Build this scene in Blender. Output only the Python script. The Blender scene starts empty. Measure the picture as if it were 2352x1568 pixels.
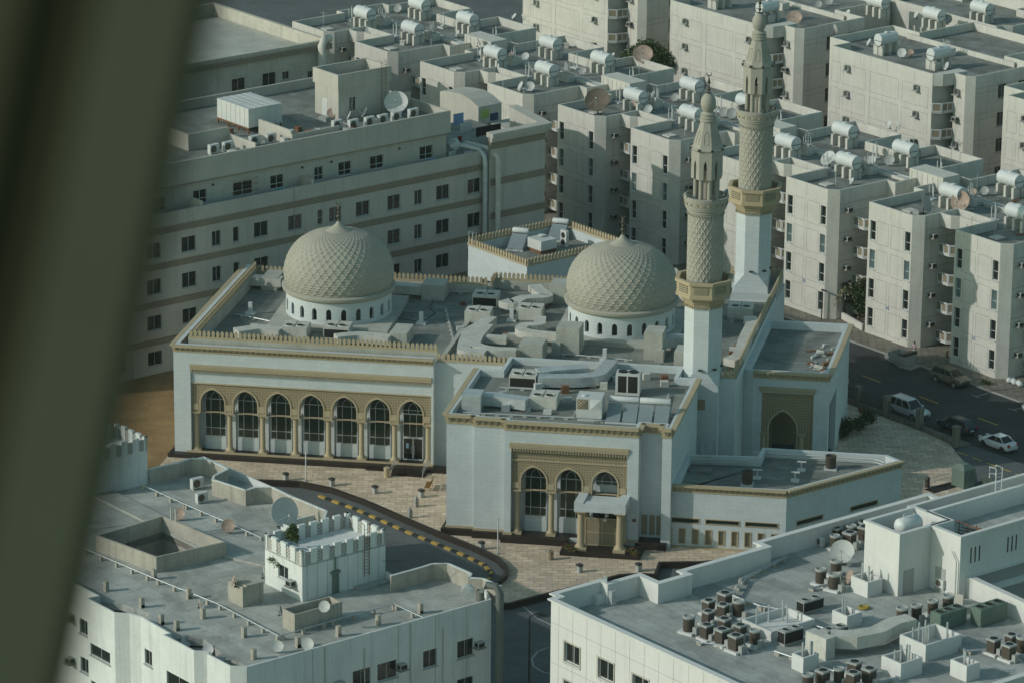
import bpy, math, random
from mathutils import Vector, Matrix
R = random.Random(7)
SC = bpy.context.scene
COL = SC.collection
PI = math.pi
rad = math.radians

# ------------------------------------------------------------------ surveying
# The photograph was surveyed once: a pixel plus a known height gives a point of the place.
CAMH, FOC, PITCH, ROLL = 143.0, 4.1, rad(17.7), -0.009
def ray(x, y):
    dx, dy = x - 1176.0, y - 784.0
    c, n = math.cos(ROLL), math.sin(ROLL)
    X, Y = c*dx - n*dy, n*dx + c*dy
    a, b = X/(FOC*2352), -Y/(FOC*2352)
    return a, math.cos(PITCH) + b*math.sin(PITCH), -math.sin(PITCH) + b*math.cos(PITCH)
def un(p, z):
    d = ray(*p); t = (z - CAMH)/d[2]
    return d[0]*t, d[1]*t
OY = {'A': 0, 'B': 500, 'C': 1050, 'D': 1600, 'E': 2131}
OX = {'0': 600, '1': 1400, '2': 2300, '3': 3196}
OE = {'0': 200, '1': 1100, '2': 2150, '3': 3196}
def T(t, x, y):
    if t == 'D9': ox, oy = 200, 1550
    else: ox, oy = (OE if t[0] == 'E' else OX)[t[1]], OY[t[0]]
    return (ox + x/2.6133)*.57422, (oy + y/2.6133)*.57422
# street grid: a runs right and nearer, b runs right and farther
GU = (math.sin(rad(141.5)), math.cos(rad(141.5)))
GV = (math.sin(rad(51.5)), math.cos(rad(51.5)))
def G(p, z):
    x, y = un(p, z)
    return x*GU[0] + y*GU[1], x*GV[0] + y*GV[1]
def g(t, x, y, z): return G(T(t, x, y), z)
def GW(a, b): return a*GU[0] + b*GV[0], a*GU[1] + b*GV[1]
def _pl(p, i, v0):
    q0, q1 = un(p, 0), un(p, 60)
    ax = (GU, GV)[i]; o = (GU, GV)[1 - i]
    f0, f1 = q0[0]*ax[0] + q0[1]*ax[1], q1[0]*ax[0] + q1[1]*ax[1]
    k = (v0 - f0)/(f1 - f0)
    x, y = q0[0] + k*(q1[0] - q0[0]), q0[1] + k*(q1[1] - q0[1])
    return x*o[0] + y*o[1], 60*k
def PA(p, a0): return _pl(p, 0, a0)      # on the plane a = a0 -> (b, z)
def PB(p, b0): return _pl(p, 1, b0)      # on the plane b = b0 -> (a, z)
GROT = rad(-51.5)
# mosque: s along the front, t away from it
MO = (-34.61, 408.40)
MU = (math.sin(rad(98.7)), math.cos(rad(98.7)))
MV = (math.sin(rad(11.2)), math.cos(rad(11.2)))
MROT = rad(-8.7)
MK, MC = MU[0]*MV[0] + MU[1]*MV[1], -MU[1]*MV[0] + MU[0]*MV[1]
def S(p, z):
    x, y = un(p, z); x -= MO[0]; y -= MO[1]
    D = MU[0]*MV[1] - MU[1]*MV[0]
    return (x*MV[1] - y*MV[0])/D, (MU[0]*y - MU[1]*x)/D
def s_(t, x, y, z): return S(T(t, x, y), z)
def L(s, t): return s + MK*t, MC*t                  # mosque (s, t) -> local metres
def MW(s, t): return MO[0] + s*MU[0] + t*MV[0], MO[1] + s*MU[1] + t*MV[1]
def mxf(v): return (v[0] + MK*v[1], MC*v[1], v[2])

# ------------------------------------------------------------------ materials
MATS = {}
def nn(nt, kind, **kw):
    n = nt.nodes.new(kind)
    for k, v in kw.items():
        if k in n.inputs: n.inputs[k].default_value = v
        else: setattr(n, k, v)
    return n
def pm(name, col, rough=.85, var=.14, scale=.35, metal=0., bump=0., streak=0., pattern=None, spec=.3):
    """painted, plastered or metal surface: base colour with mottling, fine grain and rain streaks"""
    m = bpy.data.materials.new(name); m.use_nodes = True
    nt = m.node_tree; ln = nt.links.new
    b = nt.nodes['Principled BSDF']
    b.inputs['Roughness'].default_value = rough
    b.inputs['Metallic'].default_value = metal
    b.inputs['Specular IOR Level'].default_value = spec
    tc = nn(nt, 'ShaderNodeTexCoord')
    n1 = nn(nt, 'ShaderNodeTexNoise', Scale=scale, Detail=6.0, Roughness=.65)
    ln(tc.outputs['Object'], n1.inputs['Vector'])
    n2 = nn(nt, 'ShaderNodeTexNoise', Scale=scale*9, Detail=4.0)
    ln(tc.outputs['Object'], n2.inputs['Vector'])
    ad = nn(nt, 'ShaderNodeMath', operation='MULTIPLY_ADD'); ad.inputs[1].default_value = .45
    ln(n2.outputs['Fac'], ad.inputs[0]); ln(n1.outputs['Fac'], ad.inputs[2])
    mr = nn(nt, 'ShaderNodeMapRange')
    mr.inputs['From Min'].default_value = .45; mr.inputs['From Max'].default_value = 1.0
    mr.inputs['To Min'].default_value = 1 - var*1.3; mr.inputs['To Max'].default_value = 1 + var*.8
    ln(ad.outputs[0], mr.inputs['Value'])
    val = mr.outputs[0]
    if streak:
        mp = nn(nt, 'ShaderNodeMapping'); mp.inputs['Scale'].default_value = (1.7, 1.7, .09)
        ln(tc.outputs['Object'], mp.inputs['Vector'])
        n3 = nn(nt, 'ShaderNodeTexNoise', Scale=1.0, Detail=5.0, Roughness=.7)
        ln(mp.outputs[0], n3.inputs['Vector'])
        r3 = nn(nt, 'ShaderNodeMapRange')
        r3.inputs['From Min'].default_value = .52; r3.inputs['From Max'].default_value = .75
        r3.inputs['To Min'].default_value = 1; r3.inputs['To Max'].default_value = 1 - streak
        ln(n3.outputs['Fac'], r3.inputs['Value'])
        mu = nn(nt, 'ShaderNodeMath', operation='MULTIPLY')
        ln(val, mu.inputs[0]); ln(r3.outputs[0], mu.inputs[1]); val = mu.outputs[0]
    sx = nn(nt, 'ShaderNodeSeparateXYZ'); ln(tc.outputs['Object'], sx.inputs[0])
    hx = nn(nt, 'ShaderNodeMath', operation='ADD'); ln(sx.outputs[0], hx.inputs[0]); ln(sx.outputs[1], hx.inputs[1])
    def mth(op, a, bb=None, c=None):
        q = nn(nt, 'ShaderNodeMath', operation=op)
        for i, w in enumerate((a, bb, c)):
            if w is None: continue
            if isinstance(w, (int, float)): q.inputs[i].default_value = w
            else: ln(w, q.inputs[i])
        return q.outputs[0]
    if pattern and pattern[0] == 'stone':           # coursed cladding with faint joints
        cx = nn(nt, 'ShaderNodeCombineXYZ'); ln(hx.outputs[0], cx.inputs[0]); ln(sx.outputs[2], cx.inputs[1])
        br = nn(nt, 'ShaderNodeTexBrick', Scale=1.0)
        br.inputs['Color1'].default_value = (1, 1, 1, 1); br.inputs['Color2'].default_value = (.95, .95, .95, 1)
        br.inputs['Mortar'].default_value = (.84, .84, .84, 1); br.inputs['Mortar Size'].default_value = .015
        br.inputs['Brick Width'].default_value = pattern[1]; br.inputs['Row Height'].default_value = pattern[2]
        ln(cx.outputs[0], br.inputs['Vector'])
        val = mth('MULTIPLY', val, br.outputs['Color'])
    elif pattern and pattern[0] == 'tile':          # paving slabs, some paler than others
        br = nn(nt, 'ShaderNodeTexBrick', Scale=1.0, offset=pattern[3])
        br.inputs['Color1'].default_value = (1.12, 1.12, 1.12, 1); br.inputs['Color2'].default_value = (.8, .8, .8, 1)
        br.inputs['Mortar'].default_value = (.55, .55, .55, 1); br.inputs['Mortar Size'].default_value = .035
        br.inputs['Brick Width'].default_value = pattern[1]; br.inputs['Row Height'].default_value = pattern[2]
        ln(tc.outputs['Object'], br.inputs['Vector'])
        val = mth('MULTIPLY', val, br.outputs['Color'])
    elif pattern and pattern[0] == 'seam':          # felt strips with lapped seams, ponding marks and patched areas
        br = nn(nt, 'ShaderNodeTexBrick', Scale=1.0, offset=.5)
        br.inputs['Color1'].default_value = (1.05, 1.05, 1.05, 1); br.inputs['Color2'].default_value = (.9, .9, .9, 1)
        br.inputs['Mortar'].default_value = (.72, .72, .72, 1); br.inputs['Mortar Size'].default_value = .03
        br.inputs['Brick Width'].default_value = pattern[1]; br.inputs['Row Height'].default_value = pattern[2]
        ln(tc.outputs['Object'], br.inputs['Vector'])
        n4 = nn(nt, 'ShaderNodeTexNoise', Scale=.16, Detail=3.0, Distortion=1.2); ln(tc.outputs['Object'], n4.inputs['Vector'])
        r4 = nn(nt, 'ShaderNodeMapRange'); r4.inputs['From Min'].default_value = .5; r4.inputs['From Max'].default_value = .56; r4.inputs['To Min'].default_value = 1.0; r4.inputs['To Max'].default_value = pattern[3]
        ln(n4.outputs['Fac'], r4.inputs['Value'])
        val = mth('MULTIPLY', mth('MULTIPLY', val, br.outputs['Color']), r4.outputs[0])
    elif pattern and pattern[0] == 'lattice':       # pierced diagonal screen
        k = pattern[1]
        p = mth('FRACT', mth('MULTIPLY', mth('ADD', hx.outputs[0], sx.outputs[2]), k))
        q = mth('FRACT', mth('MULTIPLY', mth('SUBTRACT', hx.outputs[0], sx.outputs[2]), k))
        hole = mth('MULTIPLY', mth('GREATER_THAN', p, .42), mth('GREATER_THAN', q, .42))
        val = mth('MULTIPLY', val, mth('MULTIPLY_ADD', hole, -.8, 1.0))
    elif pattern and pattern[0] == 'arabesque':     # carved geometric relief
        k = pattern[1]
        cx = nn(nt, 'ShaderNodeCombineXYZ'); ln(hx.outputs[0], cx.inputs[0]); ln(sx.outputs[2], cx.inputs[1])
        vo = nn(nt, 'ShaderNodeTexVoronoi', Scale=k, feature='DISTANCE_TO_EDGE', Randomness=.35)
        ln(cx.outputs[0], vo.inputs['Vector'])
        val = mth('MULTIPLY', val, mth('MULTIPLY_ADD', mth('GREATER_THAN', vo.outputs['Distance'], .09), -.42, 1.0))
    elif pattern and pattern[0] == 'stripe':        # louvres, corrugation: (axis, spacing, depth)
        ax = hx.outputs[0] if pattern[1] == 'h' else sx.outputs[2]
        val = mth('MULTIPLY', val, mth('MULTIPLY_ADD', mth('GREATER_THAN', mth('FRACT', mth('MULTIPLY', ax, 1/pattern[2])), .5), -pattern[3], 1.0))
    mx = nn(nt, 'ShaderNodeMix', data_type='RGBA', blend_type='MULTIPLY')
    mx.inputs[0].default_value = 1
    mx.inputs[6].default_value = (*col, 1)
    ln(val, mx.inputs[7]); ln(mx.outputs[2], b.inputs['Base Color'])
    if bump:
        bp = nn(nt, 'ShaderNodeBump', Strength=bump, Distance=.03)
        ln(n2.outputs['Fac'], bp.inputs['Height']); ln(bp.outputs[0], b.inputs['Normal'])
    MATS[name] = m
    return m
TAN = (.42, .345, .225)
pm('apartment_plaster', (.565, .55, .495), streak=.22, var=.13)
pm('apartment_joint', (.24, .22, .19))
pm('apartment_roof', (.235, .245, .225), var=.35, scale=.5, pattern=('seam', 7, 1.05, .74))
pm('beige_plaster', (.46, .44, .39), streak=.2, var=.10)
pm('brown_band', (.30, .25, .19), pattern=('stripe', 'z', .22, .35))
pm('old_plaster', (.50, .47, .40), streak=.3, var=.2)
pm('mosque_stone', (.555, .60, .60), pattern=('stone', 1.1, .42), var=.08, streak=.05)
pm('carved_tan', TAN, var=.08)
pm('arabesque_tan', (.40, .325, .205), pattern=('arabesque', 3.6), var=.06)
pm('lattice_tan', (.34, .29, .2), pattern=('lattice', 3.2), var=.06)
pm('lattice_fine', (.36, .31, .21), pattern=('lattice', 4.6), var=.06)
pm('dome_tan', (.36, .345, .29), var=.10, scale=.5, streak=.06)
pm('dark_granite', (.030, .022, .019), rough=.45, var=.2)
pm('membrane_roof', (.235, .25, .225), var=.3, scale=.5, pattern=('seam', 8, 1.1, .8))
pm('membrane_roof_pale', (.44, .44, .39), var=.2, scale=.4, streak=.15)
pm('plaza_tile', (.62, .50, .375), pattern=('tile', 1.15, .72, .5), var=.2, scale=.5)
pm('asphalt', (.050, .053, .055), var=.35, scale=.3)
pm('asphalt_pale', (.115, .125, .125), var=.28, scale=.25)
pm('pavement_slab', (.21, .19, .155), pattern=('tile', .8, .8, 0), var=.2)
pm('sand', (.26, .165, .075), var=.35, scale=.3)
pm('kerb_stone', (.3, .3, .28), var=.2)
pm('kerb_yellow', (.40, .27, .07), var=.2)
pm('kerb_black', (.025, .03, .03), var=.2)
pm('paint_white', (.36, .37, .36), var=.25, scale=1)
pm('paint_yellow', (.5, .37, .06), var=.25, scale=1)
pm('near_left_wall', (.66, .68, .655), streak=.25, var=.10)
pm('near_left_roof', (.43, .435, .40), var=.26, scale=.4, pattern=('seam', 1.9, 1.9, .84))
pm('near_left_parapet', (.40, .375, .32), streak=.35, var=.2)
pm('near_right_wall', (.63, .63, .605), streak=.10, var=.06)
pm('near_right_roof', (.40, .42, .395), var=.24, scale=.4, pattern=('seam', 6, 1.0, .82))
pm('screen_block', (.5, .49, .45), pattern=('lattice', 3.2), var=.1)
pm('tank_white', (.60, .62, .61), rough=.45, var=.10, streak=.1)
pm('unit_grey', (.36, .37, .35), rough=.6, var=.1)
pm('unit_white', (.56, .57, .55), rough=.5, var=.1)
pm('unit_green', (.16, .22, .18), rough=.6, var=.1, pattern=('stripe', 'h', .16, .35))
pm('unit_slats', (.11, .09, .07), rough=.6, pattern=('stripe', 'z', .09, .5))
pm('coil_black', (.022, .022, .022), rough=.6, var=.3)
pm('galvanised', (.50, .53, .53), rough=.42, metal=.3, var=.2, scale=1.4, bump=.7)
pm('duct_coated', (.54, .53, .475), rough=.7, var=.18, scale=.8, streak=.15, bump=.45)
pm('duct_shaded', (.15, .165, .15), rough=.6, var=.15)  # duct colour darkened to carry the shade of its side
pm('dish_white', (.52, .53, .51), rough=.6, var=.12)
pm('dish_rusty', (.40, .30, .24), rough=.7, var=.35, scale=2)
pm('mesh_brown', (.15, .12, .09), rough=.7, var=.2)
pm('rust', (.20, .10, .055), var=.3, scale=2)
pm('dark_metal', (.05, .05, .05), rough=.5)
pm('bronze', (.085, .078, .058), rough=.5, metal=.3)
pm('glass_dark', (.018, .022, .020), rough=.16, var=.3, scale=.5, spec=.6)
pm('glass_green', (.020, .035, .024), rough=.14, var=.35, scale=.4, spec=.6)
pm('glass_teal', (.10, .15, .15), rough=.3, var=.3, scale=.8)
pm('curtain', (.30, .25, .17), var=.2, pattern=('stripe', 'h', .14, .25))
pm('frame_white', (.55, .565, .555), rough=.5, var=.06)
pm('frame_alu', (.38, .40, .39), rough=.4, var=.06)
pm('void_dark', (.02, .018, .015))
pm('blue_floor', (.10, .17, .24), var=.15)
pm('wood_orange', (.42, .22, .045), pattern=('stripe', 'z', .12, .5))
pm('wood_brown', (.22, .085, .03), var=.2)
pm('car_white', (.62, .64, .65), rough=.28, var=.03, spec=.6)
pm('car_tan', (.135, .12, .085), rough=.28, var=.05, spec=.6)
pm('car_blue', (.022, .035, .055), rough=.25, var=.05, spec=.6)
pm('tyre', (.018, .018, .018))
pm('rim', (.33, .34, .34), rough=.35, metal=.5)
pm('lamp_red', (.35, .03, .02), rough=.3)
pm('lamp_clear', (.5, .5, .48), rough=.2)
pm('leaf', (.045, .075, .022), rough=.7, var=.5, scale=1.5)
pm('leaf_pale', (.085, .12, .03), rough=.7, var=.5, scale=2)
pm('bark', (.12, .085, .055), var=.3, scale=2)
pm('skin', (.32, .19, .13), var=.05)
pm('cloth_black', (.018, .017, .02), var=.2)
pm('cloth_pink', (.50, .38, .43), var=.12)
pm('cloth_blue', (.22, .34, .55), var=.15)
pm('cloth_cyan', (.02, .30, .42), var=.15)
pm('cloth_green', (.35, .45, .12), var=.15)
pm('cloth_red', (.32, .03, .03), var=.15)
pm('cloth_navy', (.04, .07, .14), var=.15)
pm('denim', (.10, .12, .18), var=.15)
pm('hair', (.02, .015, .012))
pm('sign_blue', (.06, .16, .30))
pm('paper_blue', (.25, .42, .55))
pm('yellow_hose', (.33, .25, .05), var=.2)
pm('strut_trim', (.055, .056, .030), rough=.9, var=.08, scale=3)
pm('strut_metal', (.068, .079, .047), rough=.7, var=.08, scale=3)
pm('strut_gasket', (.030, .031, .014), rough=.9, var=.08, scale=3)
def ms(names): return [MATS[n] for n in ([names] if isinstance(names, str) else names)]

# ------------------------------------------------------------------ mesh building
def pieces(name, mats, parent, boxes):
    for b in boxes: MB().box(*b).build(name, mats, parent)
class MB:
    def __init__(s): s.v, s.f, s.m = [], [], []
    def add(s, vs, fs, mi=0):
        o = len(s.v); s.v += [tuple(v) for v in vs]
        for f in fs: s.f.append([i + o for i in f]); s.m.append(mi)
        return s
    def quad(s, a, b, c, d, mi=0): return s.add([a, b, c, d], [(0, 1, 2, 3)], mi)
    def box(s, x0, x1, y0, y1, z0, z1, mi=0):
        return s.prism([(x0, y0), (x1, y0), (x1, y1), (x0, y1)], z0, z1, mi)
    def prism(s, poly, z0, z1, mi=0, top=True, bot=True, mtop=None):
        n = len(poly)
        vs = [(x, y, z0) for x, y in poly] + [(x, y, z1) for x, y in poly]
        s.add(vs, [(i, (i + 1) % n, n + (i + 1) % n, n + i) for i in range(n)], mi)
        if top: s.add(vs[n:], [tuple(range(n))], mi if mtop is None else mtop)
        if bot: s.add(vs[:n], [tuple(reversed(range(n)))], mi)
        return s
    def frus(s, p0, z0, p1, z1, mi=0):
        n = len(p0)
        vs = [(x, y, z0) for x, y in p0] + [(x, y, z1) for x, y in p1]
        s.add(vs, [(i, (i + 1) % n, n + (i + 1) % n, n + i) for i in range(n)] + [tuple(range(n, 2*n)), tuple(reversed(range(n)))], mi)
        return s
    def lathe(s, prof, n=24, c=(0, 0), mi=0, ph=0., cap=True):
        vs = []
        for r, z in prof:
            for i in range(n):
                a = 2*PI*i/n + ph; vs.append((c[0] + r*math.cos(a), c[1] + r*math.sin(a), z))
        fs = [(k*n + i, k*n + (i + 1) % n, (k + 1)*n + (i + 1) % n, (k + 1)*n + i) for k in range(len(prof) - 1) for i in range(n)]
        if cap: fs += [tuple(reversed(range(n))), tuple(range((len(prof) - 1)*n, len(prof)*n))]
        return s.add(vs, fs, mi)
    def tube(s, pts, r, n=7, mi=0, closed=False):
        pts = [Vector(p) for p in pts]; rings = []
        N = len(pts)
        for i, p in enumerate(pts):
            d = (pts[(i + 1) % N] - pts[i - 1]) if closed else (pts[min(i + 1, N - 1)] - pts[max(i - 1, 0)])
            d.normalize()
            up = Vector((0, 0, 1)) if abs(d.z) < .9 else Vector((1, 0, 0))
            x = d.cross(up).normalized(); y = d.cross(x)
            rr = r[i] if isinstance(r, (list, tuple)) else r
            rings += [p + (x*math.cos(2*PI*k/n) + y*math.sin(2*PI*k/n))*rr for k in range(n)]
        M_ = N if closed else N - 1
        fs = [((i*n + k), (i*n + (k + 1) % n), (((i + 1) % N)*n + (k + 1) % n), (((i + 1) % N)*n + k)) for i in range(M_) for k in range(n)]
        if not closed: fs += [tuple(range(n)), tuple(reversed(range((N - 1)*n, N*n)))]
        return s.add(rings, fs, mi)
    def duct(s, pts, w, h, z, mi=0):
        """flat rectangular duct following plan points, top at z"""
        P = [Vector((p[0], p[1])) for p in pts]; l, r = [], []
        for i, p in enumerate(P):
            d = P[min(i + 1, len(P) - 1)] - P[max(i - 1, 0)]; d.normalize()
            nrm = Vector((-d.y, d.x))
            k = 1.
            if 0 < i < len(P) - 1:
                e = (P[i + 1] - P[i]).normalized(); k = 1/max(.5, abs(Vector((-e.y, e.x)).dot(nrm)))
            l.append(p + nrm*w/2*k); r.append(p - nrm*w/2*k)
        for i in range(len(P) - 1):
            a, b, c, d = l[i], r[i], r[i + 1], l[i + 1]
            s.prism([(q.x, q.y) for q in (b, c, d, a)], z - h, z, mi)
        return s
    def merge(s, o, mat=None, mi=None):
        vs = [mat @ Vector(v) for v in o.v] if mat else o.v
        off = len(s.v); s.v += [tuple(v) for v in vs]
        s.f += [[i + off for i in f] for f in o.f]; s.m += o.m if mi is None else [mi]*len(o.m)
        return s
    def mesh(s, name, mats, smooth=None, xf=None):
        me = bpy.data.meshes.new(name)
        me.from_pydata([xf(v) for v in s.v] if xf else s.v, [], s.f)
        for m in ms(mats): me.materials.append(m)
        me.polygons.foreach_set('material_index', s.m)
        if smooth is not None:
            me.polygons.foreach_set('use_smooth', [True]*len(s.f))
            me.update(); me.set_sharp_from_angle(angle=rad(smooth))
        me.update()
        return me
    def build(s, name, mats, parent=None, loc=(0, 0, 0), rz=0., smooth=None, xf=None):
        return inst(s.mesh(name, mats, smooth, xf), name, parent, loc, rz)
def inst(me, name, parent=None, loc=(0, 0, 0), rz=0., rx=0., sc=None):
    o = bpy.data.objects.new(name, me); COL.objects.link(o)
    o.location = loc; o.rotation_euler = (rx, 0, rz)
    if parent: o.parent = parent
    if sc: o.scale = (sc, sc, sc) if isinstance(sc, (int, float)) else sc
    return o
def tag(o, label, cat, group=None, kind=None):
    o['label'] = label; o['category'] = cat
    if group: o['group'] = group
    if kind: o['kind'] = kind
    return o
def thing(name, label, cat, loc=(0, 0, 0), rz=0., group=None, sc=None):
    return tag(inst(None, name, None, loc, rz, sc=sc), label, cat, group)
def gthing(name, label, cat, a, b, z=0., rz=0., group=None, sc=None):
    return thing(name, label, cat, (*GW(a, b), z), GROT + rz, group, sc)
def structure(name, mb, mats, loc=(0, 0, 0), rz=0., xf=None):
    o = mb.build(name, mats, None, loc, rz, xf=xf); o['kind'] = 'structure'
    return o
def clone(root, loc, rz, label=None, sc=None):
    r = root.copy(); COL.objects.link(r); r.location = loc; r.rotation_euler = (0, 0, rz)
    if label: r['label'] = label
    if sc: r.scale = (sc,)*3
    for ch in list(root.children):
        c = ch.copy(); COL.objects.link(c); c.parent = r
        for q in ch.children:
            d = q.copy(); COL.objects.link(d); d.parent = c
    return r
def boolean_cut(o, poly, z0, z1):
    c = inst(MB().prism(poly, z0, z1).mesh('cutter', 'apartment_plaster'), 'cutter', o.parent)
    m = o.modifiers.new('b', 'BOOLEAN'); m.operation = 'DIFFERENCE'; m.object = c; m.solver = 'EXACT'
    bpy.context.view_layer.update(); dg = bpy.context.evaluated_depsgraph_get()
    me = bpy.data.meshes.new_from_object(o.evaluated_get(dg)); o.modifiers.clear(); o.data = me; bpy.data.objects.remove(c)
ORD = ['nearest', 'second nearest', 'third nearest', 'fourth nearest', 'fifth nearest', 'sixth nearest', 'seventh nearest', 'eighth nearest', 'ninth nearest', 'tenth nearest', 'eleventh nearest', 'twelfth nearest', 'thirteenth nearest', 'fourteenth nearest', 'fifteenth nearest']

def offset(poly, d):
    """inward offset of a counter-clockwise polygon"""
    out = []; n = len(poly)
    for i in range(n):
        p0, p, p1 = Vector(poly[i - 1]), Vector(poly[i]), Vector(poly[(i + 1) % n])
        e0, e1 = (p - p0).normalized(), (p1 - p).normalized()
        n0, n1 = Vector((e0.y, -e0.x)), Vector((e1.y, -e1.x))
        q = p - (n0 + n1)*(d/max(.25, 1 + n0.dot(n1)))
        out.append((q.x, q.y))
    return out
def wall(mb, p0, p1, z0, z1, holes=(), depth=.22, mi=0, mr=None):
    """upright wall face, outside on the right of p0->p1, with rectangular openings (x0, x1, z0, z1)"""
    mr = mi if mr is None else mr
    d = Vector((p1[0] - p0[0], p1[1] - p0[1])); ln_ = d.length; d.normalize()
    nx, ny = d.y, -d.x
    P = lambda x, z, k=0.: (p0[0] + d.x*x - nx*k, p0[1] + d.y*x - ny*k, z)
    holes = [h for h in holes if h[0] > 0 and h[1] < ln_ and h[2] > z0 and h[3] < z1]
    xs = sorted({0., ln_, *[h[0] for h in holes], *[h[1] for h in holes]})
    zs = sorted({z0, z1, *[h[2] for h in holes], *[h[3] for h in holes]})
    for i in range(len(xs) - 1):
        for j in range(len(zs) - 1):
            cx, cz = (xs[i] + xs[i + 1])/2, (zs[j] + zs[j + 1])/2
            if any(h[0] < cx < h[1] and h[2] < cz < h[3] for h in holes): continue
            mb.quad(P(xs[i], zs[j]), P(xs[i + 1], zs[j]), P(xs[i + 1], zs[j + 1]), P(xs[i], zs[j + 1]), mi)
    for a, b, c, e in holes:
        mb.quad(P(a, c), P(b, c), P(b, c, depth), P(a, c, depth), mr)
        mb.quad(P(a, e, depth), P(b, e, depth), P(b, e), P(a, e), mr)
        mb.quad(P(a, c, depth), P(a, e, depth), P(a, e), P(a, c), mr)
        mb.quad(P(b, c), P(b, e), P(b, e, depth), P(b, c, depth), mr)
WIN = {}
def window_meshes(w, h, nx, nz, glass, frame, sill, low):
    key = (round(w, 2), round(h, 2), nx, nz, glass, frame, sill, low)
    if key not in WIN:
        f = MB(); t = .055
        f.box(0, t, -.02, .06, 0, h); f.box(w - t, w, -.02, .06, 0, h)
        f.box(t, w - t, -.02, .06, 0, t); f.box(t, w - t, -.02, .06, h - t, h)
        for i in range(1, nx): f.box(w*i/nx - t/2, w*i/nx + t/2, -.015, .05, t, h - t)
        for j in range(1, nz):
            zz = h*j/nz if low is None else low
            f.box(t, w - t, -.018, .055, zz - t/2, zz + t/2)
        if sill: f.box(-.1, w + .1, -.28, .02, -.09, -.004)
        p = MB().box(t*.5, w - t*.5, .02, .03, t*.5, h - t*.5)
        WIN[key] = (f.mesh('window_frame', frame), p.mesh('window_pane', glass))
    return WIN[key]
def window(parent, x, y, z, w, h, rz=0., nx=2, nz=1, glass='glass_dark', frame='frame_white', sill=True, low=None):
    """frame with its pane as sub-part; (x, y, z) is the lower left corner seen from outside (outside = -y turned by rz)"""
    f, p = window_meshes(w, h, nx, nz, glass, frame, sill, low)
    o = inst(f, 'window', parent, (x, y, z), rz)
    inst(p, 'pane', o)
    return o
def window_row(parent, mb_holes, p0, p1, specs, depth=.16, **kw):
    """put windows into openings of the wall p0->p1; specs are (x0, x1, z0, z1)"""
    d = Vector((p1[0] - p0[0], p1[1] - p0[1])).normalized(); nx, ny = d.y, -d.x
    for x0, x1, z0, z1 in specs:
        window(parent, p0[0] + d.x*x0 - nx*depth, p0[1] + d.y*x0 - ny*depth, z0, x1 - x0, z1 - z0, math.atan2(d.y, d.x), **kw)
def block(root, poly, z0, zt, zr, wm, rm, th=.22, holes=None, wkw=None, name='wall', lines=None, jm=None, edge=None):
    """walls with parapet (part) and roof deck (part); holes = {edge index: [(x0, x1, z0, z1)]}"""
    holes = holes or {}
    mb = MB(); n = len(poly)
    for i in range(n):
        wall(mb, poly[i], poly[(i + 1) % n], z0, zt, holes.get(i, ()))
    q = offset(poly, th)
    for i in range(n):
        j = (i + 1) % n
        mb.quad((*poly[i], zt), (*poly[j], zt), (*q[j], zt), (*q[i], zt))
        mb.quad((*q[i], zt), (*q[j], zt), (*q[j], zr - .05), (*q[i], zr - .05))
    if lines:
        for b in lines: mb.box(*b, 1)
    w = mb.build(name, [wm, jm or wm], root)
    r = MB().prism(q, zr - .3, zr, bot=False); r.v = [(x, y, z) for x, y, z in r.v]
    r.build('roof', rm, root)
    if edge:
        e = MB(); o = offset(poly, -edge[0]); qi = offset(poly, th + .06)
        for i in range(n):
            j = (i + 1) % n
            e.prism([o[i], o[j], qi[j], qi[i]], zt + .004, zt + edge[1])
        e.build('coping', edge[2], root)
    for i, hs in holes.items():
        for kw, sel in (wkw or {}).get(i, [(dict(), lambda h: True)]):
            window_row(root, None, poly[i], poly[(i + 1) % n], [h for h in hs if sel(h)], **kw)
    return w
SUN_E, SUN_C, SKY_S, EXPO = 2.15, (1.0, .965, .91), .125, 0.0
SKY_T = (.98, 1.14, .82, 1)
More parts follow.
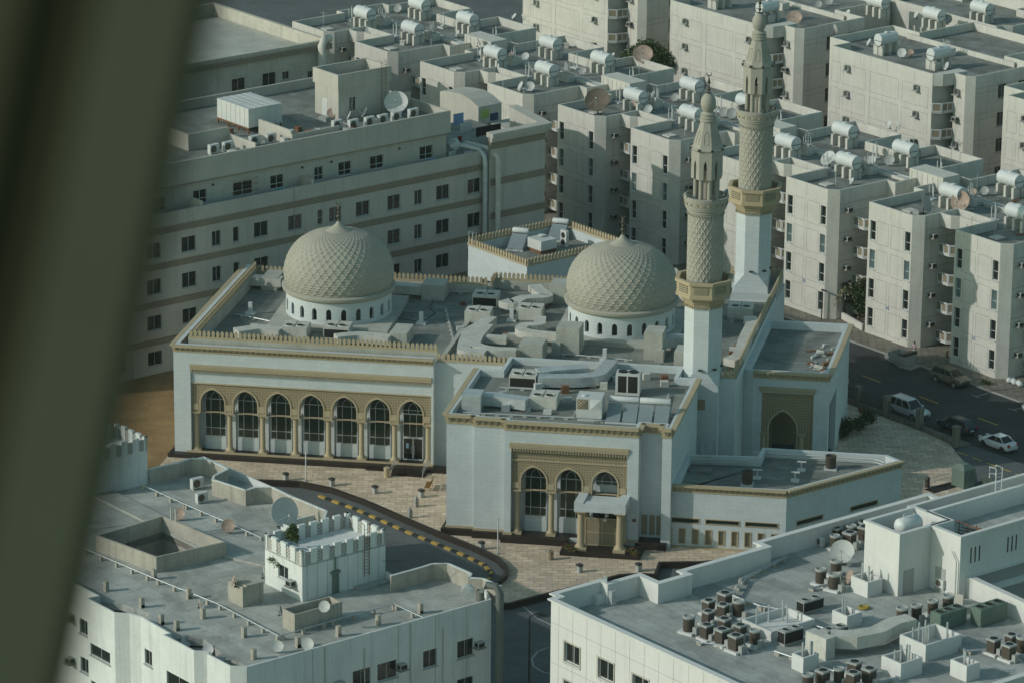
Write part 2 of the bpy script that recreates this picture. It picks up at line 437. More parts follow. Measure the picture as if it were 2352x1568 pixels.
# ------------------------------------------------------------------ mosque
def arch_pts(c, w, zs, za, n=9):
    """pointed arch from (c - w, zs) over the apex (c, za) to (c + w, zs)"""
    L_ = []
    h = za - zs; R_ = (w*w + h*h)/(2*w); a1 = math.asin(min(1, h/R_))
    for i in range(n + 1):
        a = a1*i/n
        L_.append((c - w + R_ - R_*math.cos(a), zs + R_*math.sin(a)))
    return L_ + [(2*c - x, z) for x, z in reversed(L_[:-1])]
def arch_panel(mb, x0, x1, t, z0, z1, arches, depth=.5, mi=0, mr=1, band=2):
    """panel in the plane y = t with pointed openings [(c, w, zs, za)], arch soffits and raised archivolts"""
    arches = sorted(arches); xprev = x0
    for c, w, zs, za in arches:
        if c - w > xprev + 1e-4: mb.quad((xprev, t, z0), (c - w, t, z0), (c - w, t, z1), (xprev, t, z1), mi)
        P = arch_pts(c, w, zs, za)
        for (xa, za_), (xb, zb_) in zip(P[:-1], P[1:]):
            mb.quad((xa, t, za_), (xb, t, zb_), (xb, t, z1), (xa, t, z1), mi)
        Q = [(c - w, z0)] + P + [(c + w, z0)]
        for (xa, za_), (xb, zb_) in zip(Q[:-1], Q[1:]):
            mb.quad((xa, t, za_), (xa, t + depth, za_), (xb, t + depth, zb_), (xb, t, zb_), mr)
        I = [(c - w, z0)] + P + [(c + w, z0)]
        O_ = [(c - w - .16, z0)] + arch_pts(c, w + .16, zs, za + .22) + [(c + w + .16, z0)]
        for k in range(len(I) - 1):
            a, b, e, d = I[k], I[k + 1], O_[k + 1], O_[k]
            y = t - .07
            mb.quad((a[0], y, a[1]), (b[0], y, b[1]), (e[0], y, e[1]), (d[0], y, d[1]), band)
            mb.quad((d[0], y, d[1]), (e[0], y, e[1]), (e[0], t, e[1]), (d[0], t, d[1]), band)
            mb.quad((a[0], y, a[1]), (a[0], t, a[1]), (b[0], t, b[1]), (b[0], y, b[1]), band)
        xprev = c + w
    if x1 > xprev: mb.quad((xprev, t, z0), (x1, t, z0), (x1, t, z1), (xprev, t, z1), mi)
    return mb
def corbels(mb, p0, p1, z0, z1, out=.40, step=.56, mi=0):
    """projecting cornice on tapered corbels along p0->p1 (outside on the right), from z0 to z1"""
    d = Vector((p1[0] - p0[0], p1[1] - p0[1])); ln_ = d.length; d.normalize(); nx, ny = d.y, -d.x
    P = lambda x, k: (p0[0] + d.x*x + nx*k, p0[1] + d.y*x + ny*k)
    h = z1 - z0
    mb.prism([P(0, out), P(ln_, out), P(ln_, -.12), P(0, -.12)], z1 - h*.26, z1, mi)
    mb.prism([P(0, .07), P(ln_, .07), P(ln_, -.12), P(0, -.12)], z0, z0 + h*.16, mi)
    mb.prism([P(0, .025), P(ln_, .025), P(ln_, -.12), P(0, -.12)], z0 + h*.16, z1 - h*.26, mi)
    n = max(1, int(ln_/step)); st = ln_/n
    for i in range(n):
        x = (i + .5)*st; w = st*.25
        a = [P(x - w*.55, .05), P(x + w*.55, .05), P(x + w*.55, .03), P(x - w*.55, .03)]
        b = [P(x - w, out*.85), P(x + w, out*.85), P(x + w, .03), P(x - w, .03)]
        mb.frus(a, z0 + h*.17, b, z1 - h*.27, mi)
def dentil(mb, p0, p1, z0, z1, out=.17, mi=0):
    """stepped string course with fine dentils below"""
    d = Vector((p1[0] - p0[0], p1[1] - p0[1])); ln_ = d.length; d.normalize(); nx, ny = d.y, -d.x
    P = lambda x, k: (p0[0] + d.x*x + nx*k, p0[1] + d.y*x + ny*k)
    h = z1 - z0
    for k0, k1, o in ((.72, 1, out), (.52, .70, out*.8), (.34, .50, out*.55)):
        mb.prism([P(-o*.3, o), P(ln_ + o*.3, o), P(ln_ + o*.3, -.1), P(-o*.3, -.1)], z0 + h*k0, z0 + h*k1, mi)
    n = int(ln_/.27); st = ln_/n
    for i in range(n):
        x = (i + .5)*st
        mb.prism([P(x - .06, out*.45), P(x + .06, out*.45), P(x + .06, -.05), P(x - .06, -.05)], z0, z0 + h*.33, mi)
def merlons(mb, p0, p1, z, step=.47, h=.66, mi=0):
    """row of round headed merlons on a low plinth"""
    d = Vector((p1[0] - p0[0], p1[1] - p0[1])); ln_ = d.length; d.normalize(); nx, ny = d.y, -d.x
    P = lambda x, k: (p0[0] + d.x*x + nx*k, p0[1] + d.y*x + ny*k)
    mb.prism([P(0, .12), P(ln_, .12), P(ln_, -.12), P(0, -.12)], z - .22, z, mi)
    n = max(1, int(ln_/step)); st = ln_/n
    out = [(-.13, 0), (.13, 0), (.13, h*.2), (.165, h*.3), (.165, h*.68), (.09, h*.9), (0, h), (-.09, h*.9), (-.165, h*.68), (-.165, h*.3), (-.13, h*.2)]
    for i in range(n):
        x = (i + .5)*st; k = len(out)
        a = [(*P(x + u_, .06), z + w_) for u_, w_ in out]; b = [(*P(x + u_, -.06), z + w_) for u_, w_ in out]
        mb.add(a + b, [tuple(range(k)), tuple(reversed(range(k, 2*k)))] + [(j, k + j, k + (j + 1) % k, (j + 1) % k) for j in range(k)], mi)
def column(parent, s, t, z0, z1, r=.27, m='carved_tan'):
    c = MB()
    c.box(-r*1.75, r*1.75, -r*1.75, r*1.75, 0, .28); H = z1 - z0
    c.lathe([(r*1.55, .28), (r*1.35, .42), (r*1.12, .55), (r, .7), (r*.92, H - .5), (r*1.08, H - .46), (r*.95, H - .4), (r*1.3, H - .18), (r*1.55, H - .1)], 16)
    c.box(-r*1.6, r*1.6, -r*1.6, r*1.6, H - .1, H)
    return c.build('column', m, parent, (*L(s, t), z0), smooth=40)
def arched_window_meshes(w, h, za, glass='glass_green', low=True):
    """tall pointed window: w half width, h springing height, za apex height, sill at 0"""
    f, p = MB(), MB()
    P = arch_pts(0, w, h, za); Q = [(-w, 0)] + P + [(w, 0)]
    p.add([(x, .03, z) for x, z in Q] + [(x, .05, z) for x, z in Q], [tuple(range(len(Q)))])
    f.tube([(x, .02, z) for x, z in Q], .05, 4)
    f.box(-w, w, -.02, .04, 0, .06)
    iw = w*.45; IP = arch_pts(0, iw, h + .05, h + (za - h)*.62, 6)
    f.tube([(x, 0, z) for x, z in [(-iw, 0)] + IP + [(iw, 0)]], .032, 4)
    f.box(-w, w, -.02, .03, h + .02, h + .075)
    if low:
        for z in (h*.22, h*.62):
            f.box(-w, -iw, -.02, .03, z, z + .05); f.box(iw, w, -.02, .03, z, z + .05)
        f.box(-iw, iw, -.02, .03, h*.22, h*.22 + .05)
    return f.mesh('arched_frame', 'frame_white'), p.mesh('arched_pane', glass)
AWM = arched_window_meshes(1.08, 3.95, 5.35)
AWS = arched_window_meshes(1.08, .35, 1.7, low=False)

mosque = thing('mosque', 'white stone mosque hall with two tan lattice domes and a long arcaded front', 'mosque', (*MW(0, 0), 0), MROT)
def mp(mb, name, mats, smooth=None, parent=None): return mb.build(name, mats, parent or mosque, smooth=smooth, xf=mxf)
ZR = 10.55
# left wing walls (front has the arcade recess), main hall walls
w = MB()
AL, AR, AT, AB = 1.75, 26.75, 9.75, .55
wall(w, (0, 0), (27, 0), 0, 12.0, [(AL, AR, AB, AT)], depth=1.55)
wall(w, (27, 0), (27, .9), 0, 12.0); wall(w, (27, .9), (57.6, .9), 0, 11.4)
wall(w, (57.6, .9), (57.6, 30.5), 0, 11.4); wall(w, (57.6, 30.5), (26.8, 30.5), 0, 11.4)
wall(w, (26.8, 30.5), (26.8, 29.2), 0, 11.4); wall(w, (26.8, 29.2), (0, 29.2), 0, 11.4); wall(w, (0, 29.2), (0, 0), 0, 12.0)
w.prism([(0, 0), (27, 0), (27, .55), (0, .55)], 11.99, 12.02); w.prism([(0, .55), (.55, .55), (.55, 29.2), (0, 29.2)], 11.99, 12.02)
# recess back wall behind the arcade
w.quad((AL, 1.56, AB), (AR, 1.56, AB), (AR, 1.56, AT), (AL, 1.56, AT))
mp(w, 'wall', 'mosque_stone')
# set back parapet walls carrying the merlons
w = MB()
MT = 12.3
pp = [(1.3, 1.4), (27.3, 1.4)]
w.box(1.2, 27.1, 1.4, 1.75, ZR, MT); w.box(1.2, 1.55, 1.75, 28.2, ZR, 11.9); w.box(1.55, 26.8, 27.9, 28.2, ZR, 11.5)
w.box(26.8, 57.5, .95, 1.25, ZR, 11.5); w.box(57.2, 57.5, 1.25, 30.3, ZR, 11.5); w.box(27.1, 51.6, 30.0, 30.3, ZR, 11.5); w.box(57.2, 57.5, 30.3, 36.9, ZR, 11.5); w.box(51.6, 57.2, 36.9, 37.2, ZR, 11.5)
w.box(27.0, 27.3, 27.9, 30.0, ZR, 11.5)
mp(w, 'parapet', 'membrane_roof_pale')
w = MB()
merlons(w, (1.2, 1.55), (27.1, 1.55), MT + .22); mp(w, 'crenellation', 'carved_tan')
w = MB(); merlons(w, (1.37, 28.1), (1.37, 1.7), 12.12); mp(w, 'crenellation', 'carved_tan')
w = MB(); merlons(w, (26.8, 28.05), (1.4, 28.05), 11.72); mp(w, 'crenellation', 'carved_tan')
w = MB(); merlons(w, (27.1, 1.1), (52.2, 1.1), 11.72); mp(w, 'crenellation', 'carved_tan')
w = MB(); merlons(w, (56.3, 1.1), (57.35, 1.1), 11.72); merlons(w, (57.35, 1.1), (57.35, 37.0), 11.72); mp(w, 'crenellation', 'carved_tan')
w = MB(); merlons(w, (57.2, 37.05), (51.6, 37.05), 11.72); merlons(w, (51.6, 30.15), (27.1, 30.15), 11.72); merlons(w, (27.15, 30.1), (27.15, 28.0), 11.72); mp(w, 'crenellation', 'carved_tan')
w = MB(); w.prism([(.3, .3), (26.9, .3), (26.9, 29), (.3, 29)], ZR - .4, ZR, bot=False)
w.prism([(26.9, .93), (57.4, .93), (57.4, 30.2), (26.9, 30.2)], ZR - .4, ZR + .005, bot=False)
mp(w, 'roof', 'membrane_roof')
w = MB(); w.box(26.75, 27.2, 1.8, 27.8, ZR, ZR + .35); mp(w, 'roof_kerb', 'membrane_roof_pale')
w = MB(); w.box(26.55, 27.5, 1.8, 2.3, ZR, ZR + .6); mp(w, 'roof_hatch', 'membrane_roof_pale')
# big corbelled cornice, string course, plinth, podium
w = MB(); corbels(w, (0, 29.2), (0, 0), 11.3, 12.03); corbels(w, (0, 0), (27, 0), 11.3, 12.03); mp(w, 'cornice', 'carved_tan')
w = MB(); dentil(w, (AL, 0), (AR, 0), 9.2, 10.05); mp(w, 'string_course', 'carved_tan')
w = MB(); w.prism([(-.5, -.9), (31.9, -.9), (31.9, .3), (-.5, .3)], 0, .55); w.box(-.5, .02, .3, 29, 0, .5); w.box(AL, AR, .3, 1.56, .2, .56); w.box(20.3, 22.3, -1.3, -.9, 0, .35); mp(w, 'plinth', 'dark_granite')
w = MB(); w.box(AL - .5, AR + .25, -.12, .02, .553, .75); mp(w, 'base_course', 'carved_tan')
# arcade: seven pointed arches on columns
XC = [5.68 + 3.44*i for i in range(7)]
AC = [5.68 - 1.72 + 3.44*i for i in range(7)]
w = MB(); arch_panel(w, AL, AR, .28, 4.85, 7.98, [(c, 1.24, 5.85, 7.33) for c in AC])
w.quad((AL, .285, 4.85), (AL, .78, 4.85), (AR, .78, 4.85), (AR, .285, 4.85), 1)
for x in XC[:-1] + [AL + .45, AR - .45]: w.box(x - .3, x + .3, .2, .279, 5.1, 5.75, 2)
for x in XC[:-1]: w.box(x - .46, x + .46, .24, .8, 4.86, 5.0, 2)
mp(w, 'arcade_panel', ['arabesque_tan', 'carved_tan', 'carved_tan'])
w = MB(); w.quad((AL, .2, 7.98), (AR, .2, 7.98), (AR, .2, 9.3), (AL, .2, 9.3)); w.quad((AL, .2, 7.98), (AL, .8, 7.98), (AR, .8, 7.98), (AR, .2, 7.98)); mp(w, 'frieze', 'mosque_stone')
w = MB(); w.box(AL, AR, .12, .3, 7.93, 8.06); mp(w, 'moulding', 'carved_tan')
for x in XC[:-1] + [AL + .45, AR - .4]: column(mosque, x, .55, .56, 4.85)
w = MB()
for x in XC[:-1]:
    w.box(x - .42, x + .42, 1.3, 1.57, .56, 4.9)
mp(w, 'wall_pier', 'mosque_stone')
for i, c in enumerate(AC):
    if i < 6:
        o = inst(AWM[0], 'arched_window', mosque, (*L(c, 1.42), 1.95)); inst(AWM[1], 'pane', o)
        MB().box(c - 1.12, c + 1.12, 1.35, 1.56, .56, 1.93).build('sill_panel', 'mosque_stone', mosque, xf=mxf)
    else:
        o = inst(AWS[0], 'arched_window', mosque, (*L(c, 1.42), 5.55)); inst(AWS[1], 'pane', o)
        o = inst(window_meshes(2.1, 2.5, 3, 1, 'glass_green', 'frame_white', False, None)[0], 'window', mosque, (*L(c - 1.05, 1.42), 3.05))
        inst(window_meshes(2.1, 2.5, 3, 1, 'glass_green', 'frame_white', False, None)[1], 'pane', o)
        d = MB(); d.box(-1.05, -.97, 0, .1, 0, 2.4); d.box(.97, 1.05, 0, .1, 0, 2.4); d.box(-1.05, 1.05, 0, .1, 2.32, 2.45); d.box(-.07, .07, 0, .1, 0, 2.32); d.box(-1.05, 1.05, 0, .1, 0, .12)
        d = d.build('entrance_door', 'frame_white', mosque, (*L(c, 1.36), .6))
        MB().box(-.97, .97, .04, .06, .1, 2.32).build('pane', 'glass_dark', d)
        MB().tube([(-.13, -.06, .7), (-.13, -.06, 1.6)], .03).tube([(.13, -.06, .7), (.13, -.06, 1.6)], .03).build('handle', 'frame_alu', d)
        MB().box(-.72, -.42, .025, .036, 1.25, 1.8).build('notice', 'paper_blue', d)
# steps and railings at the right end of the arcade
w = MB()
for k in range(5): w.box(23.1, 26.6, -1.0 - .36*(5 - k), -.88, 0, .11*(k + 1))
mp(w, 'steps', 'dark_granite')
for x in (23.2, 26.5):
    w = MB(); w.tube([(x, -2.7, .1), (x, -2.7, 1.0), (x, -.6, 1.55), (x, -.6, .6)], .035); w.tube([(x, -2.7, .6), (x, -.6, 1.1)], .03); mp(w, 'handrail', 'galvanised')
# domes
def dome(cx, cy):
    prof = [(5.62, 0), (5.62, .02)]
    d = MB()
    dr = MB(); n = 22; r = 5.58
    # drum as wall facets with round headed niches
    for i in range(n):
        a0, a1 = 2*PI*i/n, 2*PI*(i + 1)/n; N_ = 10
        P = lambda a, z, rr=r: (rr*math.cos(a), rr*math.sin(a), z)
        da = (a1 - a0)
        l, rgt = a0 + da*.32, a0 + da*.68
        for u0, u1 in ((a0, (a0 + l)/2), ((a0 + l)/2, l), (rgt, (rgt + a1)/2), ((rgt + a1)/2, a1)):
            dr.quad(P(u0, 0), P(u1, 0), P(u1, 2.4), P(u0, 2.4))
        pts = [(l, 1.3)] + [((l + rgt)/2 - (rgt - l)/2*math.cos(PI*k/8), 1.3 + .42*math.sin(PI*k/8)) for k in range(1, 8)] + [(rgt, 1.3)]
        for (ua, za), (ub, zb) in zip(pts[:-1], pts[1:]):
            dr.quad(P(ua, za), P(ub, zb), P(ub, 2.4), P(ua, 2.4))
            dr.quad(P(ua, za), P(ua, za, r - .3), P(ub, zb, r - .3), P(ub, zb))
        dr.quad(P(l, 0), P(rgt, 0), P(rgt, .42), P(l, .42))
        dr.quad(P(l, .42), P(rgt, .42), P(rgt, .42, r - .3), P(l, .42, r - .3))
        dr.quad(P(l, .42), P(l, .42, r - .3), P(l, 1.3, r - .3), P(l, 1.3)); dr.quad(P(rgt, .42), P(rgt, 1.3), P(rgt, 1.3, r - .3), P(rgt, .42, r - .3))
    plat = MB().box(-6.4, 6.4, -6.4, 6.4, 0, .5)
    o = inst(plat.mesh('platform', 'membrane_roof_pale'), 'dome_platform', mosque, (*L(cx, cy), ZR + .005))
    z0 = 11.05
    drum = dr.build('drum', 'mosque_stone', mosque, (*L(cx, cy), z0))
    for i in range(n):
        a = 2*PI*(i + .5)/n
        f = DRW; q = inst(f, 'window', drum, ((r - .33)*math.cos(a), (r - .33)*math.sin(a), .42), a + PI/2)
    m = MB().lathe([(5.6, 0), (5.75, .05), (5.8, .16), (5.95, .22), (6.02, .42), (6.02, .55), (5.85, .66), (5.6, .70), (5.4, .70)], 72, cap=False)
    m.build('dome_moulding', 'dome_tan', mosque, (*L(cx, cy), z0 + 2.35), smooth=35)
    # shell: bulging profile with lozenge ribs in relief
    K = [(5.50, 0), (5.72, .75), (5.74, 1.6), (5.55, 2.55), (5.12, 3.5), (4.42, 4.38), (3.40, 5.10), (2.05, 5.62), (1.2, 5.80)]
    def prof(u):
        x = u*(len(K) - 1); i = min(int(x), len(K) - 2); f = x - i
        p0, p1, p2, p3 = K[max(i - 1, 0)], K[i], K[i + 1], K[min(i + 2, len(K) - 1)]
        cr = lambda a, b, c, e: .5*(2*b + (c - a)*f + (2*a - 5*b + 4*c - e)*f*f + (3*b - a - 3*c + e)*f**3)
        return cr(*[p[0] for p in (p0, p1, p2, p3)]), cr(*[p[1] for p in (p0, p1, p2, p3)])
    NU, NT, ND = 190, 400, 40
    rows = []; v = 0.; pr = None
    for i in range(NU + 1):
        rr, zz = prof(i/NU)
        if pr: v += math.hypot(rr - pr[0], zz - pr[1])*ND/(2*PI*(rr + pr[0])/2)*.78
        pr = (rr, zz); rows.append((rr, zz, v))
    vs, fs = [], []
    for i, (rr, zz, v) in enumerate(rows):
        i0, i1 = max(0, i - 1), min(NU, i + 1)
        dr_, dz_ = rows[i1][0] - rows[i0][0], rows[i1][1] - rows[i0][1]; q = math.hypot(dr_, dz_)
        nr, nz = dz_/q, -dr_/q
        amp = .085*min(1, rr/3.2)
        for k in range(NT):
            th = k/NT*ND
            a, b = th + v, th - v
            a += .09*math.sin(4*PI*b); b += .09*math.sin(4*PI*(th + v))
            da, db = abs(a - round(a)), abs(b - round(b))
            h = max(math.exp(-(da/.085)**2), math.exp(-(db/.085)**2))
            R_, Z_ = rr + nr*amp*h, zz + nz*amp*h
            an = 2*PI*k/NT
            vs.append((R_*math.cos(an), R_*math.sin(an), Z_))
    for i in range(NU):
        for k in range(NT):
            fs.append((i*NT + k, i*NT + (k + 1) % NT, (i + 1)*NT + (k + 1) % NT, (i + 1)*NT + k))
    sh = MB().add(vs, fs).build('dome', 'dome_tan', mosque, (*L(cx, cy), z0 + 3.0), smooth=60)
    cap = MB().lathe([(1.5, 5.56), (1.56, 5.64), (1.48, 5.72), (1.05, 5.95), (.62, 6.2), (.33, 6.48), (.2, 6.7), (.12, 6.78)], 32)
    cap.build('dome_cap', 'dome_tan', sh, smooth=50)
    fi = MB().lathe([(.1, 7.85), (.2, 7.95), (.09, 8.08), (.06, 8.15), (.24, 8.3), (.27, 8.42), (.2, 8.55), (.06, 8.65), (.17, 8.78), (.17, 8.86), (.05, 8.98), (.16, 9.05), (.2, 9.15), (.13, 9.5), (.03, 9.72)], 14)
    fi.tube([(.22*math.cos(a), 0, 9.92 + .22*math.sin(a)) for a in [rad(x) for x in range(-225, 46, 18)]], [.015 + .045*math.sin(PI*k/15) for k in range(16)], 6)
    fi.build('finial', 'bronze', sh, (0, 0, -1.12), smooth=50)
f = MB()
for k in range(9): pass
pts = [(-.32, 0), (.32, 0), (.32, .88)] + [(.32*math.cos(PI*k/8), .88 + .4*math.sin(PI*k/8)) for k in range(1, 8)] + [(-.32, .88)]
f.add([(x, 0, z) for x, z in pts], [tuple(range(len(pts)))])
DRW = f.mesh('drum_window', 'glass_dark')
dome(13.0, 17.7); dome(43.0, 18.2)
# rooftop shafts built of block
def shaft(parent, s, t, w_, d, h, z=ZR, m='membrane_roof_pale'):
    MB().prism([L(s, t), L(s + w_, t), L(s + w_, t + d), L(s, t + d)], z, z + h).build('vent_shaft', m, parent)
for p, w_, h in ((T('C1', 1765, 1040), 2.9, 1.9), (T('C1', 2150, 965), 2.9, 2.9), (T('C1', 745, 395), 2.9, 1.75), (T('C1', 2080, 430), 2.2, 2.1), (T('C2', 715, 1015), 2.3, 2.9), (T('C2', 1030, 1150), 2.6, 2.2), (T('C1', 410, 870), 2.2, 1.4), (T('C0', 1160, 290), 2.2, 1.4)):
    s, t = S(p, ZR); shaft(mosque, s, t, w_*.83, 2.6 if h > 1.5 else 3.4, h)
for p, w_, h in ((T('C1', 2105, 975), .9, 1.4), (T('C1', 1590, 830), 2.3, .8), (T('C2', 830, 1040), .9, 1.2)):
    s, t = S(p, ZR); shaft(mosque, s, t, w_, .9, h)
for p in (T('C1', 745, 640), T('C1', 1690, 610), T('C0', 1050, 540), T('C2', 310, 1025)):
    s, t = S(p, ZR); m = MB(); m.box(-.5, .5, -.5, .5, 0, .15); m.box(-.2, .2, -.2, .2, .15, 1.3); m.build('roof_vent', 'tank_white', mosque, (*L(s, t), ZR))
for pts in ([(455, 575), (620, 600), (750, 630), (890, 530), (830, 470), (870, 400), (800, 240)], [(1350, 905), (1700, 880)]):
    MB().tube([(*L(*s_('C1', x, y, ZR + .05)), ZR + .05) for x, y in pts], .04, 5).build('roof_cable', 'dark_metal', mosque)

# right portal wing of the hall
portal = thing('portal_wing', 'lower portal wing with a deep pointed archway beside the hall\'s right wall', 'portal', (*MW(0, 0), 0), MROT)
PX0, PX1, PT0, PT1, PH = 58.6, 66.3, 6.6, 24.0, 10.6
w = MB()
wall(w, (PX0, PT0), (PX1, PT0), 0, PH, [(PX0 + .9 - PX0, PX1 - PX0 - 1.5, .3, 8.3)], depth=.5)
wall(w, (PX1, PT0), (PX1, PT1), 0, PH, [(1.2, 6.8, .3, 7.0)], depth=.6); wall(w, (PX1, PT1), (57.6, PT1), 0, PH); wall(w, (57.62, PT0 + .3), (PX0, PT0), 0, PH)
q = [(PX0, PT0), (PX1, PT0), (PX1, PT1), (57.62, PT1), (57.62, PT0 + .3)]; qi = offset(q, .45)
for i in range(5):
    j = (i + 1) % 5
    w.quad((*q[i], PH), (*q[j], PH), (*qi[j], PH), (*qi[i], PH)); w.quad((*qi[i], PH), (*qi[j], PH), (*qi[j], PH - .9), (*qi[i], PH - .9))
w.build('wall', 'mosque_stone', portal, xf=mxf)
MB().prism(qi, PH - 1.1, PH - .85, bot=False).build('roof', 'membrane_roof', portal, xf=mxf)
w = MB(); corbels(w, (PX0, PT0), (PX1, PT0), PH - .8, PH + .02); corbels(w, (PX1, PT0), (PX1, PT1), PH - .8, PH + .02); w.build('cornice', 'carved_tan', portal, xf=mxf)
w = MB(); dentil(w, (PX0 + .7, PT0), (PX1 - 1.4, PT0), 8.3, 8.95, .25); w.build('string_course', 'carved_tan', portal, xf=mxf)
w = MB(); arch_panel(w, PX0 + .9, PX1 - 1.5, PT0 + .3, .3, 8.3, [(61.7, 1.45, 4.2, 6.3)], depth=.6); w.build('arch_panel', ['arabesque_tan', 'carved_tan', 'carved_tan'], portal, xf=mxf)
for x in (59.75, 63.65): column(portal, x, PT0 + .25, .3, 4.0, .26)
w = MB(); arch_panel(w, 58.75, 65.4, 11.0, .3, 8.2, [(61.2, 1.2, 3.6, 5.2)], depth=.5); w.box(58.75, 65.4, 13.98, 13.999, .3, 8.2); w.build('inner_arch', ['carved_tan', 'carved_tan', 'arabesque_tan'], portal, xf=mxf)
w = MB(); w.box(58.7, 66.0, PT0 + .9, 14, .15, .3); w.box(58.7, 65.4, 14, 14.2, .3, 8.2); w.box(58.7, 58.75, PT0 + .9, 14, .3, 8.2); w.box(58.7, 66.2, PT0 + .9, 14, 8.2, 8.3); w.build('porch_interior', 'blue_floor', portal, xf=mxf)
rng = random.Random(3)
deb = MB()
for k in range(22):
    s = 63.2 + rng.random()*2.2; t = 9.5 + rng.random()*9; a = rng.random()*3
    l, h = .3 + rng.random()*.9, .06 + rng.random()*.3
    m = Matrix.Translation((s, t, PH - .83)) @ Matrix.Rotation(a, 4, 'Z') @ Matrix.Rotation(rng.random()*.5, 4, 'X')
    b = MB().box(-l/2, l/2, -.12, .12, 0, h); deb.merge(b, m, rng.randrange(3))
tag(deb.build('debris_pile', ['unit_white', 'rust', 'membrane_roof_pale'], None, (*MW(0, 0), 0), MROT, xf=mxf), 'scattered scrap and offcuts lying along the portal wing roof', 'debris')

# ------------------------------------------------------------------ entrance pavilion in front
pav = thing('entrance_pavilion', 'white entrance pavilion with three tan arches and a columned porch', 'pavilion', (*MW(0, 0), 0), MROT)
PZ, PRF = 12.45, 11.75
poly = [(32.2, -18.0), (35.0, -18.0), (35.0, -18.4), (38.1, -18.4), (38.1, -19.0), (51.2, -19.0), (51.2, -17.4), (53.4, -17.4), (53.4, -18.6), (54.3, -18.6), (54.3, -2.6), (52.35, -2.6), (52.35, .9), (34.6, .9), (34.6, -3.4), (32.2, -3.4)]
w = MB(); n = len(poly); OPX = (38.75, 50.1)
for i in range(n):
    wall(w, poly[i], poly[(i + 1) % n], 0, PZ, [(OPX[0] - 38.1, OPX[1] - 38.1, .75, 10.1)] if i == 4 else (), depth=1.55)
qi = offset(poly, .38)
for i in range(n):
    j = (i + 1) % n
    w.quad((*poly[i], PZ), (*poly[j], PZ), (*qi[j], PZ), (*qi[i], PZ)); w.quad((*qi[i], PZ), (*qi[j], PZ), (*qi[j], PRF - .05), (*qi[i], PRF - .05))
w.quad((OPX[0], -17.44, .75), (OPX[1], -17.44, .75), (OPX[1], -17.44, 10.1), (OPX[0], -17.44, 10.1))
w.build('wall', 'mosque_stone', pav, xf=mxf)
MB().prism(qi, PRF - .3, PRF, bot=False).build('roof', 'membrane_roof', pav, xf=mxf)
w = MB()
for i in list(range(0, 10)) + [15]: corbels(w, poly[i], poly[(i + 1) % n], 11.5, PZ + .03)
w.build('cornice', 'carved_tan', pav, xf=mxf)
w = MB(); dentil(w, (OPX[0] - .1, -19), (OPX[1] + .1, -19), 9.4, 10.3); w.build('string_course', 'carved_tan', pav, xf=mxf)
w = MB(); q = offset(poly[:12], 0)
w.prism([(31.75, -18.5), (34.9, -18.5), (34.9, -18.9), (37.9, -18.9), (37.9, -19.7), (44.5, -19.7), (44.5, -17), (31.75, -17)], 0, .8); w.box(31.75, 32.3, -17, -3.4, 0, .8); w.box(51.0, 54.0, -19.2, -17, 0, .8); w.box(38.75, 50.1, -18.7, -17.44, .3, .77)
w.build('plinth', 'dark_granite', pav, xf=mxf)
w = MB(); w.box(32.1, 35.02, -18.12, -17.9, .803, 1.02); w.box(34.92, 38.12, -18.52, -18.3, .803, 1.02); w.box(38.0, 38.9, -19.14, -18.9, .803, 1.05); w.box(50.05, 51.3, -19.14, -18.9, .803, 1.05); w.build('base_course', 'carved_tan', pav, xf=mxf)
PA_ = [40.93, 44.4, 47.9]
w = MB(); arch_panel(w, OPX[0], OPX[1], -18.7, 5.35, 8.4, [(c, 1.24, 6.3, 7.75) for c in PA_])
w.quad((OPX[0], -18.695, 5.35), (OPX[0], -18.2, 5.35), (OPX[1], -18.2, 5.35), (OPX[1], -18.695, 5.35), 1)
for x in (42.66, 46.15, 39.2, 49.65): w.box(x - .3, x + .3, -18.78, -18.701, 5.55, 6.15, 2)
w.quad((OPX[0], -18.7, 8.5), (OPX[1], -18.7, 8.5), (OPX[1], -18.7, 9.4), (OPX[0], -18.7, 9.4), 0)
w.box(OPX[0], OPX[1], -18.8, -18.6, 8.38, 8.52, 2)
w.build('arcade_panel', ['arabesque_tan', 'carved_tan', 'carved_tan'], pav, xf=mxf)
for x in (39.3, 42.66, 46.15, 49.5): column(pav, x, -18.45, .77, 5.35)
w = MB()
for x in (42.66, 46.15): w.box(x - .42, x + .42, -17.7, -17.43, .77, 5.4)
w.build('wall_pier', 'mosque_stone', pav, xf=mxf)
for i, c in enumerate(PA_):
    m = AWM if i < 2 else AWS
    o = inst(m[0], 'arched_window', pav, (*L(c, -17.55), 2.35 if i < 2 else 5.95)); inst(m[1], 'pane', o)
    if i < 2: MB().box(c - 1.12, c + 1.12, -17.65, -17.43, .77, 2.33).build('sill_panel', 'mosque_stone', pav, xf=mxf)
# porch with two free columns, pierced gate behind
PS0, PS1, PF = 45.6, 50.3, -21.4
w = MB()
w.box(PS0 - .15, PS1 + .15, PF - .25, -18.75, 4.55, 5.25); w.box(PS0 - .15, PS0 + .75, PF - .25, -18.75, 5.25, 5.5); w.box(PS1 - .75, PS1 + .15, PF - .25, -18.75, 5.25, 5.5)
w.box(PS0 + .75, PS1 - .75, PF - .25, PF + .6, 5.252, 5.4)
w.build('porch_canopy', 'mosque_stone', pav, xf=mxf)
for x in (PS0 + .45, PS1 - .45):
    column(pav, x, PF + .25, .55, 4.55, .34); column(pav, x, -19.2, .78, 4.55, .25)
w = MB(); w.prism([(44.2, -22.2), (52.0, -22.2), (52.0, -19.5), (44.2, -19.5)], 0, .55); w.build('porch_step', 'dark_granite', pav, xf=mxf)
gt = MB()
for x in (46.3, 47.95, 49.55): gt.box(x - .05, x + .05, -20.05, -19.95, .56, 3.4)
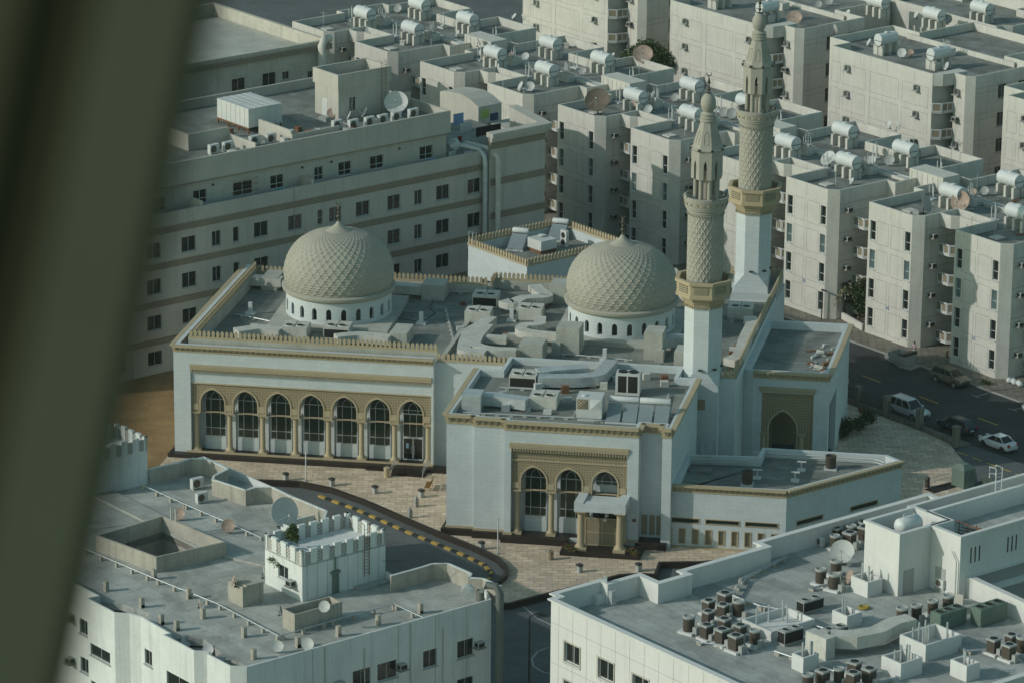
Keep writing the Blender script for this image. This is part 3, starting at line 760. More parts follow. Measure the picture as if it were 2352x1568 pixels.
gt.box(46.3, 49.55, -20.04, -19.96, .58, .7); gt.box(46.3, 49.55, -20.04, -19.96, 3.3, 3.42); gt.box(46.3, 49.55, -20.04, -19.96, 1.9, 2.0); gt.box(46.35, 49.5, -20.015, -19.985, .6, 3.38, 1)
gt.build('gate', ['carved_tan', 'lattice_fine'], pav, xf=mxf)
dk = MB().box(46.4, 49.6, -17.7, -17.5, .8, 5.2); dk.build('doorway', 'glass_dark', pav, xf=mxf)
lm = MB()
for x, z in ((46.95, 3.7), (48.3, 3.5), (48.45, 3.95)): lm.lathe([(.02, z - .2), (.17, z - .12), (.2, z), (.17, z + .12), (.02, z + .2)], 12, (x, -20.6))
lm.tube([(46.95, -20.6, 3.9), (46.95, -20.6, 4.56)], .015); lm.tube([(48.4, -20.6, 4.0), (48.4, -20.6, 4.56)], .015)
lm.build('globe_lamp', 'tank_white', pav, smooth=50, xf=mxf)
MB().box(50.7, 51.05, -19.06, -19.002, 2.9, 3.2).build('wall_plaque', 'rust', pav, xf=mxf)
w = MB()
for k in range(3):
    x = 51.35 + k*.72; w.box(x, x + .55, -17.46, -17.402, 1.1, 3.1)
w.build('screen_panel', 'lattice_fine', pav, xf=mxf)
# low link block left of the pavilion
lk = MB(); lk.box(30.9, 32.19, -9.6, -3.5, .8, 6.9); lk.build('side_block', 'mosque_stone', pav, xf=mxf)
lk = MB(); corbels(lk, (30.9, -3.5), (30.9, -9.6), 6.3, 6.95); corbels(lk, (30.9, -9.6), (32.19, -9.6), 6.3, 6.95); lk.build('cornice', 'carved_tan', pav, xf=mxf)
lk = MB(); lk.box(30.5, 32.19, -10.0, -3.5, 0, .8); lk.frus([(29.3, -4.6), (30.9, -4.6), (30.9, -3.6), (29.3, -3.6)], 1.0, [(30.3, -4.6), (30.9, -4.6), (30.9, -3.6), (30.3, -3.6)], 3.0); lk.build('plinth', 'dark_granite', pav, xf=mxf)

# ------------------------------------------------------------------ low annex right of the pavilion
ann = thing('annex', 'low white annex with nine pierced screens below three slit windows', 'annex', (*MW(0, 0), 0), MROT)
AZ, AF = 6.5, 5.6
poly = [(53.4, -17.6), (65.4, -17.6), (75.3, -6.8), (73.7, -5.3), (61.3, -5.3), (61.2, -8.0), (54.32, -8.6), (54.32, -17.2)]
SL = [(53.75, 56.95), (57.65, 60.85), (61.5, 64.6)]
GRX = [53.75 + 1.281*i for i in range(9)]
hol = {0: [(a - 53.4, b - 53.4, 2.65, 3.05) for a, b in SL] + [(x - 53.35, x - 53.35 + .52, .55, 1.95) for x in GRX]}
s1 = [(1.4, 4.6), (8.2, 11.6)]
hol[1] = [(a, b, 2.65, 3.05) for a, b in s1] + [(a + k*1.25, a + k*1.25 + .52, .55, 1.95) for a, b in s1 for k in range(3)]
w = MB(); n = len(poly)
for i in range(n): wall(w, poly[i], poly[(i + 1) % n], 0, AZ, hol.get(i, ()), depth=.25)
qi = offset(poly, .4)
for i in range(n):
    j = (i + 1) % n
    w.quad((*poly[i], AZ), (*poly[j], AZ), (*qi[j], AZ), (*qi[i], AZ)); w.quad((*qi[i], AZ), (*qi[j], AZ), (*qi[j], AF - .05), (*qi[i], AF - .05))
w.build('wall', 'mosque_stone', ann, xf=mxf)
MB().prism(qi, AF - .3, AF, bot=False).build('roof', 'membrane_roof', ann, xf=mxf)
w = MB(); corbels(w, poly[0], poly[1], 5.75, AZ + .03); corbels(w, poly[1], poly[2], 5.75, AZ + .03); w.build('cornice', 'carved_tan', ann, xf=mxf)
for ei in (0, 1):
    d = Vector((poly[ei + 1][0] - poly[ei][0], poly[ei + 1][1] - poly[ei][1])).normalized(); nx, ny = d.y, -d.x
    for x0, x1, z0, z1 in hol[ei]:
        P = lambda x, k: (poly[ei][0] + d.x*x - nx*k, poly[ei][1] + d.y*x - ny*k)
        slit = z0 > 2
        fr = MB()
        for a, b, c, e in ((x0 - .09, x1 + .09, z0 - .09, z0), (x0 - .09, x1 + .09, z1, z1 + .09), (x0 - .09, x0, z0, z1), (x1, x1 + .09, z0, z1)):
            fr.prism([P(a, -.05), P(b, -.05), P(b, .1), P(a, .1)], c, e)
        f = fr.build('slit_window' if slit else 'pierced_screen', 'carved_tan', ann, xf=mxf)
        MB().prism([P(x0, .14), P(x1, .14), P(x1, .18), P(x0, .18)], z0, z1).build('pane' if slit else 'screen', 'glass_green' if slit else 'lattice_fine', f, xf=mxf)
w = MB(); w.box(53.0, 65.6, -18.1, -17.5, 0, .25); w.build('base_course', 'carved_tan', ann, xf=mxf)
for y, z in ((-.85, .35), (-.85, .62)):
    MB().tube([(*L(*p), AF + z) for p in ((54.9, -8.95 - .3), (60.4, -8.6), (60.6, -6.1), (72.5, -6.0), (73.6, -6.9))], .06, 6).build('service_pipe', 'unit_white', ann)
w = MB()
for x in (55.8, 56.6): w.tube([(x, -8.9, AF), (x, -8.9, AF + 1.9), (x, -8.45, AF + 1.9), (x, -8.45, AF + .7)], .04, 6)
for k in range(6): w.tube([(55.8, -8.9, AF + .3*k + .2), (56.6, -8.9, AF + .3*k + .2)], .025, 5)
w.build('roof_ladder', 'galvanised', ann, xf=mxf)
s, t = s_('D2', 1190, 760, AF); MB().box(s, s + 2.2, t, t + 1.3, AF, AF + .25).build('roof_hatch', 'membrane_roof', ann, xf=mxf)
for p in ((T('D2', 1905, 815)), (T('D2', 2300, 840)), (T('D3', 25, 730))):
    s, t = S(p, AF); m = MB(); m.box(-.4, .4, -.4, .4, 0, .12); m.tube([(0, 0, .1), (0, 0, .9)], .07); m.box(-.45, .45, -.12, .12, .85, .95); m.build('pipe_stand', 'unit_white', ann, (*L(s, t), AF))
for i, p in enumerate((T('D2', 1800, 880), T('D3', 330, 715))):
    s, t = S(p, AF)
    o = thing('fan_unit', ('dark round fan unit near the front edge of the annex roof', 'dark round fan unit at the back parapet of the annex roof')[i], 'fan unit', (*MW(s, t), AF + .005), MROT, 'fan units on the annex roof')
    MB().box(-.62, .62, -.62, .62, 0, .14).build('base', 'unit_white', o)
    MB().lathe([(.48, .14), (.52, .2), (.52, 1.25), (.56, 1.3), (.54, 1.4), (.45, 1.4), (.42, 1.25), (.02, 1.22)], 20).build('casing', 'unit_slats', o, smooth=40)

# ------------------------------------------------------------------ minarets
def minaret(s, t, zoff, label):
    o = thing('minaret', label, 'minaret', (*MW(s, t), 0), MROT, 'minarets')
    P8 = PI/8; rt = 1/math.cos(P8)
    b = MB(); h = 1.82
    b.box(-h, h, -h, h, 0, 11.0)
    # broaches: square to octagon
    sq = [(-h, -h), (h, -h), (h, h), (-h, h)]
    a = h*math.tan(P8)
    oc = [(a, -h), (h, -a), (h, a), (a, h), (-a, h), (-h, a), (-h, -a), (-a, -h)]
    vs = [(*p, 11.0) for p in sq] + [(*p, 12.4) for p in oc]
    b.add(vs, [(0, 1, 4, 11), (1, 2, 6, 5), (2, 3, 8, 7), (3, 0, 10, 9), (1, 5, 4), (2, 7, 6), (3, 9, 8), (0, 11, 10)])
    b.prism(oc, 12.4, 19.4)
    b.build('shaft', 'mosque_stone', o)
    em = MB().box(-.55, .55, -h - .03, -h - .001, 8.6, 9.7); em.build('emblem', 'arabesque_tan', o)
    cb = MB().lathe([(2.0, 0), (2.02, .12), (2.18, .3), (2.2, .42), (2.4, .6), (2.42, .75), (2.65, .95)], 8, (0, 0), ph=P8)
    for k in range(48):
        an = 2*PI*k/48; rr = 2.04*math.cos(P8)/math.cos((an + P8) % (PI/4) - P8)
        m = Matrix.Translation((rr*math.cos(an)*.99, rr*math.sin(an)*.99, -.28)) @ Matrix.Rotation(an, 4, 'Z')
        cb.merge(MB().box(-.06, .1, -.05, .05, 0, .3), m)
    cb.build('corbel_ring', 'carved_tan', o, (0, 0, 19.35))
    g_ = MB(); R8 = 2.72*rt
    ring = lambda r: [(r*math.cos(P8 + k*PI/4), r*math.sin(P8 + k*PI/4)) for k in range(8)]
    for z0, z1, r0, r1 in ((20.3, 20.62, R8, R8 - .22), (20.62, 21.72, R8 - .1, R8 - .26), (21.72, 22.02, R8 + .1, R8 - .32)):
        A, B = ring(r0), ring(r1)
        for k in range(8):
            j = (k + 1) % 8; g_.prism([A[k], A[j], B[j], B[k]], z0, z1)
    g_.prism(ring(R8 - .1), 20.3, 20.4)
    g_.build('balcony', 'carved_tan', o)
    A = ring(R8 - .07); ps = MB()
    for k in range(8):
        p, q = Vector(A[k]), Vector(A[(k + 1) % 8]); d = (q - p).normalized(); nrm = Vector((d.y, -d.x)); l = (q - p).length
        x0, x1 = p + d*l*.18, p + d*l*.82
        ps.prism([tuple(x0 + nrm*.02), tuple(x1 + nrm*.02), tuple(x1 - nrm*.02), tuple(x0 - nrm*.02)], 20.8, 21.55)
    ps.build('pierced_panel', 'lattice_fine', o)
    # round lattice shaft with lozenge relief
    NT, NZ, r0, H = 160, 110, 1.72, 7.5
    vs, fs = [], []
    for i in range(NZ + 1):
        z = H*i/NZ
        for k in range(NT):
            th = k/NT*20; v = z*.98
            a_, b_ = th + v, th - v
            a2 = a_ + .08*math.sin(4*PI*b_); b2 = b_ + .08*math.sin(4*PI*a_)
            da, db = abs(a2 - round(a2)), abs(b2 - round(b2))
            hh = .075*max(math.exp(-(da/.1)**2), math.exp(-(db/.1)**2))
            if i in (0, NZ): hh = 0
            an = 2*PI*k/NT; rr = r0 + hh; vs.append((rr*math.cos(an), rr*math.sin(an), 21.0 + z))
    for i in range(NZ):
        for k in range(NT): fs.append((i*NT + k, i*NT + (k + 1) % NT, (i + 1)*NT + (k + 1) % NT, (i + 1)*NT + k))
    MB().add(vs, fs).build('lattice_shaft', 'dome_tan', o, smooth=60)
    rg = MB().lathe([(1.72, 0), (1.8, .1), (1.8, .35), (1.88, .4), (1.9, .62), (2.02, .7), (2.04, .9), (2.12, .95), (2.12, 1.1), (2.18, 1.15), (2.16, 1.55), (2.22, 1.6), (2.26, 1.95), (2.1, 2.0), (2.05, 1.6), (.5, 1.55)], 40, cap=False)
    for k in range(40):
        an = 2*PI*k/40; rg.merge(MB().box(-.03, .09, -.06, .06, 0, .2), Matrix.Translation((1.8*math.cos(an), 1.8*math.sin(an), .1)) @ Matrix.Rotation(an, 4, 'Z'))
    for k in range(20):
        an = 2*PI*k/20; rg.merge(MB().box(-.02, .05, -.17, .17, 0, .24), Matrix.Translation((2.16*math.cos(an), 2.16*math.sin(an), 1.22)) @ Matrix.Rotation(an, 4, 'Z'), 1)
    rg.build('upper_gallery', ['dome_tan', 'lattice_fine'], o, (0, 0, 28.45), smooth=35)
    for k in range(8):
        an = P8 + k*PI/4
        c = MB().lathe([(.3, 0), (.3, .12), (.235, .18), (.225, 2.9), (.3, 3.05)], 12, cap=True)
        c.build('column', 'dome_tan', o, (1.12*math.cos(an), 1.12*math.sin(an), 30.0), smooth=40)
    MB().lathe([(.42, 0), (.42, 3)], 10).build('core', 'dome_tan', o, (0, 0, 30.0), smooth=40)
    lan = MB(); RA, RB = 1.5*rt, 1.22*rt
    for k in range(8):
        p, q = Vector(ring(RA)[k]), Vector(ring(RA)[(k + 1) % 8]); pi_, qi_ = Vector(ring(RB)[k]), Vector(ring(RB)[(k + 1) % 8])
        l = (q - p).length; m = lambda f, z: (*(p + (q - p)*f), z); mi_ = lambda f, z: (*(pi_ + (qi_ - pi_)*f), z)
        Ls = [(.5 - .14, 32.3), (.5 - .14, 33.7), (.5 - .08, 34.0), (.5, 34.25), (.5 + .08, 34.0), (.5 + .14, 33.7), (.5 + .14, 32.3)]
        lan.quad(m(0, 32.3), m(.36, 32.3), m(.36, 35.1), m(0, 35.1)); lan.quad(m(.64, 32.3), m(1, 32.3), m(1, 35.1), m(.64, 35.1))
        for (fa, za), (fb, zb) in zip(Ls[1:-2], Ls[2:-1]): lan.quad(m(fa, za), m(fb, zb), m(fb, 35.1), m(fa, 35.1))
        for (fa, za), (fb, zb) in zip(Ls[:-1], Ls[1:]): lan.quad(m(fa, za), mi_(fa, za), mi_(fb, zb), m(fb, zb))
        lan.quad(mi_(.36, 32.3), mi_(0, 32.3), mi_(0, 35.1), mi_(.36, 35.1)); lan.quad(mi_(1, 32.3), mi_(.64, 32.3), mi_(.64, 35.1), mi_(1, 35.1))
        lan.quad(m(0, 32.3), mi_(0, 32.3), mi_(.36, 32.3), m(.36, 32.3)); lan.quad(m(.64, 32.3), mi_(.64, 32.3), mi_(1, 32.3), m(1, 32.3))
    lan.build('lantern', 'dome_tan', o)
    co = MB().lathe([(1.52*rt, 0), (1.6*rt, .12), (1.6*rt, .22), (1.5*rt, .3), (1.42*rt, .32), (.72*rt, 2.85)], 8, ph=P8)
    for k in range(8):
        an = k*PI/4 + PI/4*0
        f = lambda u, z: Vector((math.cos(an), math.sin(an), 0))*((1.42 + (.72 - 1.42)*(z - .32)/2.53)*1.004 + .012) + Vector((-math.sin(an), math.cos(an), 0))*u + Vector((0, 0, z))
        q = [(-.24, .75), (.24, .75), (.19, 1.8), (0, 2.05), (-.19, 1.8)]
        for i in range(5): co.tube([f(*q[i]), f(*q[(i + 1) % 5])], .035, 4)
    co.build('spire', 'dome_tan', o, (0, 0, 35.1))
    for k in range(8):
        an = P8 + k*PI/4
        MB().box(-.02, .2, -.12, .12, .0, .22).build('spotlight', 'dark_metal', o, (1.62*math.cos(an), 1.62*math.sin(an), 35.2), an)
    for k in (0, 1, 2, 3):
        an = PI/2*k - PI/2 + .5
        MB().lathe([(.08, 0), (.12, .15), (.34, .5), (.36, .5), (.3, .48), (.06, .14)], 14, cap=False).build('loudspeaker', 'unit_grey', o, (1.75*math.cos(an), 1.75*math.sin(an), 30.5), 0).rotation_euler = (0, rad(90), an)
    for k in (-2, -1, 0):
        an = k*PI/4; MB().box(0, .25, -.2, .2, 0, .16).build('floodlight', 'dark_metal', o, (1.83*math.cos(an), 1.83*math.sin(an), 12.7), an)
    nk = MB().lathe([(.78, 0), (.84, .08), (.84, .2), (.74, .26), (.8, .38), (.8, .5), (.66, .56), (.74, .7), (.74, .82), (.5, .92), (.46, 1.0), (.62, 1.25), (.74, 1.6), (.77, 1.95), (.7, 2.3), (.52, 2.62), (.28, 2.82), (.14, 2.9)], 32)
    nk.build('finial_ball', 'dome_tan', o, (0, 0, 37.95), smooth=50)
    fi = MB().lathe([(.13, 0), (.3, .04), (.3, .08), (.05, .12), (.05, .2), (.17, .34), (.19, .44), (.12, .56), (.04, .62), (.12, .72), (.12, .8), (.04, .88), (.17, 1.0), (.16, 1.15), (.07, 1.5), (.02, 1.75)], 12)
    fi.tube([(.23*math.cos(a), 0, 1.98 + .23*math.sin(a)) for a in [rad(x) for x in range(-225, 46, 18)]], [.015 + .05*math.sin(PI*k/15) for k in range(16)], 6)
    fi.build('crescent', 'bronze', o, (0, 0, 40.8), smooth=50)
    return o
minaret(54.2, .85, 0, 'nearer tan minaret with lattice shaft, its square base beside the pavilion roof')
m2 = minaret(54.4, 34.8, 0, 'farther tan minaret with lattice shaft, rising behind the right dome')
m2.location.z = .3
w = MB().box(51.3, 57.58, 30.2, 37.5, 0, ZR + .004); w.build('wall', 'mosque_stone', mosque, xf=mxf)

# ------------------------------------------------------------------ crenellated annex behind the hall (turned to the street grid)
ZB = 11.6
P0 = G((1210.4, 612), ZB); PL = G(T('B1', 1240, 1250), ZB); PRr = G((1388, 551), ZB)
ba = gthing('crenellated_annex', 'small white crenellated block set cornerwise behind the hall', 'annex', P0[0], P0[1])
wL = P0[0] - PL[0]; wR = PRr[1] - P0[1]
poly = [(-wL, 0), (0, 0), (0, wR), (-wL, wR)]
block(ba, poly, 0, ZB, ZB - 1.0, 'mosque_stone', 'membrane_roof', .25, holes={0: [(2.2, 4.6, 6.0, 8.3)]})
window(ba, -wL + 2.2, .15, 6.0, 2.4, 2.3, nx=2)
w = MB()
for i in range(4): merlons(w, poly[i], poly[(i + 1) % 4], ZB + .22)
w.build('crenellation', 'carved_tan', ba)
w = MB()
for k in (0, .7): w.tube([(-wL + .4 + k, .3, ZB - .8), (-wL + .4 + k, .3, ZB + 1.6), (-wL + .4 + k, -.2, ZB + 1.6), (-wL + .4 + k, -.2, ZB + .3)], .04)
w.build('roof_ladder', 'galvanised', ba)
# ------------------------------------------------------------------ apartment blocks of the street row
FZ = [(1.0, 3.2), (4.35, 6.6), (7.75, 10.0), (11.1, 13.35)]
def ac_mesh():
    m = MB(); m.box(-.36, .36, -.62, .1, 0, .5); m.box(-.3, .3, -.63, -.621, .06, .44, 1)
    m.box(-.361, -.36, -.5, -.1, .08, .42, 1); m.box(.36, .361, -.5, -.1, .08, .42, 1)
    m.box(-.5, .5, -.75, .05, -.08, -.02, 2)
    return m.mesh('wall_air_conditioner', ['unit_grey', 'coil_black', 'apartment_joint'])
ACM = ac_mesh()
def hood_mesh():
    m = MB(); m.box(-.34, .34, .0, .06, 0, .62, 1); m.box(-.45, .45, -.7, .06, -.08, 0); m.box(-.4, -.36, -.35, .05, 0, .6); m.box(.36, .4, -.35, .05, 0, .6)
    return m.mesh('empty_conditioner_sleeve', ['unit_grey', 'void_dark'])
HOOD = hood_mesh()
def balcony_mesh(poly, closed):
    """floor slab, white posts and rails, pierced panels along an open outline"""
    m = MB()
    m.prism(closed, 0, .22)
    for p, q in zip(poly[:-1], poly[1:]):
        p, q = Vector(p), Vector(q); d = (q - p); l = d.length; d.normalize(); nr = Vector((d.y, -d.x))
        B = lambda a, b, o, i: [tuple(p + d*a + nr*o), tuple(p + d*b + nr*o), tuple(p + d*b - nr*i), tuple(p + d*a - nr*i)]
        m.prism(B(0, l, .05, .08), 1.22, 1.36); m.prism(B(0, l, .05, .08), .22, .36)
        n = max(1, round(l/1.0))
        for k in range(n + 1):
            x = min(max(l*k/n, .07), l - .07); m.prism(B(x - .07, x + .07, .06, .09), .36, 1.22)
        m.prism(B(.1, l - .1, .02, .02), .36, 1.22, 1)
    return m.mesh('balcony', ['frame_white', 'lattice_tan'])
BALM = balcony_mesh([(8.02, 3.2), (9.75, 3.2), (10.5, 3.9), (13.75, 3.9)], [(8.02, 3.22), (9.75, 3.22), (10.5, 3.92), (13.75, 3.92), (13.75, 6), (8.02, 6)])
BALG = balcony_mesh([(21.82, 3.2), (23.55, 3.2), (24.3, 3.9), (27.1, 3.9)], [(21.82, 3.22), (23.55, 3.22), (24.3, 3.92), (27.1, 3.92), (27.1, 8.2), (21.82, 8.2)])
APOLY = [(0, 0), (7, 0), (8, 1), (8, 6), (13.8, 6), (13.8, 0), (20.8, 0), (21.8, 1), (21.8, 8.2), (23.2, 8.2), (23.2, 15.8), (21.8, 15.8), (21.8, 23.5), (13.8, 23.5), (13.8, 18), (8, 18), (8, 23.5), (0, 23.5), (0, 15.8), (-1.4, 15.8), (-1.4, 8.2), (0, 8.2)]
def num_sign(parent, txt, x, y, z, size=.62):
    cu = bpy.data.curves.new('number_sign', 'FONT'); cu.body = txt; cu.size = size; cu.extrude = .012; cu.align_x = 'CENTER'
    tmp = bpy.data.objects.new('number_sign', cu)
    me = bpy.data.meshes.new_from_object(tmp); bpy.data.objects.remove(tmp)
    me.materials.clear(); me.materials.append(MATS['sign_blue'])
    o = inst(me, 'number_sign', parent, (x, y, z)); o.rotation_euler = (PI/2, 0, 0)
    return o
CLUT = [MB().box(-.4, .4, -.25, .25, 0, .35).mesh('roof_box', 'unit_grey'), MB().tube([(0, 0, 0), (0, 0, 2.2)], .03, 5).tube([(-.5, 0, 2.0), (.5, 0, 2.0)], .018, 4).tube([(-.3, 0, 1.7), (.3, 0, 1.7)], .018, 4).mesh('antenna_pole', 'galvanised'),
        MB().box(-.3, .3, -.3, .3, 0, .55).box(-.36, .36, -.36, .36, .55, .6).mesh('roof_box', 'apartment_plaster'), MB().box(-.9, .9, -.12, .12, 0, .08).box(-.5, .9, .2, .4, 0, .05).mesh('loose_board', 'rust'), MB().tube([(0, 0, 0), (0, 0, 1.5)], .04, 5).mesh('antenna_pole', 'unit_white')]
def apartment(k, label, nums=(None, None)):
    o = gthing('apartment_block', label, 'apartment block', -329.2 - 27.27*k, 312.75 - .35*k, 0, 0, 'pale apartment blocks of the street row')
    fr = [(x, x + .85, z0, z1) for x in (.35, 5.95) for z0, z1 in FZ]
    sd = [(2.2, 3.0, z0 + .7, z1 - .1) for z0, z1 in FZ]
    holes = {0: fr, 5: fr}
    # joint lines: panels drawn by shallow grooves on each front
    lines = []
    for x0 in (0, 13.8):
        for z0, z1 in FZ:
            for a, b in ((1.5, 3.3), (3.7, 5.75)):
                if z0 < 1.5: z0 = .9
                lines += [(x0 + a, x0 + b, -.006, .01, z0 - .25, z0 - .21), (x0 + a, x0 + b, -.006, .01, z1 + .12, z1 + .16), (x0 + a, x0 + a + .035, -.006, .01, z0 - .21, z1 + .12), (x0 + b - .035, x0 + b, -.006, .01, z0 - .21, z1 + .12)]
        lines.append((x0 + 3.48, x0 + 3.52, -.006, .01, 13.9, 15.36))
        for z0, z1 in FZ: lines += [(x0 + 7.995, x0 + 8.006, 1.0, 5.9, z1 + .3, z1 + .34), (x0 + 7.995, x0 + 8.006, 1.0, 5.9, z1 - .75, z1 - .71)]
    for z0, z1 in FZ: lines += [(21.79, 21.806, 1.0, 8.1, z1 + .3, z1 + .34)]
    vary = lambda h: R.random() < .72
    kw = dict(nx=1, nz=2, low=1.0)
    low_teal = [(dict(glass='glass_dark', **kw), lambda h: (h[0]*7 + h[2]*3) % 2.3 > .7), (dict(glass='glass_teal', **kw), lambda h: (h[0]*7 + h[2]*3) % 2.3 <= .7)]
    block(o, APOLY, 0, 15.4, 14.35, 'apartment_plaster', 'apartment_roof', .2, holes, {0: low_teal, 5: low_teal}, lines=lines, jm='apartment_joint')
    # roof bay over the balcony recess
    jp = [(8, 3.3), (9.7, 3.3), (10.4, 4.0), (13.8, 4.0), (13.8, 6.02), (8, 6.02)]
    j = MB(); qi = offset(jp, .18)
    for i in range(4 - 0):
        a, b = jp[i], jp[(i + 1) % 6]
        j.prism([jp[i], jp[(i + 1) % 6], qi[(i + 1) % 6], qi[i]], 13.9, 15.396)
    j.prism(qi, 13.9, 14.34); j.build('roof_bay', 'apartment_plaster', o)
    for z in (10.7, 7.3, 3.95, .6):
        inst(BALM, 'balcony', o, (0, 0, z)); inst(BALG, 'balcony', o, (0, 0, z))
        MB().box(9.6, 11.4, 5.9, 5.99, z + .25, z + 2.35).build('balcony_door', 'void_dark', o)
    for z in (12.75, 9.35, 5.95, 2.55):
        inst(ACM, 'wall_air_conditioner', o, (8, 2.15, z), PI/2); inst(ACM, 'wall_air_conditioner', o, (21.8, 2.15, z), PI/2)
    # central stair link to the next block and its coping
    lk = MB(); lk.box(23.2, 25.87, 10.5, 15.0, 0, 14.2); lk.box(21.9, 27.4, 11.6, 14.2, 14.2, 16.3)
    for i in range(6): lk.box(22.3 + i*.85, 22.36 + i*.85, 11.585, 11.6, 14.4, 16.1, 1)
    lk.build('stair_link', ['apartment_plaster', 'apartment_joint'], o)
    # low wall across the roof, walkway slab
    MB().box(.3, 21.5, 11.9, 12.15, 14.35, 14.7).build('roof_kerb', 'apartment_plaster', o)
    # pipe shafts with standpipes
    for x in (4.9, 15.6):
        s = MB(); q = [(x - .9, 10.5), (x + .9, 10.5), (x + .9, 11.85), (x - .9, 11.85)]; qi = offset(q, .15)
        for i in range(4):
            jn = (i + 1) % 4; s.prism([q[i], q[jn], qi[jn], qi[i]], 14.35, 15.35)
        s = s.build('pipe_shaft', 'apartment_plaster', o)
        p = MB()
        for i in range(9): px, py, h = x - .6 + R.random()*1.2, 10.75 + R.random()*.85, 16.0 + R.random()*.8; p.tube([(px, py, 14.4), (px, py, h)], .045, 5)
        p.build('standpipes', 'unit_white', s)
    pr = MB()
    for x0, y0 in ((11.2, 8.4), (11.2, 16.2), (.6, 9.0), (20.9, 17.3), (12.5, 20.0)):
        for q in range(3): pr.tube([(x0 + q*.35 - .3, y0 + (q % 2)*.2, 14.35), (x0 + q*.35 - .3, y0 + (q % 2)*.2, 15.9 + .4*(q % 2))], .06, 5)
        pr.box(x0 - .6, x0 + .6, y0 - .4, y0 + .5, 14.35, 14.5)
    pr.build('standpipes', 'unit_white', o)
    rp = MB()
    for y in (12.6, 12.9, 13.1): rp.tube([(.6, y, 14.55), (20.6, y + .1, 14.55)], .05, 5)
    rp.tube([(5, 9.5, 14.42), (7, 11.5, 14.42), (12, 11.4, 14.42)], .04, 5); rp.tube([(15, 9, 14.42), (14, 11.4, 14.42)], .04, 5)
    rp.build('roof_pipes', 'galvanised', o)
    for q in range(12):
        x, y = .8 + R.random()*20, .9 + R.random()*21.5
        if 8 < x < 13.8 and not 6.5 < y < 17.5 or 10.2 < y < 12.4: continue
        inst(CLUT[q % len(CLUT)], ('roof_box', 'antenna_pole', 'roof_box', 'loose_board', 'antenna_pole')[q % 5], o, (x, y, 14.352), R.random()*3)
    for (x, y) in ((2.2, 3.0), (15.8, 3.2)): MB().box(x, x + 1.3, y, y + 1.3, 14.351, 14.5).build('roof_hatch', 'apartment_plaster', o)
    for t_, x in zip(nums, (3.5, 17.3)):
        if t_: num_sign(o, t_, x, -.02, 3.62)
    return o
BLK = [(0, 'pale apartment block at right edge with blue 34 and 33 on its sunlit fronts', ('34', '33')),
       (1, 'pale apartment block behind both minarets with a blue 35 on its front', (None, '35')),
       (2, 'pale apartment block directly behind the right dome, its fronts half in shadow', (None, None)),
       (3, 'pale apartment block behind the long beige building\'s right end', (None, None)),
       (4, 'pale apartment block at top left whose roof stands in grey shade', (None, None))]
for k, lab, nums in BLK: apartment(k, lab, nums)

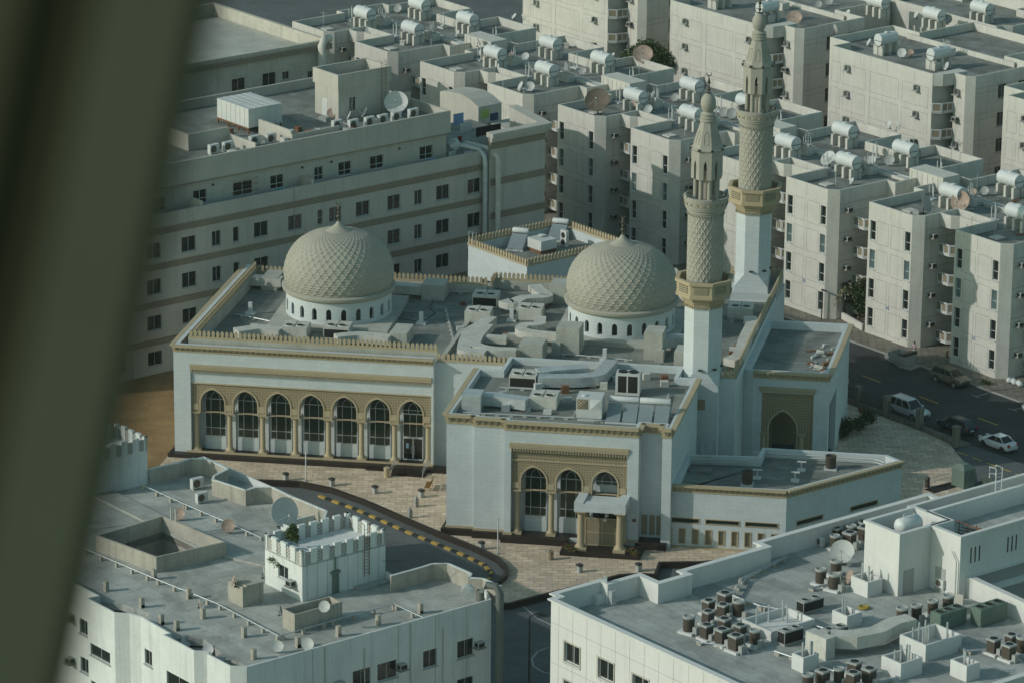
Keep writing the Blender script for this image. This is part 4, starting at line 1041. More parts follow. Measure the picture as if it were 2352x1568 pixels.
# ------------------------------------------------------------------ second row, turned a quarter
RZ4 = [(1.2, 3.0), (4.9, 6.7), (8.3, 10.1), (11.9, 13.7)]
def far_block(right, label):
    o = gthing('apartment_block', label, 'apartment block', right - 26.4, 359.4, 0, 0, 'pale apartment blocks of the back row')
    poly = [(3.6, 0), (22.3, 0), (22.3, 4.5), (23.5, 4.5), (23.5, 2.6), (25.5, 2.6), (26.4, 3.5), (26.4, 14.2), (21.0, 14.2), (21.0, 24), (5, 24), (5, 14.2), (0, 14.2), (0, 3.0), (3.6, 3.0)]
    side = [(a, a + 1.5, z0, z1) for a in (4.0, 7.6) for z0, z1 in RZ4]
    lines = []
    for z1 in (13.45, 10.05, 6.65, 3.25):
        for a, b in ((1.0, 5.4), (5.9, 10.1), (10.9, 16.2), (16.9, 21.6)):
            a, b = max(a, 3.7), b + .0
            if b <= a: continue
            lines += [(a, b, -.006, .01, z1, z1 + .04), (a, b, -.006, .01, z1 - 2.65, z1 - 2.61), (a, a + .035, -.006, .01, z1 - 2.61, z1), (b - .035, b, -.006, .01, z1 - 2.61, z1)]
        lines += [(26.395, 26.406, 3.6, 14.1, z1 + .3, z1 + .34), (26.395, 26.406, 3.6, 14.1, z1 - .4, z1 - .36)]
        lines += [(23.7, 25.3, 2.594, 2.61, z1, z1 + .04)]
    lines += [(a, a + .035, -.006, .01, 13.9, 15.36) for a in (9, 14, 19)]
    block(o, poly, 0, 15.4, 14.35, 'apartment_plaster', 'apartment_roof', .2, {6: side}, {6: [(dict(nx=2, frame='frame_alu'), lambda h: True)]}, lines=lines, jm='apartment_joint')
    jp = [(22.3, .05), (23.2, .9), (23.5, 2.6), (23.5, 4.52), (22.3, 4.52)]
    MB().prism(jp, 13.85, 15.39).build('roof_bay', 'apartment_plaster', o)
    bm = balcony_mesh([(22.3, .05), (23.2, .9), (23.5, 2.55)], [(22.3, .08), (23.18, .92), (23.46, 2.6), (23.46, 4.5), (22.3, 4.5)])
    for z in (10.3, 6.9, 3.5, .2): inst(bm, 'balcony', o, (0, 0, z))
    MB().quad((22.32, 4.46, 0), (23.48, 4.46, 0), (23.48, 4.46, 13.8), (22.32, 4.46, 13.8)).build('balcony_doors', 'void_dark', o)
    for z in (12.8, 9.4, 6.0, 2.6):
        inst(HOOD, 'conditioner_sleeve', o, (6.8, .0, z)); inst(ACM if z < 9 else HOOD, 'conditioner_sleeve', o, (19.6, .0, z))
        inst(ACM if z in (9.4, 2.6) else HOOD, 'conditioner_sleeve', o, (24.2, 2.6, z))
    for x, y in ((13.0, 11.5), (17.2, 5.2)):
        s = MB(); q = [(x - .9, y - .65), (x + .9, y - .65), (x + .9, y + .65), (x - .9, y + .65)]; qi = offset(q, .15)
        for i in range(4):
            jn = (i + 1) % 4; s.prism([q[i], q[jn], qi[jn], qi[i]], 14.35, 15.35)
        s = s.build('pipe_shaft', 'apartment_plaster', o)
        p = MB()
        for i in range(6): p.tube([(x - .6 + i*.24, y - .3 + R.random()*.6, 14.4), (x - .6 + i*.24, y - .2, 16.0 + R.random()*.5)], .045, 5)
        p.build('standpipes', 'unit_white', s)
    MB().box(3.2, 23, 13.6, 13.85, 14.35, 15.0).build('roof_kerb', 'apartment_plaster', o)
    return o
for rgt, lab in ((-331.6, 'apartment block of the back row cut off by the right edge of the photo'), (-363.5, 'apartment block with a wide blank sunlit wall and few conditioner sleeves, upper right'), (-395.4, 'apartment block with blank sunlit wall right behind the farther minaret spire'), (-427.3, 'apartment block with a column of balconies behind the green tree, top centre')):
    far_block(rgt, lab)
# third row: only its roofs show along the top edge
def roof_block(a, b, w_, d, label):
    o = gthing('apartment_block', label, 'apartment block', a, b, 0, 0, 'pale apartment blocks along the top edge')
    block(o, [(0, 0), (w_, 0), (w_, 1), (w_ + 1, 2), (w_ + 1, d), (0, d)], 0, 15.4, 14.35, 'apartment_plaster', 'apartment_roof', .2)
    for x in (4.9, w_ - 5):
        s = MB(); q = [(x - .9, 9.5), (x + .9, 9.5), (x + .9, 10.8), (x - .9, 10.8)]; qi = offset(q, .15)
        for i in range(4):
            jn = (i + 1) % 4; s.prism([q[i], q[jn], qi[jn], qi[i]], 14.35, 15.35)
        s.build('pipe_shaft', 'apartment_plaster', o)
    MB().box(3, w_ - 3, 12, 14, 14.35, 16.2).build('stair_head', 'apartment_plaster', o)
roof_block(-403.2, 384.0, 22, 22, 'apartment block whose roof shows along the top edge, right of centre')
roof_block(-376.0, 384.0, 22, 22, 'apartment block whose roof shows in the top right corner')
roof_block(-431.5, 384.0, 24, 22, 'apartment block behind the farther minaret, only its roof edge showing at the very top')

# ------------------------------------------------------------------ long beige building behind the left dome
lb = gthing('office_building', 'long beige building with brown grooved bands and a set back top floor', 'building', -364.8, 225, 0)
W1 = [(58.5, 60.4), (54.0, 55.9), (50.9, 52.0), (47.1, 48.9), (42.7, 44.6), (39.0, 40.7), (37.4, 38.1), (33.4, 35.3), (28.8, 30.7), (26.0, 26.8), (23.2, 24.4), (19.2, 21.1), (14.6, 16.5), (10, 11.8), (5.5, 7.4)]
rows = [(13.1, 14.8), (9.05, 10.75), (5.0, 6.65), (1.0, 2.6)]
hw = [(a, b, z0, z1) for a, b in W1 for z0, z1 in rows]
poly = [(-24, 0), (0, 0), (0, 61.0), (-24, 61.0)]
w = MB()
wall(w, (0, 0), (0, 61.0), 0, 17.9, hw, .25); wall(w, (-24, 0), (0, 0), 0, 17.9); wall(w, (0, 61.0), (-24, 61.0), 0, 16.8)
w.box(-.3, -.001, 0, 61, 17.9 - .001, 17.92); w.quad((-.3, 0, 16.8), (-.3, 61, 16.8), (-.3, 61, 17.9), (-.3, 0, 17.9))
for y in (12.5, 34.2): w.box(-.01, .012, y - .04, y + .04, 0, 17.9, 1)
w.build('wall', ['beige_plaster', 'brown_band'], lb)
pieces('grooved_band', 'brown_band', lb, [(0, .07, 0, 61.0, z0, z1) for z0, z1 in ((15.65, 16.4), (11.75, 12.45), (7.5, 8.25), (3.3, 4.0))])
for a, bb in W1:
    for z0, z1 in rows: window(lb, -.17, a, z0, bb - a, z1 - z0, PI/2, nx=2 if bb - a > 1 else 1, nz=1 if bb - a > .8 else 2, frame='frame_alu', low=.8)
MB().box(-24, -.3, 0, 61, 16.5, 16.9).build('roof', 'membrane_roof', lb)
# penthouse floor
PX = -2.35
WP = [(53.4, 55.3), (46.4, 48.3), (42.0, 43.8), (38.7, 39.9), (32.7, 34.5), (27.7, 30.3), (22.4, 24.2), (17, 18.8)]
w = MB(); hp = [(a, b_, 17.45, 19.0) for a, b_ in WP]
wall(w, (PX, 0), (PX, 57.2), 16.9, 20.15, hp, .22); wall(w, (PX, 57.2), (-24, 57.2), 16.9, 20.15); wall(w, (-24, 0), (PX, 0), 16.9, 20.15)
w.build('penthouse_wall', 'beige_plaster', lb)
w = MB(); q = [(-24, -.2), (PX + .35, -.2), (PX + .35, 57.55), (-24, 57.55)]; qi = offset(q, .28)
for i in range(4):
    j = (i + 1) % 4; w.prism([q[i], q[j], qi[j], qi[i]], 20.15, 22.7)
w.build('penthouse_parapet', 'beige_plaster', lb)
MB().prism(qi, 20.2, 21.6).build('penthouse_roof', 'membrane_roof', lb)
MB().box(PX + .03, PX + .36, -.2, 57.5, 20.0, 20.15).build('grooved_band', 'brown_band', lb)
for a, bb in WP: window(lb, PX - .15, a, 17.45, bb - a, 1.55, PI/2, nx=2, nz=2, frame='frame_white', low=.55)
cg = MB()
for z in (17.3, 18.0, 18.7, 19.3): cg.tube([(PX, 27.4, z), (PX + .6, 27.4, z), (PX + .6, 30.6, z), (PX, 30.6, z)], .02, 4)
for y in [27.4 + .4*i for i in range(9)]: cg.tube([(PX + .6, y, 17.3), (PX + .6, y, 19.3)], .015, 4)
cg.build('window_cage', 'rust', lb)
for y in (25.0, 37.0, 50.5, 41): MB().lathe([(.14, 0), (.14, .12), (.08, .2)], 10).build('bulkhead_lamp', 'bronze', lb, (PX, y, 19.3)).rotation_euler = (0, PI/2, 0)
for y in (22.0, 36.9): MB().box(PX, -.3, y, y + .25, 16.9, 18.4).build('terrace_divider', 'beige_plaster', lb)
# stair tower, low yards on the penthouse roof
tw = MB(); tw.box(-14.0, -9.45, 47.2, 54.4, 21.6, 25.2); q = [(-14.2, 47.05), (-9.3, 47.05), (-9.3, 54.6), (-14.2, 54.6)]; qi = offset(q, .25)
for i in range(4):
    j = (i + 1) % 4; tw.prism([q[i], q[j], qi[j], qi[i]], 25.2, 26.9)
tw.prism(qi, 25.2, 25.6)
tw.build('stair_tower', 'beige_plaster', lb)
window(lb, -9.43, 48.6, 22.4, 1.0, 1.7, PI/2, nx=2, sill=False)
MB().box(-12.6, -11.6, 47.18, 47.199, 21.65, 23.7).build('door', 'unit_white', lb)
tw = MB(); tw.tube([(-9.1, 53.0, 21.6), (-9.1, 53.0, 27.8), (-9.6, 53.0, 27.8)], .03).tube([(-9.1, 53.7, 21.6), (-9.1, 53.7, 27.8), (-9.6, 53.7, 27.8)], .03)
for k in range(15): tw.tube([(-9.1, 53, 22 + k*.4), (-9.1, 53.7, 22 + k*.4)], .02, 4)
tw.build('cat_ladder', 'rust', lb)
pieces('yard_wall', 'beige_plaster', lb, [(-19, -8.5, 26.0, 26.25, 21.6, 23.5), (-8.75, -8.5, 26.25, 31.5, 21.6, 23.5), (-10, -3.7, 36.5, 36.75, 21.6, 23.3), (-3.7, -3.5, 36.5, 43, 21.6, 22.9), (-9, -8.8, 55, 57, 21.6, 23.6), (-24, -20, 20, 20.25, 21.6, 23.6), (-13, -12.8, 4, 18, 21.6, 23.2), (-8.5, -3.2, 31.3, 31.5, 21.6, 22.8)])
rg = random.Random(21)
for k in range(16):
    x, y = -3.6 - rg.random()*9, 26.6 + rg.random()*28
    if 46 < y < 55 and x < -8.5: continue
    MB().box(-.3 - rg.random()*.5, .3, -.3, .3 + rg.random()*.4, 0, .3 + rg.random()*.7).build('roof_box', rg.choice(['unit_white', 'unit_grey', 'duct_coated', 'rust']), lb, (x, y, 21.6), rg.random()*.4)
pp = MB()
for k in range(7): y = 27 + k*4; pp.tube([(-3.0, y, 21.75), (-3.2 - k*.3, y + 3.6, 21.75), (-6 - k*.6, y + 3.7, 21.75)], .06, 5)
pp.build('roof_pipes', 'galvanised', lb)
# right wing with heavy coping
w = MB(); wall(w, (1.0, 61.0), (1.0, 69.0), 0, 19.6); w.box(.5, .999, 61.0, 69, 16.9, 19.6); wall(w, (1.0, 69.0), (-7.5, 71), 0, 19.6); wall(w, (-6, 61), (1, 61), 0, 19.6, ()) if False else None
w.quad((1.0, 61.0, 0), (-.01, 61.0, 0), (-.01, 61.0, 17), (1.0, 61.0, 17))
w.prism([(1.0, 69.0), (-7.5, 71), (-7.5, 70.5), (.5, 68.6)], 16.9, 19.6)
w.quad((1.0, 61.0, 17), (.5, 61.0, 17), (.5, 61.0, 19.6), (1.0, 61.0, 19.6))
w.build('wing_wall', 'beige_plaster', lb)
w = MB(); w.prism([(1.55, 60.9), (1.55, 69.6), (-7.5, 71.6), (-7.5, 70.3), (.35, 68.4), (.35, 60.9)], 19.6, 20.15); w.prism([(1.3, 60.95), (1.3, 69.3), (1.0, 69.1), (1.0, 60.95)], 19.1, 19.6)
w.build('wing_coping', 'beige_plaster', lb)
pieces('grooved_band', 'brown_band', lb, [(1.0, 1.07, 61.0, 69.0, z0, z1) for z0, z1 in ((18.2, 19.05), (13.9, 14.7), (9.9, 10.7), (5.7, 6.5))])
MB().prism([(-15, 61), (.5, 61), (.5, 68.6), (-7.5, 70.5), (-15, 70.5)], 16.5, 16.95).build('wing_roof', 'membrane_roof', lb)
for y, m_ in ((60.6, 'galvanised'), (61.7, 'duct_coated')):
    d = MB(); d.tube([(.55 + (y - 60.6)*.9, y, 0), (.55 + (y - 60.6)*.9, y, 16.6), (.4 + (y - 60.6)*.9, y, 17.4), (-.4, y - .1, 18.0), (-2.8, y - 1.4, 18.3)], .3, 12)
    for z in range(1, 16, 2): d.lathe([(.34, z), (.34, z + .1)], 12, (.55 + (y - 60.6)*.9, y))
    d.build('exhaust_duct', m_, lb, smooth=50)
fn = MB().lathe([(.3, 0), (.8, .05), (.85, .5), (.4, .9), (.4, 1.2)], 16); fn.build('exhaust_fan', 'galvanised', lb, (-3.0, 59.2, 18.2)).rotation_euler = (PI/2, 0, 0)
for x, y, rz in ((-2.2, 58.0, .3), (-1.0, 59.4, -.2), (-4.5, 59.0, .1)):
    m = MB(); m.box(-.5, .5, -.18, .18, .1, .85); m.lathe([(.3, -.2), (.3, -.19)], 16, mi=1); m.build('condenser', ['unit_white', 'coil_black'], lb, (x, y, 16.95), rz + PI/2)
# stair head wall with curved top and an added shadow caster behind the wing
w = MB(); top = [(-23.5, 18.3), (-21.5, 18.65), (-19.3, 18.8), (-17.6, 18.5), (-16, 17.9)]
for (x0, za), (x1, zb) in zip(top[:-1], top[1:]):
    v = [(x0, 72.5, 0), (x1, 72.5, 0), (x1, 76, 0), (x0, 76, 0), (x0, 72.5, za), (x1, 72.5, zb), (x1, 76, zb), (x0, 76, za)]
    w.add(v, [(0, 1, 5, 4), (2, 3, 7, 6), (4, 5, 6, 7), (1, 2, 6, 5), (3, 0, 4, 7)])
w.prism([(-15.98, 74), (-10, 74), (-10, 77.5), (-15.98, 77.5)], 0, 15.8)  # block added out of view to shade the apartment fronts beyond
w.build('stair_and_shade_block', 'beige_plaster', lb)

# white building with a plain sunlit roof at top left
tl = gthing('flat_roof_building', 'brown walled building with broad flat roof beside the dark strut, top left', 'building', -437.0, 258.0, 0)
poly = [(0, 0), (25.2, 0), (25.2, 40.2), (0, 40.2)]
hw = [(30.0, 32.0, 15.2, 17.1), (25.4, 27.4, 15.2, 17.1), (33.0, 34.0, 15.9, 16.9), (36.8, 37.6, 14.2, 16.4)]
block(tl, poly, 0, 20.0, 18.4, 'old_plaster', 'membrane_roof_pale', .5, {1: hw}, {1: [(dict(frame='frame_alu'), lambda h: True)]})
w = MB(); w.box(25.2, 25.6, 0, 40.3, 18.9, 19.6); w.build('cornice', 'brown_band', tl)
w = MB(); w.box(25.3, 28.3, 5, 36, 0, 13.0); w.build('lower_terrace', 'beige_plaster', tl)
w = MB(); w.box(28.0, 28.3, 5, 36, 13.0, 14.2); w.build('terrace_parapet', 'beige_plaster', tl)
w = MB().tube([(26.0, 38.4, 0), (26.0, 38.4, 19.6), (25.6, 39.2, 20.4), (24.6, 40.6, 20.0)], .5, 10); w.build('exhaust_duct', 'duct_coated', tl, smooth=50)
# ------------------------------------------------------------------ near left building
ZL = 10.3
nl = gthing('residential_building', 'weathered white block in the lower left corner with a screened roof tower', 'building', -267.2, 183.8, 0)
def nlx(a, b): return a + 267.2, b - 183.8
fw = [(-1.3, 2.0, 6.1, 7.9)]
poly = [(-46, 0), (-21.3, 0), (-21.3, -1.1), (-17.0, -1.1), (-16.0, -.2), (-14.9, .2), (-10.3, 0), (-10.3, -.6), (-5.6, -.6), (-4.8, .3), (-4.4, -.1), (-1.0, -.1), (0, .9), (0, 26.7), (-4.4, 29.0), (-5.5, 28.1), (-6.2, 28.9), (-9.8, 27.9), (-9.8, 23.5), (-26.5, 23.4), (-26.5, 28.3), (-34, 28.3), (-46, 28.0)]
E12 = [(22.1, 23.9), (18.4, 19.9), (13.5, 15.6), (10.9, 12.8)]
h12 = [(a, b, z0, z0 + 1.6) for a, b in E12 for z0 in (6.3, 2.75)]
holes = {0: [(24.7 - 3.0, 24.7 - 1.7, 6.6, 8.0), (24.7 - 3.0, 24.7 - 1.7, 3.0, 4.4)], 2: [(.4, 3.5, 5.9, 7.0), (.4, 3.5, 2.4, 3.5)], 5: [(.6, 1.8, 6.9, 8.3), (.6, 1.8, 3.4, 4.8)], 7: [(.5, 4.0, 6.2, 7.9), (.5, 4.0, 2.6, 4.3)], 12: h12}
w = MB(); n = len(poly); zt = 11.0
for i in range(n): wall(w, poly[i], poly[(i + 1) % n], 0, zt, holes.get(i, ()))
qi = offset(poly, .16)
for i in range(n):
    j = (i + 1) % n
    w.quad((*poly[i], zt), (*poly[j], zt), (*qi[j], zt), (*qi[i], zt)); w.quad((*qi[i], zt), (*qi[j], zt), (*qi[j], 9.7), (*qi[i], 9.7))
for y in (7.6, 16.6, 20.6, 24.0): w.box(-.005, .012, y, y + .035, 0, 10.9, 1)
w.build('wall', ['near_left_wall', 'apartment_joint'], nl)
for i, hs in holes.items(): window_row(nl, None, poly[i], poly[(i + 1) % n], hs, frame='frame_alu', depth=.14)
# deck with sunk bays over the front balconies
sunk = [[(-21.2, -1.0), (-17.05, -1.0), (-16.1, -.15), (-15.0, .25), (-16.5, 2.2), (-20.0, 1.6), (-21.2, .6)], [(-10.2, -.5), (-5.65, -.5), (-4.9, .35), (-5.2, 2.0), (-9.0, 2.6), (-10.2, 1.2)], [(-4.3, 0), (-1.05, 0), (-.2, .9), (-.6, 2.2), (-3.6, 1.8)]]
qd = [(-45.8, .15), (-21.4, .15), (-21.2, .6), (-20, 1.6), (-16.5, 2.2), (-15.0, .35), (-10.5, .15), (-10.2, 1.2), (-9, 2.6), (-5.2, 2), (-4.8, .5), (-4.4, .2), (-3.6, 1.8), (-.6, 2.2), (-.17, 1.0), (-.17, 26.5), (-4.4, 28.8), (-5.5, 27.9), (-6.2, 28.7), (-9.6, 27.8), (-9.6, 23.3), (-26.6, 23.2), (-26.6, 28.1), (-45.8, 27.9)]
r = MB().prism(qd, 9.6, ZL)
ld_ = MB().prism(offset(poly, .155), 9.0, 9.4, bot=False)
MB().prism([(-45.8, 16.6), (-26.4, 16.6), (-26.4, 23), (-9.8, 23), (-9.8, 20.2), (-25.6, 14.4), (-45.8, 14.4)], ZL + .003, ZL + .2).build('raised_deck', 'near_left_roof', nl)
roof_o = r.build('roof', 'near_left_roof', nl); low_o = ld_.build('lower_deck', 'near_left_roof', nl)
def parapet_run(parent, pts, z0, z1, th, m, name='parapet'):
    b = MB()
    for p, q in zip(pts[:-1], pts[1:]):
        p, q = Vector(p), Vector(q); d = (q - p).normalized(); nr = Vector((-d.y, d.x))*th
        b.prism([tuple(p), tuple(q), tuple(q + nr), tuple(p + nr)], z0, z1)
        b.prism([tuple(p - nr*.2), tuple(q - nr*.2), tuple(q + nr*1.2), tuple(p + nr*1.2)], z1 + .004, z1 + .07, 1)
    return b.build(name, [m, 'near_left_wall'], parent)
PZL = 11.8
bp = [g('D0', x, y, PZL) for x, y in ((0, 720), (300, 655), (430, 612), (570, 618), (690, 665), (805, 720))]
parapet_run(nl, [nlx(*p) for p in bp], ZL - .2, PZL, .16, 'near_left_parapet')
bp = [g('D0', x, y, PZL) for x, y in ((805, 720), (660, 790), (645, 830), (1000, 945))]
parapet_run(nl, [nlx(*p) for p in bp], ZL - .2, PZL, .16, 'near_left_parapet')
bp = [g('D0', x, y, PZL) for x, y in ((1000, 945), (1110, 912), (1270, 912), (1460, 1005), (1610, 1065), (1835, 1160), (1810, 1230))]
parapet_run(nl, [nlx(*p) for p in bp], ZL - .2, PZL, .16, 'near_left_parapet')
bp = [g('E1', x, y, PZL) for x, y in ((1215, 450), (1525, 365), (1650, 325), (1800, 320), (2040, 425), (2015, 470), (2170, 480), (2352, 560))]
parapet_run(nl, [nlx(*p) for p in bp], ZL - .2, PZL, .16, 'near_left_parapet')
# open yard sunk behind low walls
yd = [nlx(*g('E0', 1110, 250, 11.8)), nlx(*g('E0', 1840, 90, 11.8)), nlx(*g('D9', 1180, 1330, 11.8)), nlx(*g('E0', 480, 20, 11.8))]
b = MB(); yi = offset(yd, .2)
for i in range(4):
    j = (i + 1) % 4; b.prism([yd[i], yd[j], yi[j], yi[i]], ZL - .1, 11.8)
b.build('yard_wall', 'near_left_parapet', nl)
boolean_cut(roof_o, yi, 9, 11.5); boolean_cut(low_o, yi, 8, 11)
b = MB(); b.prism(yi, 6.6, 6.8, bot=False)
for i in range(4):
    j = (i + 1) % 4; b.quad((*yi[j], 6.8), (*yi[i], 6.8), (*yi[i], ZL), (*yi[j], ZL))
b.build('light_well', 'near_left_parapet', nl)
for k in (0, .5):
    q = Vector(yd[1]).lerp(Vector(yd[2]), .75 + k*.15); MB().tube([(q.x - .3, q.y - .1, ZL), (q.x - .3, q.y - .1, 12.9)], .09, 6).build('standpipe', 'duct_coated', nl)
# roof tower with pierced block screens
tx0, ty0 = nlx(-283.6, 198.1); tx1, ty1 = nlx(-278.0, 207.1)
t_ = MB(); wall(t_, (tx0, ty0), (tx1, ty0), ZL, 13.65, [(2.0, 3.5, 11.6, 12.8)]); wall(t_, (tx1, ty0), (tx1, ty1), ZL, 13.65); wall(t_, (tx1, ty1), (tx0, ty1), ZL, 13.65); wall(t_, (tx0, ty1), (tx0, ty0), ZL, 13.65)
t_.box(tx0, tx1, ty0, ty1, 13.5, 13.65)
for z in (11.4,): pass
sc_ = MB()
def screen_side(p, q, nseg):
    p, q = Vector(p), Vector(q); d = (q - p); l = d.length; d.normalize(); nr = Vector((-d.y, d.x))
    st = l/nseg
    for i in range(nseg + 1):
        x = min(max(i*st, .0), l - .0)
        a, b_ = max(0, x - st*.26), min(l, x + st*.26)
        B = [tuple(p + d*a), tuple(p + d*b_), tuple(p + d*b_ + nr*.2), tuple(p + d*a + nr*.2)]
        t_.prism(B, 13.64, 15.0 + .0*i); t_.prism([tuple(p + d*(a - .04) - nr*.04), tuple(p + d*(b_ + .04) - nr*.04), tuple(p + d*(b_ + .04) + nr*.24), tuple(p + d*(a - .04) + nr*.24)], 15.004, 14.75)
        if i < nseg:
            a2, b2 = x + st*.26, x + st*.74
            MB().prism([tuple(p + d*a2 + nr*.06), tuple(p + d*b2 + nr*.06), tuple(p + d*b2 + nr*.14), tuple(p + d*a2 + nr*.14)], 13.65, 14.75).build('block_screen', 'screen_block', nl)
screen_side((tx0, ty0), (tx1, ty0), 4); screen_side((tx1, ty0), (tx1, ty1), 7); screen_side((tx1, ty1), (tx0, ty1), 4); screen_side((tx0, ty1), (tx0, ty0), 7)
for k in range(8): t_.box(tx1 - .005, tx1 + .01, ty0 + 1.1*k + .5, ty0 + 1.1*k + .53, ZL, 13.5, 1)
t_.build('roof_tower', ['near_left_wall', 'apartment_joint'], nl)
window(nl, tx0 + 2.0, ty0 + .15, 11.6, 1.5, 1.2, frame='frame_white')
inst(ACM, 'wall_air_conditioner', nl, (tx0 + 4.3, ty0, 11.5))
ld = MB()
for y in (ty0 + 6.6, ty0 + 7.15): ld.tube([(tx1 + .15, y, 11.2), (tx1 + .15, y, 16.0), (tx1 - .3, y, 16.1)], .035, 5)
for k in range(14): ld.tube([(tx1 + .15, ty0 + 6.6, 11.5 + k*.31), (tx1 + .15, ty0 + 7.15, 11.5 + k*.31)], .02, 4)
ld.build('cat_ladder', 'rust', nl)
gp = MB()
for k in range(6): gp.tube([(tx1 + .1, ty0 + 3.2 + k*.13, ZL), (tx1 + .1, ty0 + 3.2 + k*.13, 12.5)], .04, 5)
gp.tube([(tx1 + .1, ty0 + 3.5, 12.5), (tx1 + .1, ty0 + 3.5, 13.7)], .08, 6); gp.box(tx1 + .02, tx1 + .2, ty0 + 3.0, ty0 + 4.0, 12.2, 12.4); gp.build('pipe_manifold', 'unit_green', nl)
# second tower at the far left
lx, ly = nlx(-316.5, 198.0); t_ = MB(); sc_ = MB()
t_.box(lx, lx + 5, ly, ly + 6.3, ZL, 13.66)
screen_side((lx, ly), (lx + 5, ly), 4); screen_side((lx + 5, ly), (lx + 5, ly + 6.3), 5); screen_side((lx + 5, ly + 6.3), (lx, ly + 6.3), 4); screen_side((lx, ly + 6.3), (lx, ly), 5)
t_.build('roof_tower', 'near_left_wall', nl)
# small boxes, trough, column stubs, pipe runs
x, y = nlx(-282.2, 193.2); b = MB().box(x, x + 2.2, y, y + 2.2, ZL, 12.2); b.box(x + .3, x + 2.5, y + .2, y + 2.0, 12.2, 12.35); b.build('roof_box', 'near_left_parapet', nl)
tr = [nlx(-274.2, 193.3), nlx(-272.4, 193.3), nlx(-272.4, 198.3), nlx(-274.2, 198.3)]; ti = offset(tr, .15); b = MB()
for i in range(4):
    j = (i + 1) % 4; b.prism([tr[i], tr[j], ti[j], ti[i]], ZL, 12.0)
b.prism(ti, ZL, 10.8); b.build('trough', 'near_left_parapet', nl)
stub = MB().box(-.2, .2, -.17, .17, 0, .95).box(-.22, .2, -.19, .19, 0, .3).mesh('column_stub', 'near_left_parapet')
for tt, px, py in (('E0', 590, 605), ('E0', 960, 775), ('E0', 1090, 480), ('E0', 1450, 680), ('E0', 1600, 890), ('E0', 2030, 1085), ('E0', 2130, 1315), ('E1', 240, 1190), ('E1', 665, 1075), ('E1', 1080, 960), ('E1', 1520, 835), ('E0', 1165, 950), ('E0', 1325, 1015)):
    inst(stub, 'column_stub', nl, (*nlx(*g(tt, px, py, ZL)), ZL))
def pipe_run(parent, pts, z, r=.05, m='galvanised', step=2.2, sup='near_left_parapet'):
    b = MB().tube([(x, y, z) for x, y in pts], r, 6); s_ = MB()
    for p, q in zip(pts[:-1], pts[1:]):
        p, q = Vector(p), Vector(q); l = (q - p).length
        for k in range(int(l/step) + 1):
            c = p + (q - p)*min(1, (k*step + .4)/l); s_.box(c.x - .14, c.x + .14, c.y - .12, c.y + .12, ZL if parent is nl else z - .45, z - r)
    o = b.build('pipe_run', m, parent); s_.build('pipe_supports', sup, o)
pipe_run(nl, [nlx(*g('D9', 950, 1010, 10.7)), nlx(*g('D9', 1400, 1215, 10.7)), nlx(*g('D9', 1880, 1420, 10.7)), nlx(*g('D0', 1165, 1440, 10.7))], 10.75)
pipe_run(nl, [nlx(*g('E0', 350, 160, 10.7)), nlx(*g('E0', 1100, 480, 10.7)), nlx(*g('E0', 1750, 740, 10.7)), nlx(*g('E1', 40, 1080, 10.7))], 10.75)
pipe_run(nl, [nlx(*g('E1', 40, 1080, 10.7)), nlx(*g('E1', 560, 930, 10.7)), nlx(*g('E1', 1240, 745, 10.7)), nlx(*g('E1', 1560, 890, 10.7))], 10.75)
for z, ys in ((7.0, (16.8, 10.2, 25.2)), (3.4, (16.8, 10.2))):
    for y in ys: inst(ACM, 'wall_air_conditioner', nl, (0, y, z), PI/2)
for z in (7.5, 3.4): inst(ACM, 'wall_air_conditioner', nl, (-25.6, 0, z))
for y, z1 in ((8.9, 11), (13.0, 9.8), (17.9, 11), (21.4, 9.6)): MB().tube([(.06, y, 0), (.06, y, z1)], .05, 6).build('downpipe', 'beige_plaster', nl)
d = MB(); d.tube([(-.9, 26.2, ZL), (-.9, 26.2, 11.6), (-.4, 26.6, 12.2), (.25, 27.0, 12.2), (.55, 27.2, 11.6), (.55, 27.2, 0)], .36, 12); d.build('exhaust_duct', 'duct_shaded', nl, smooth=50)
d = MB(); d.lathe([(.3, -.3), (.62, -.25), (.62, .25), (.3, .3)], 20); d.build('exhaust_fan', 'galvanised', nl, (-1.6, 25.4, 11.5), smooth=40).rotation_euler = (PI/2, 0, .9)
c = MB().tube([(tx1 + .1, ty0 + 8.6, 12.2), (tx1 + 2.5, ty0 + 10, 12.5), (tx1 + 6, ty0 + 13.5, 12.6)], .02, 4); c.build('cable', 'dark_metal', nl)

# ------------------------------------------------------------------ near right building
nr = gthing('office_block', 'bright white building in the lower right corner with its roof crowded by condensers', 'building', -256.9, 208.8, 0)
def nrx(a, b): return a + 256.9, b - 208.8
ZT, ZF = 15.3, 13.6
poly = [(0, 0), (36, 0), (36, 30.6), (19.6, 30.6), (19.0, 29.4), (19.0, 56), (3.0, 56), (3.0, 43.5), (.2, 43.4), (.2, 22.8), (1.5, 22.8), (1.5, 12.9), (2.5, 12.9), (2.5, 9.7), (0, 9.7), (0, 6.2), (-.9, 6.2), (-.9, .9), (0, .9)]
poly = [(x + 1.6, y - 1.28) for x, y in poly]; poly[4] = (19.0, 30.4); poly[3] = (19.6, 30.6); poly[5] = (19.0, 56)
wf = [(1.9 + 4.45*i, 3.9 + 4.45*i, z0, z0 + 1.75) for i in range(7) for z0 in (10.45, 7.0, 3.5)]
ws = [(a, a + 1.8, z0, z0 + 1.7) for a in (2, 10, 14) for z0 in (9.65, 6.2)]
lines = [(x + 1.6, x + 1.63, -1.285, -1.27, 0, 15.1) for x in [1.05 + 1.85*i for i in range(18)]] + [(1.62, 36, -1.284, -1.269, z, z + .025) for z in (13.35, 9.75)]
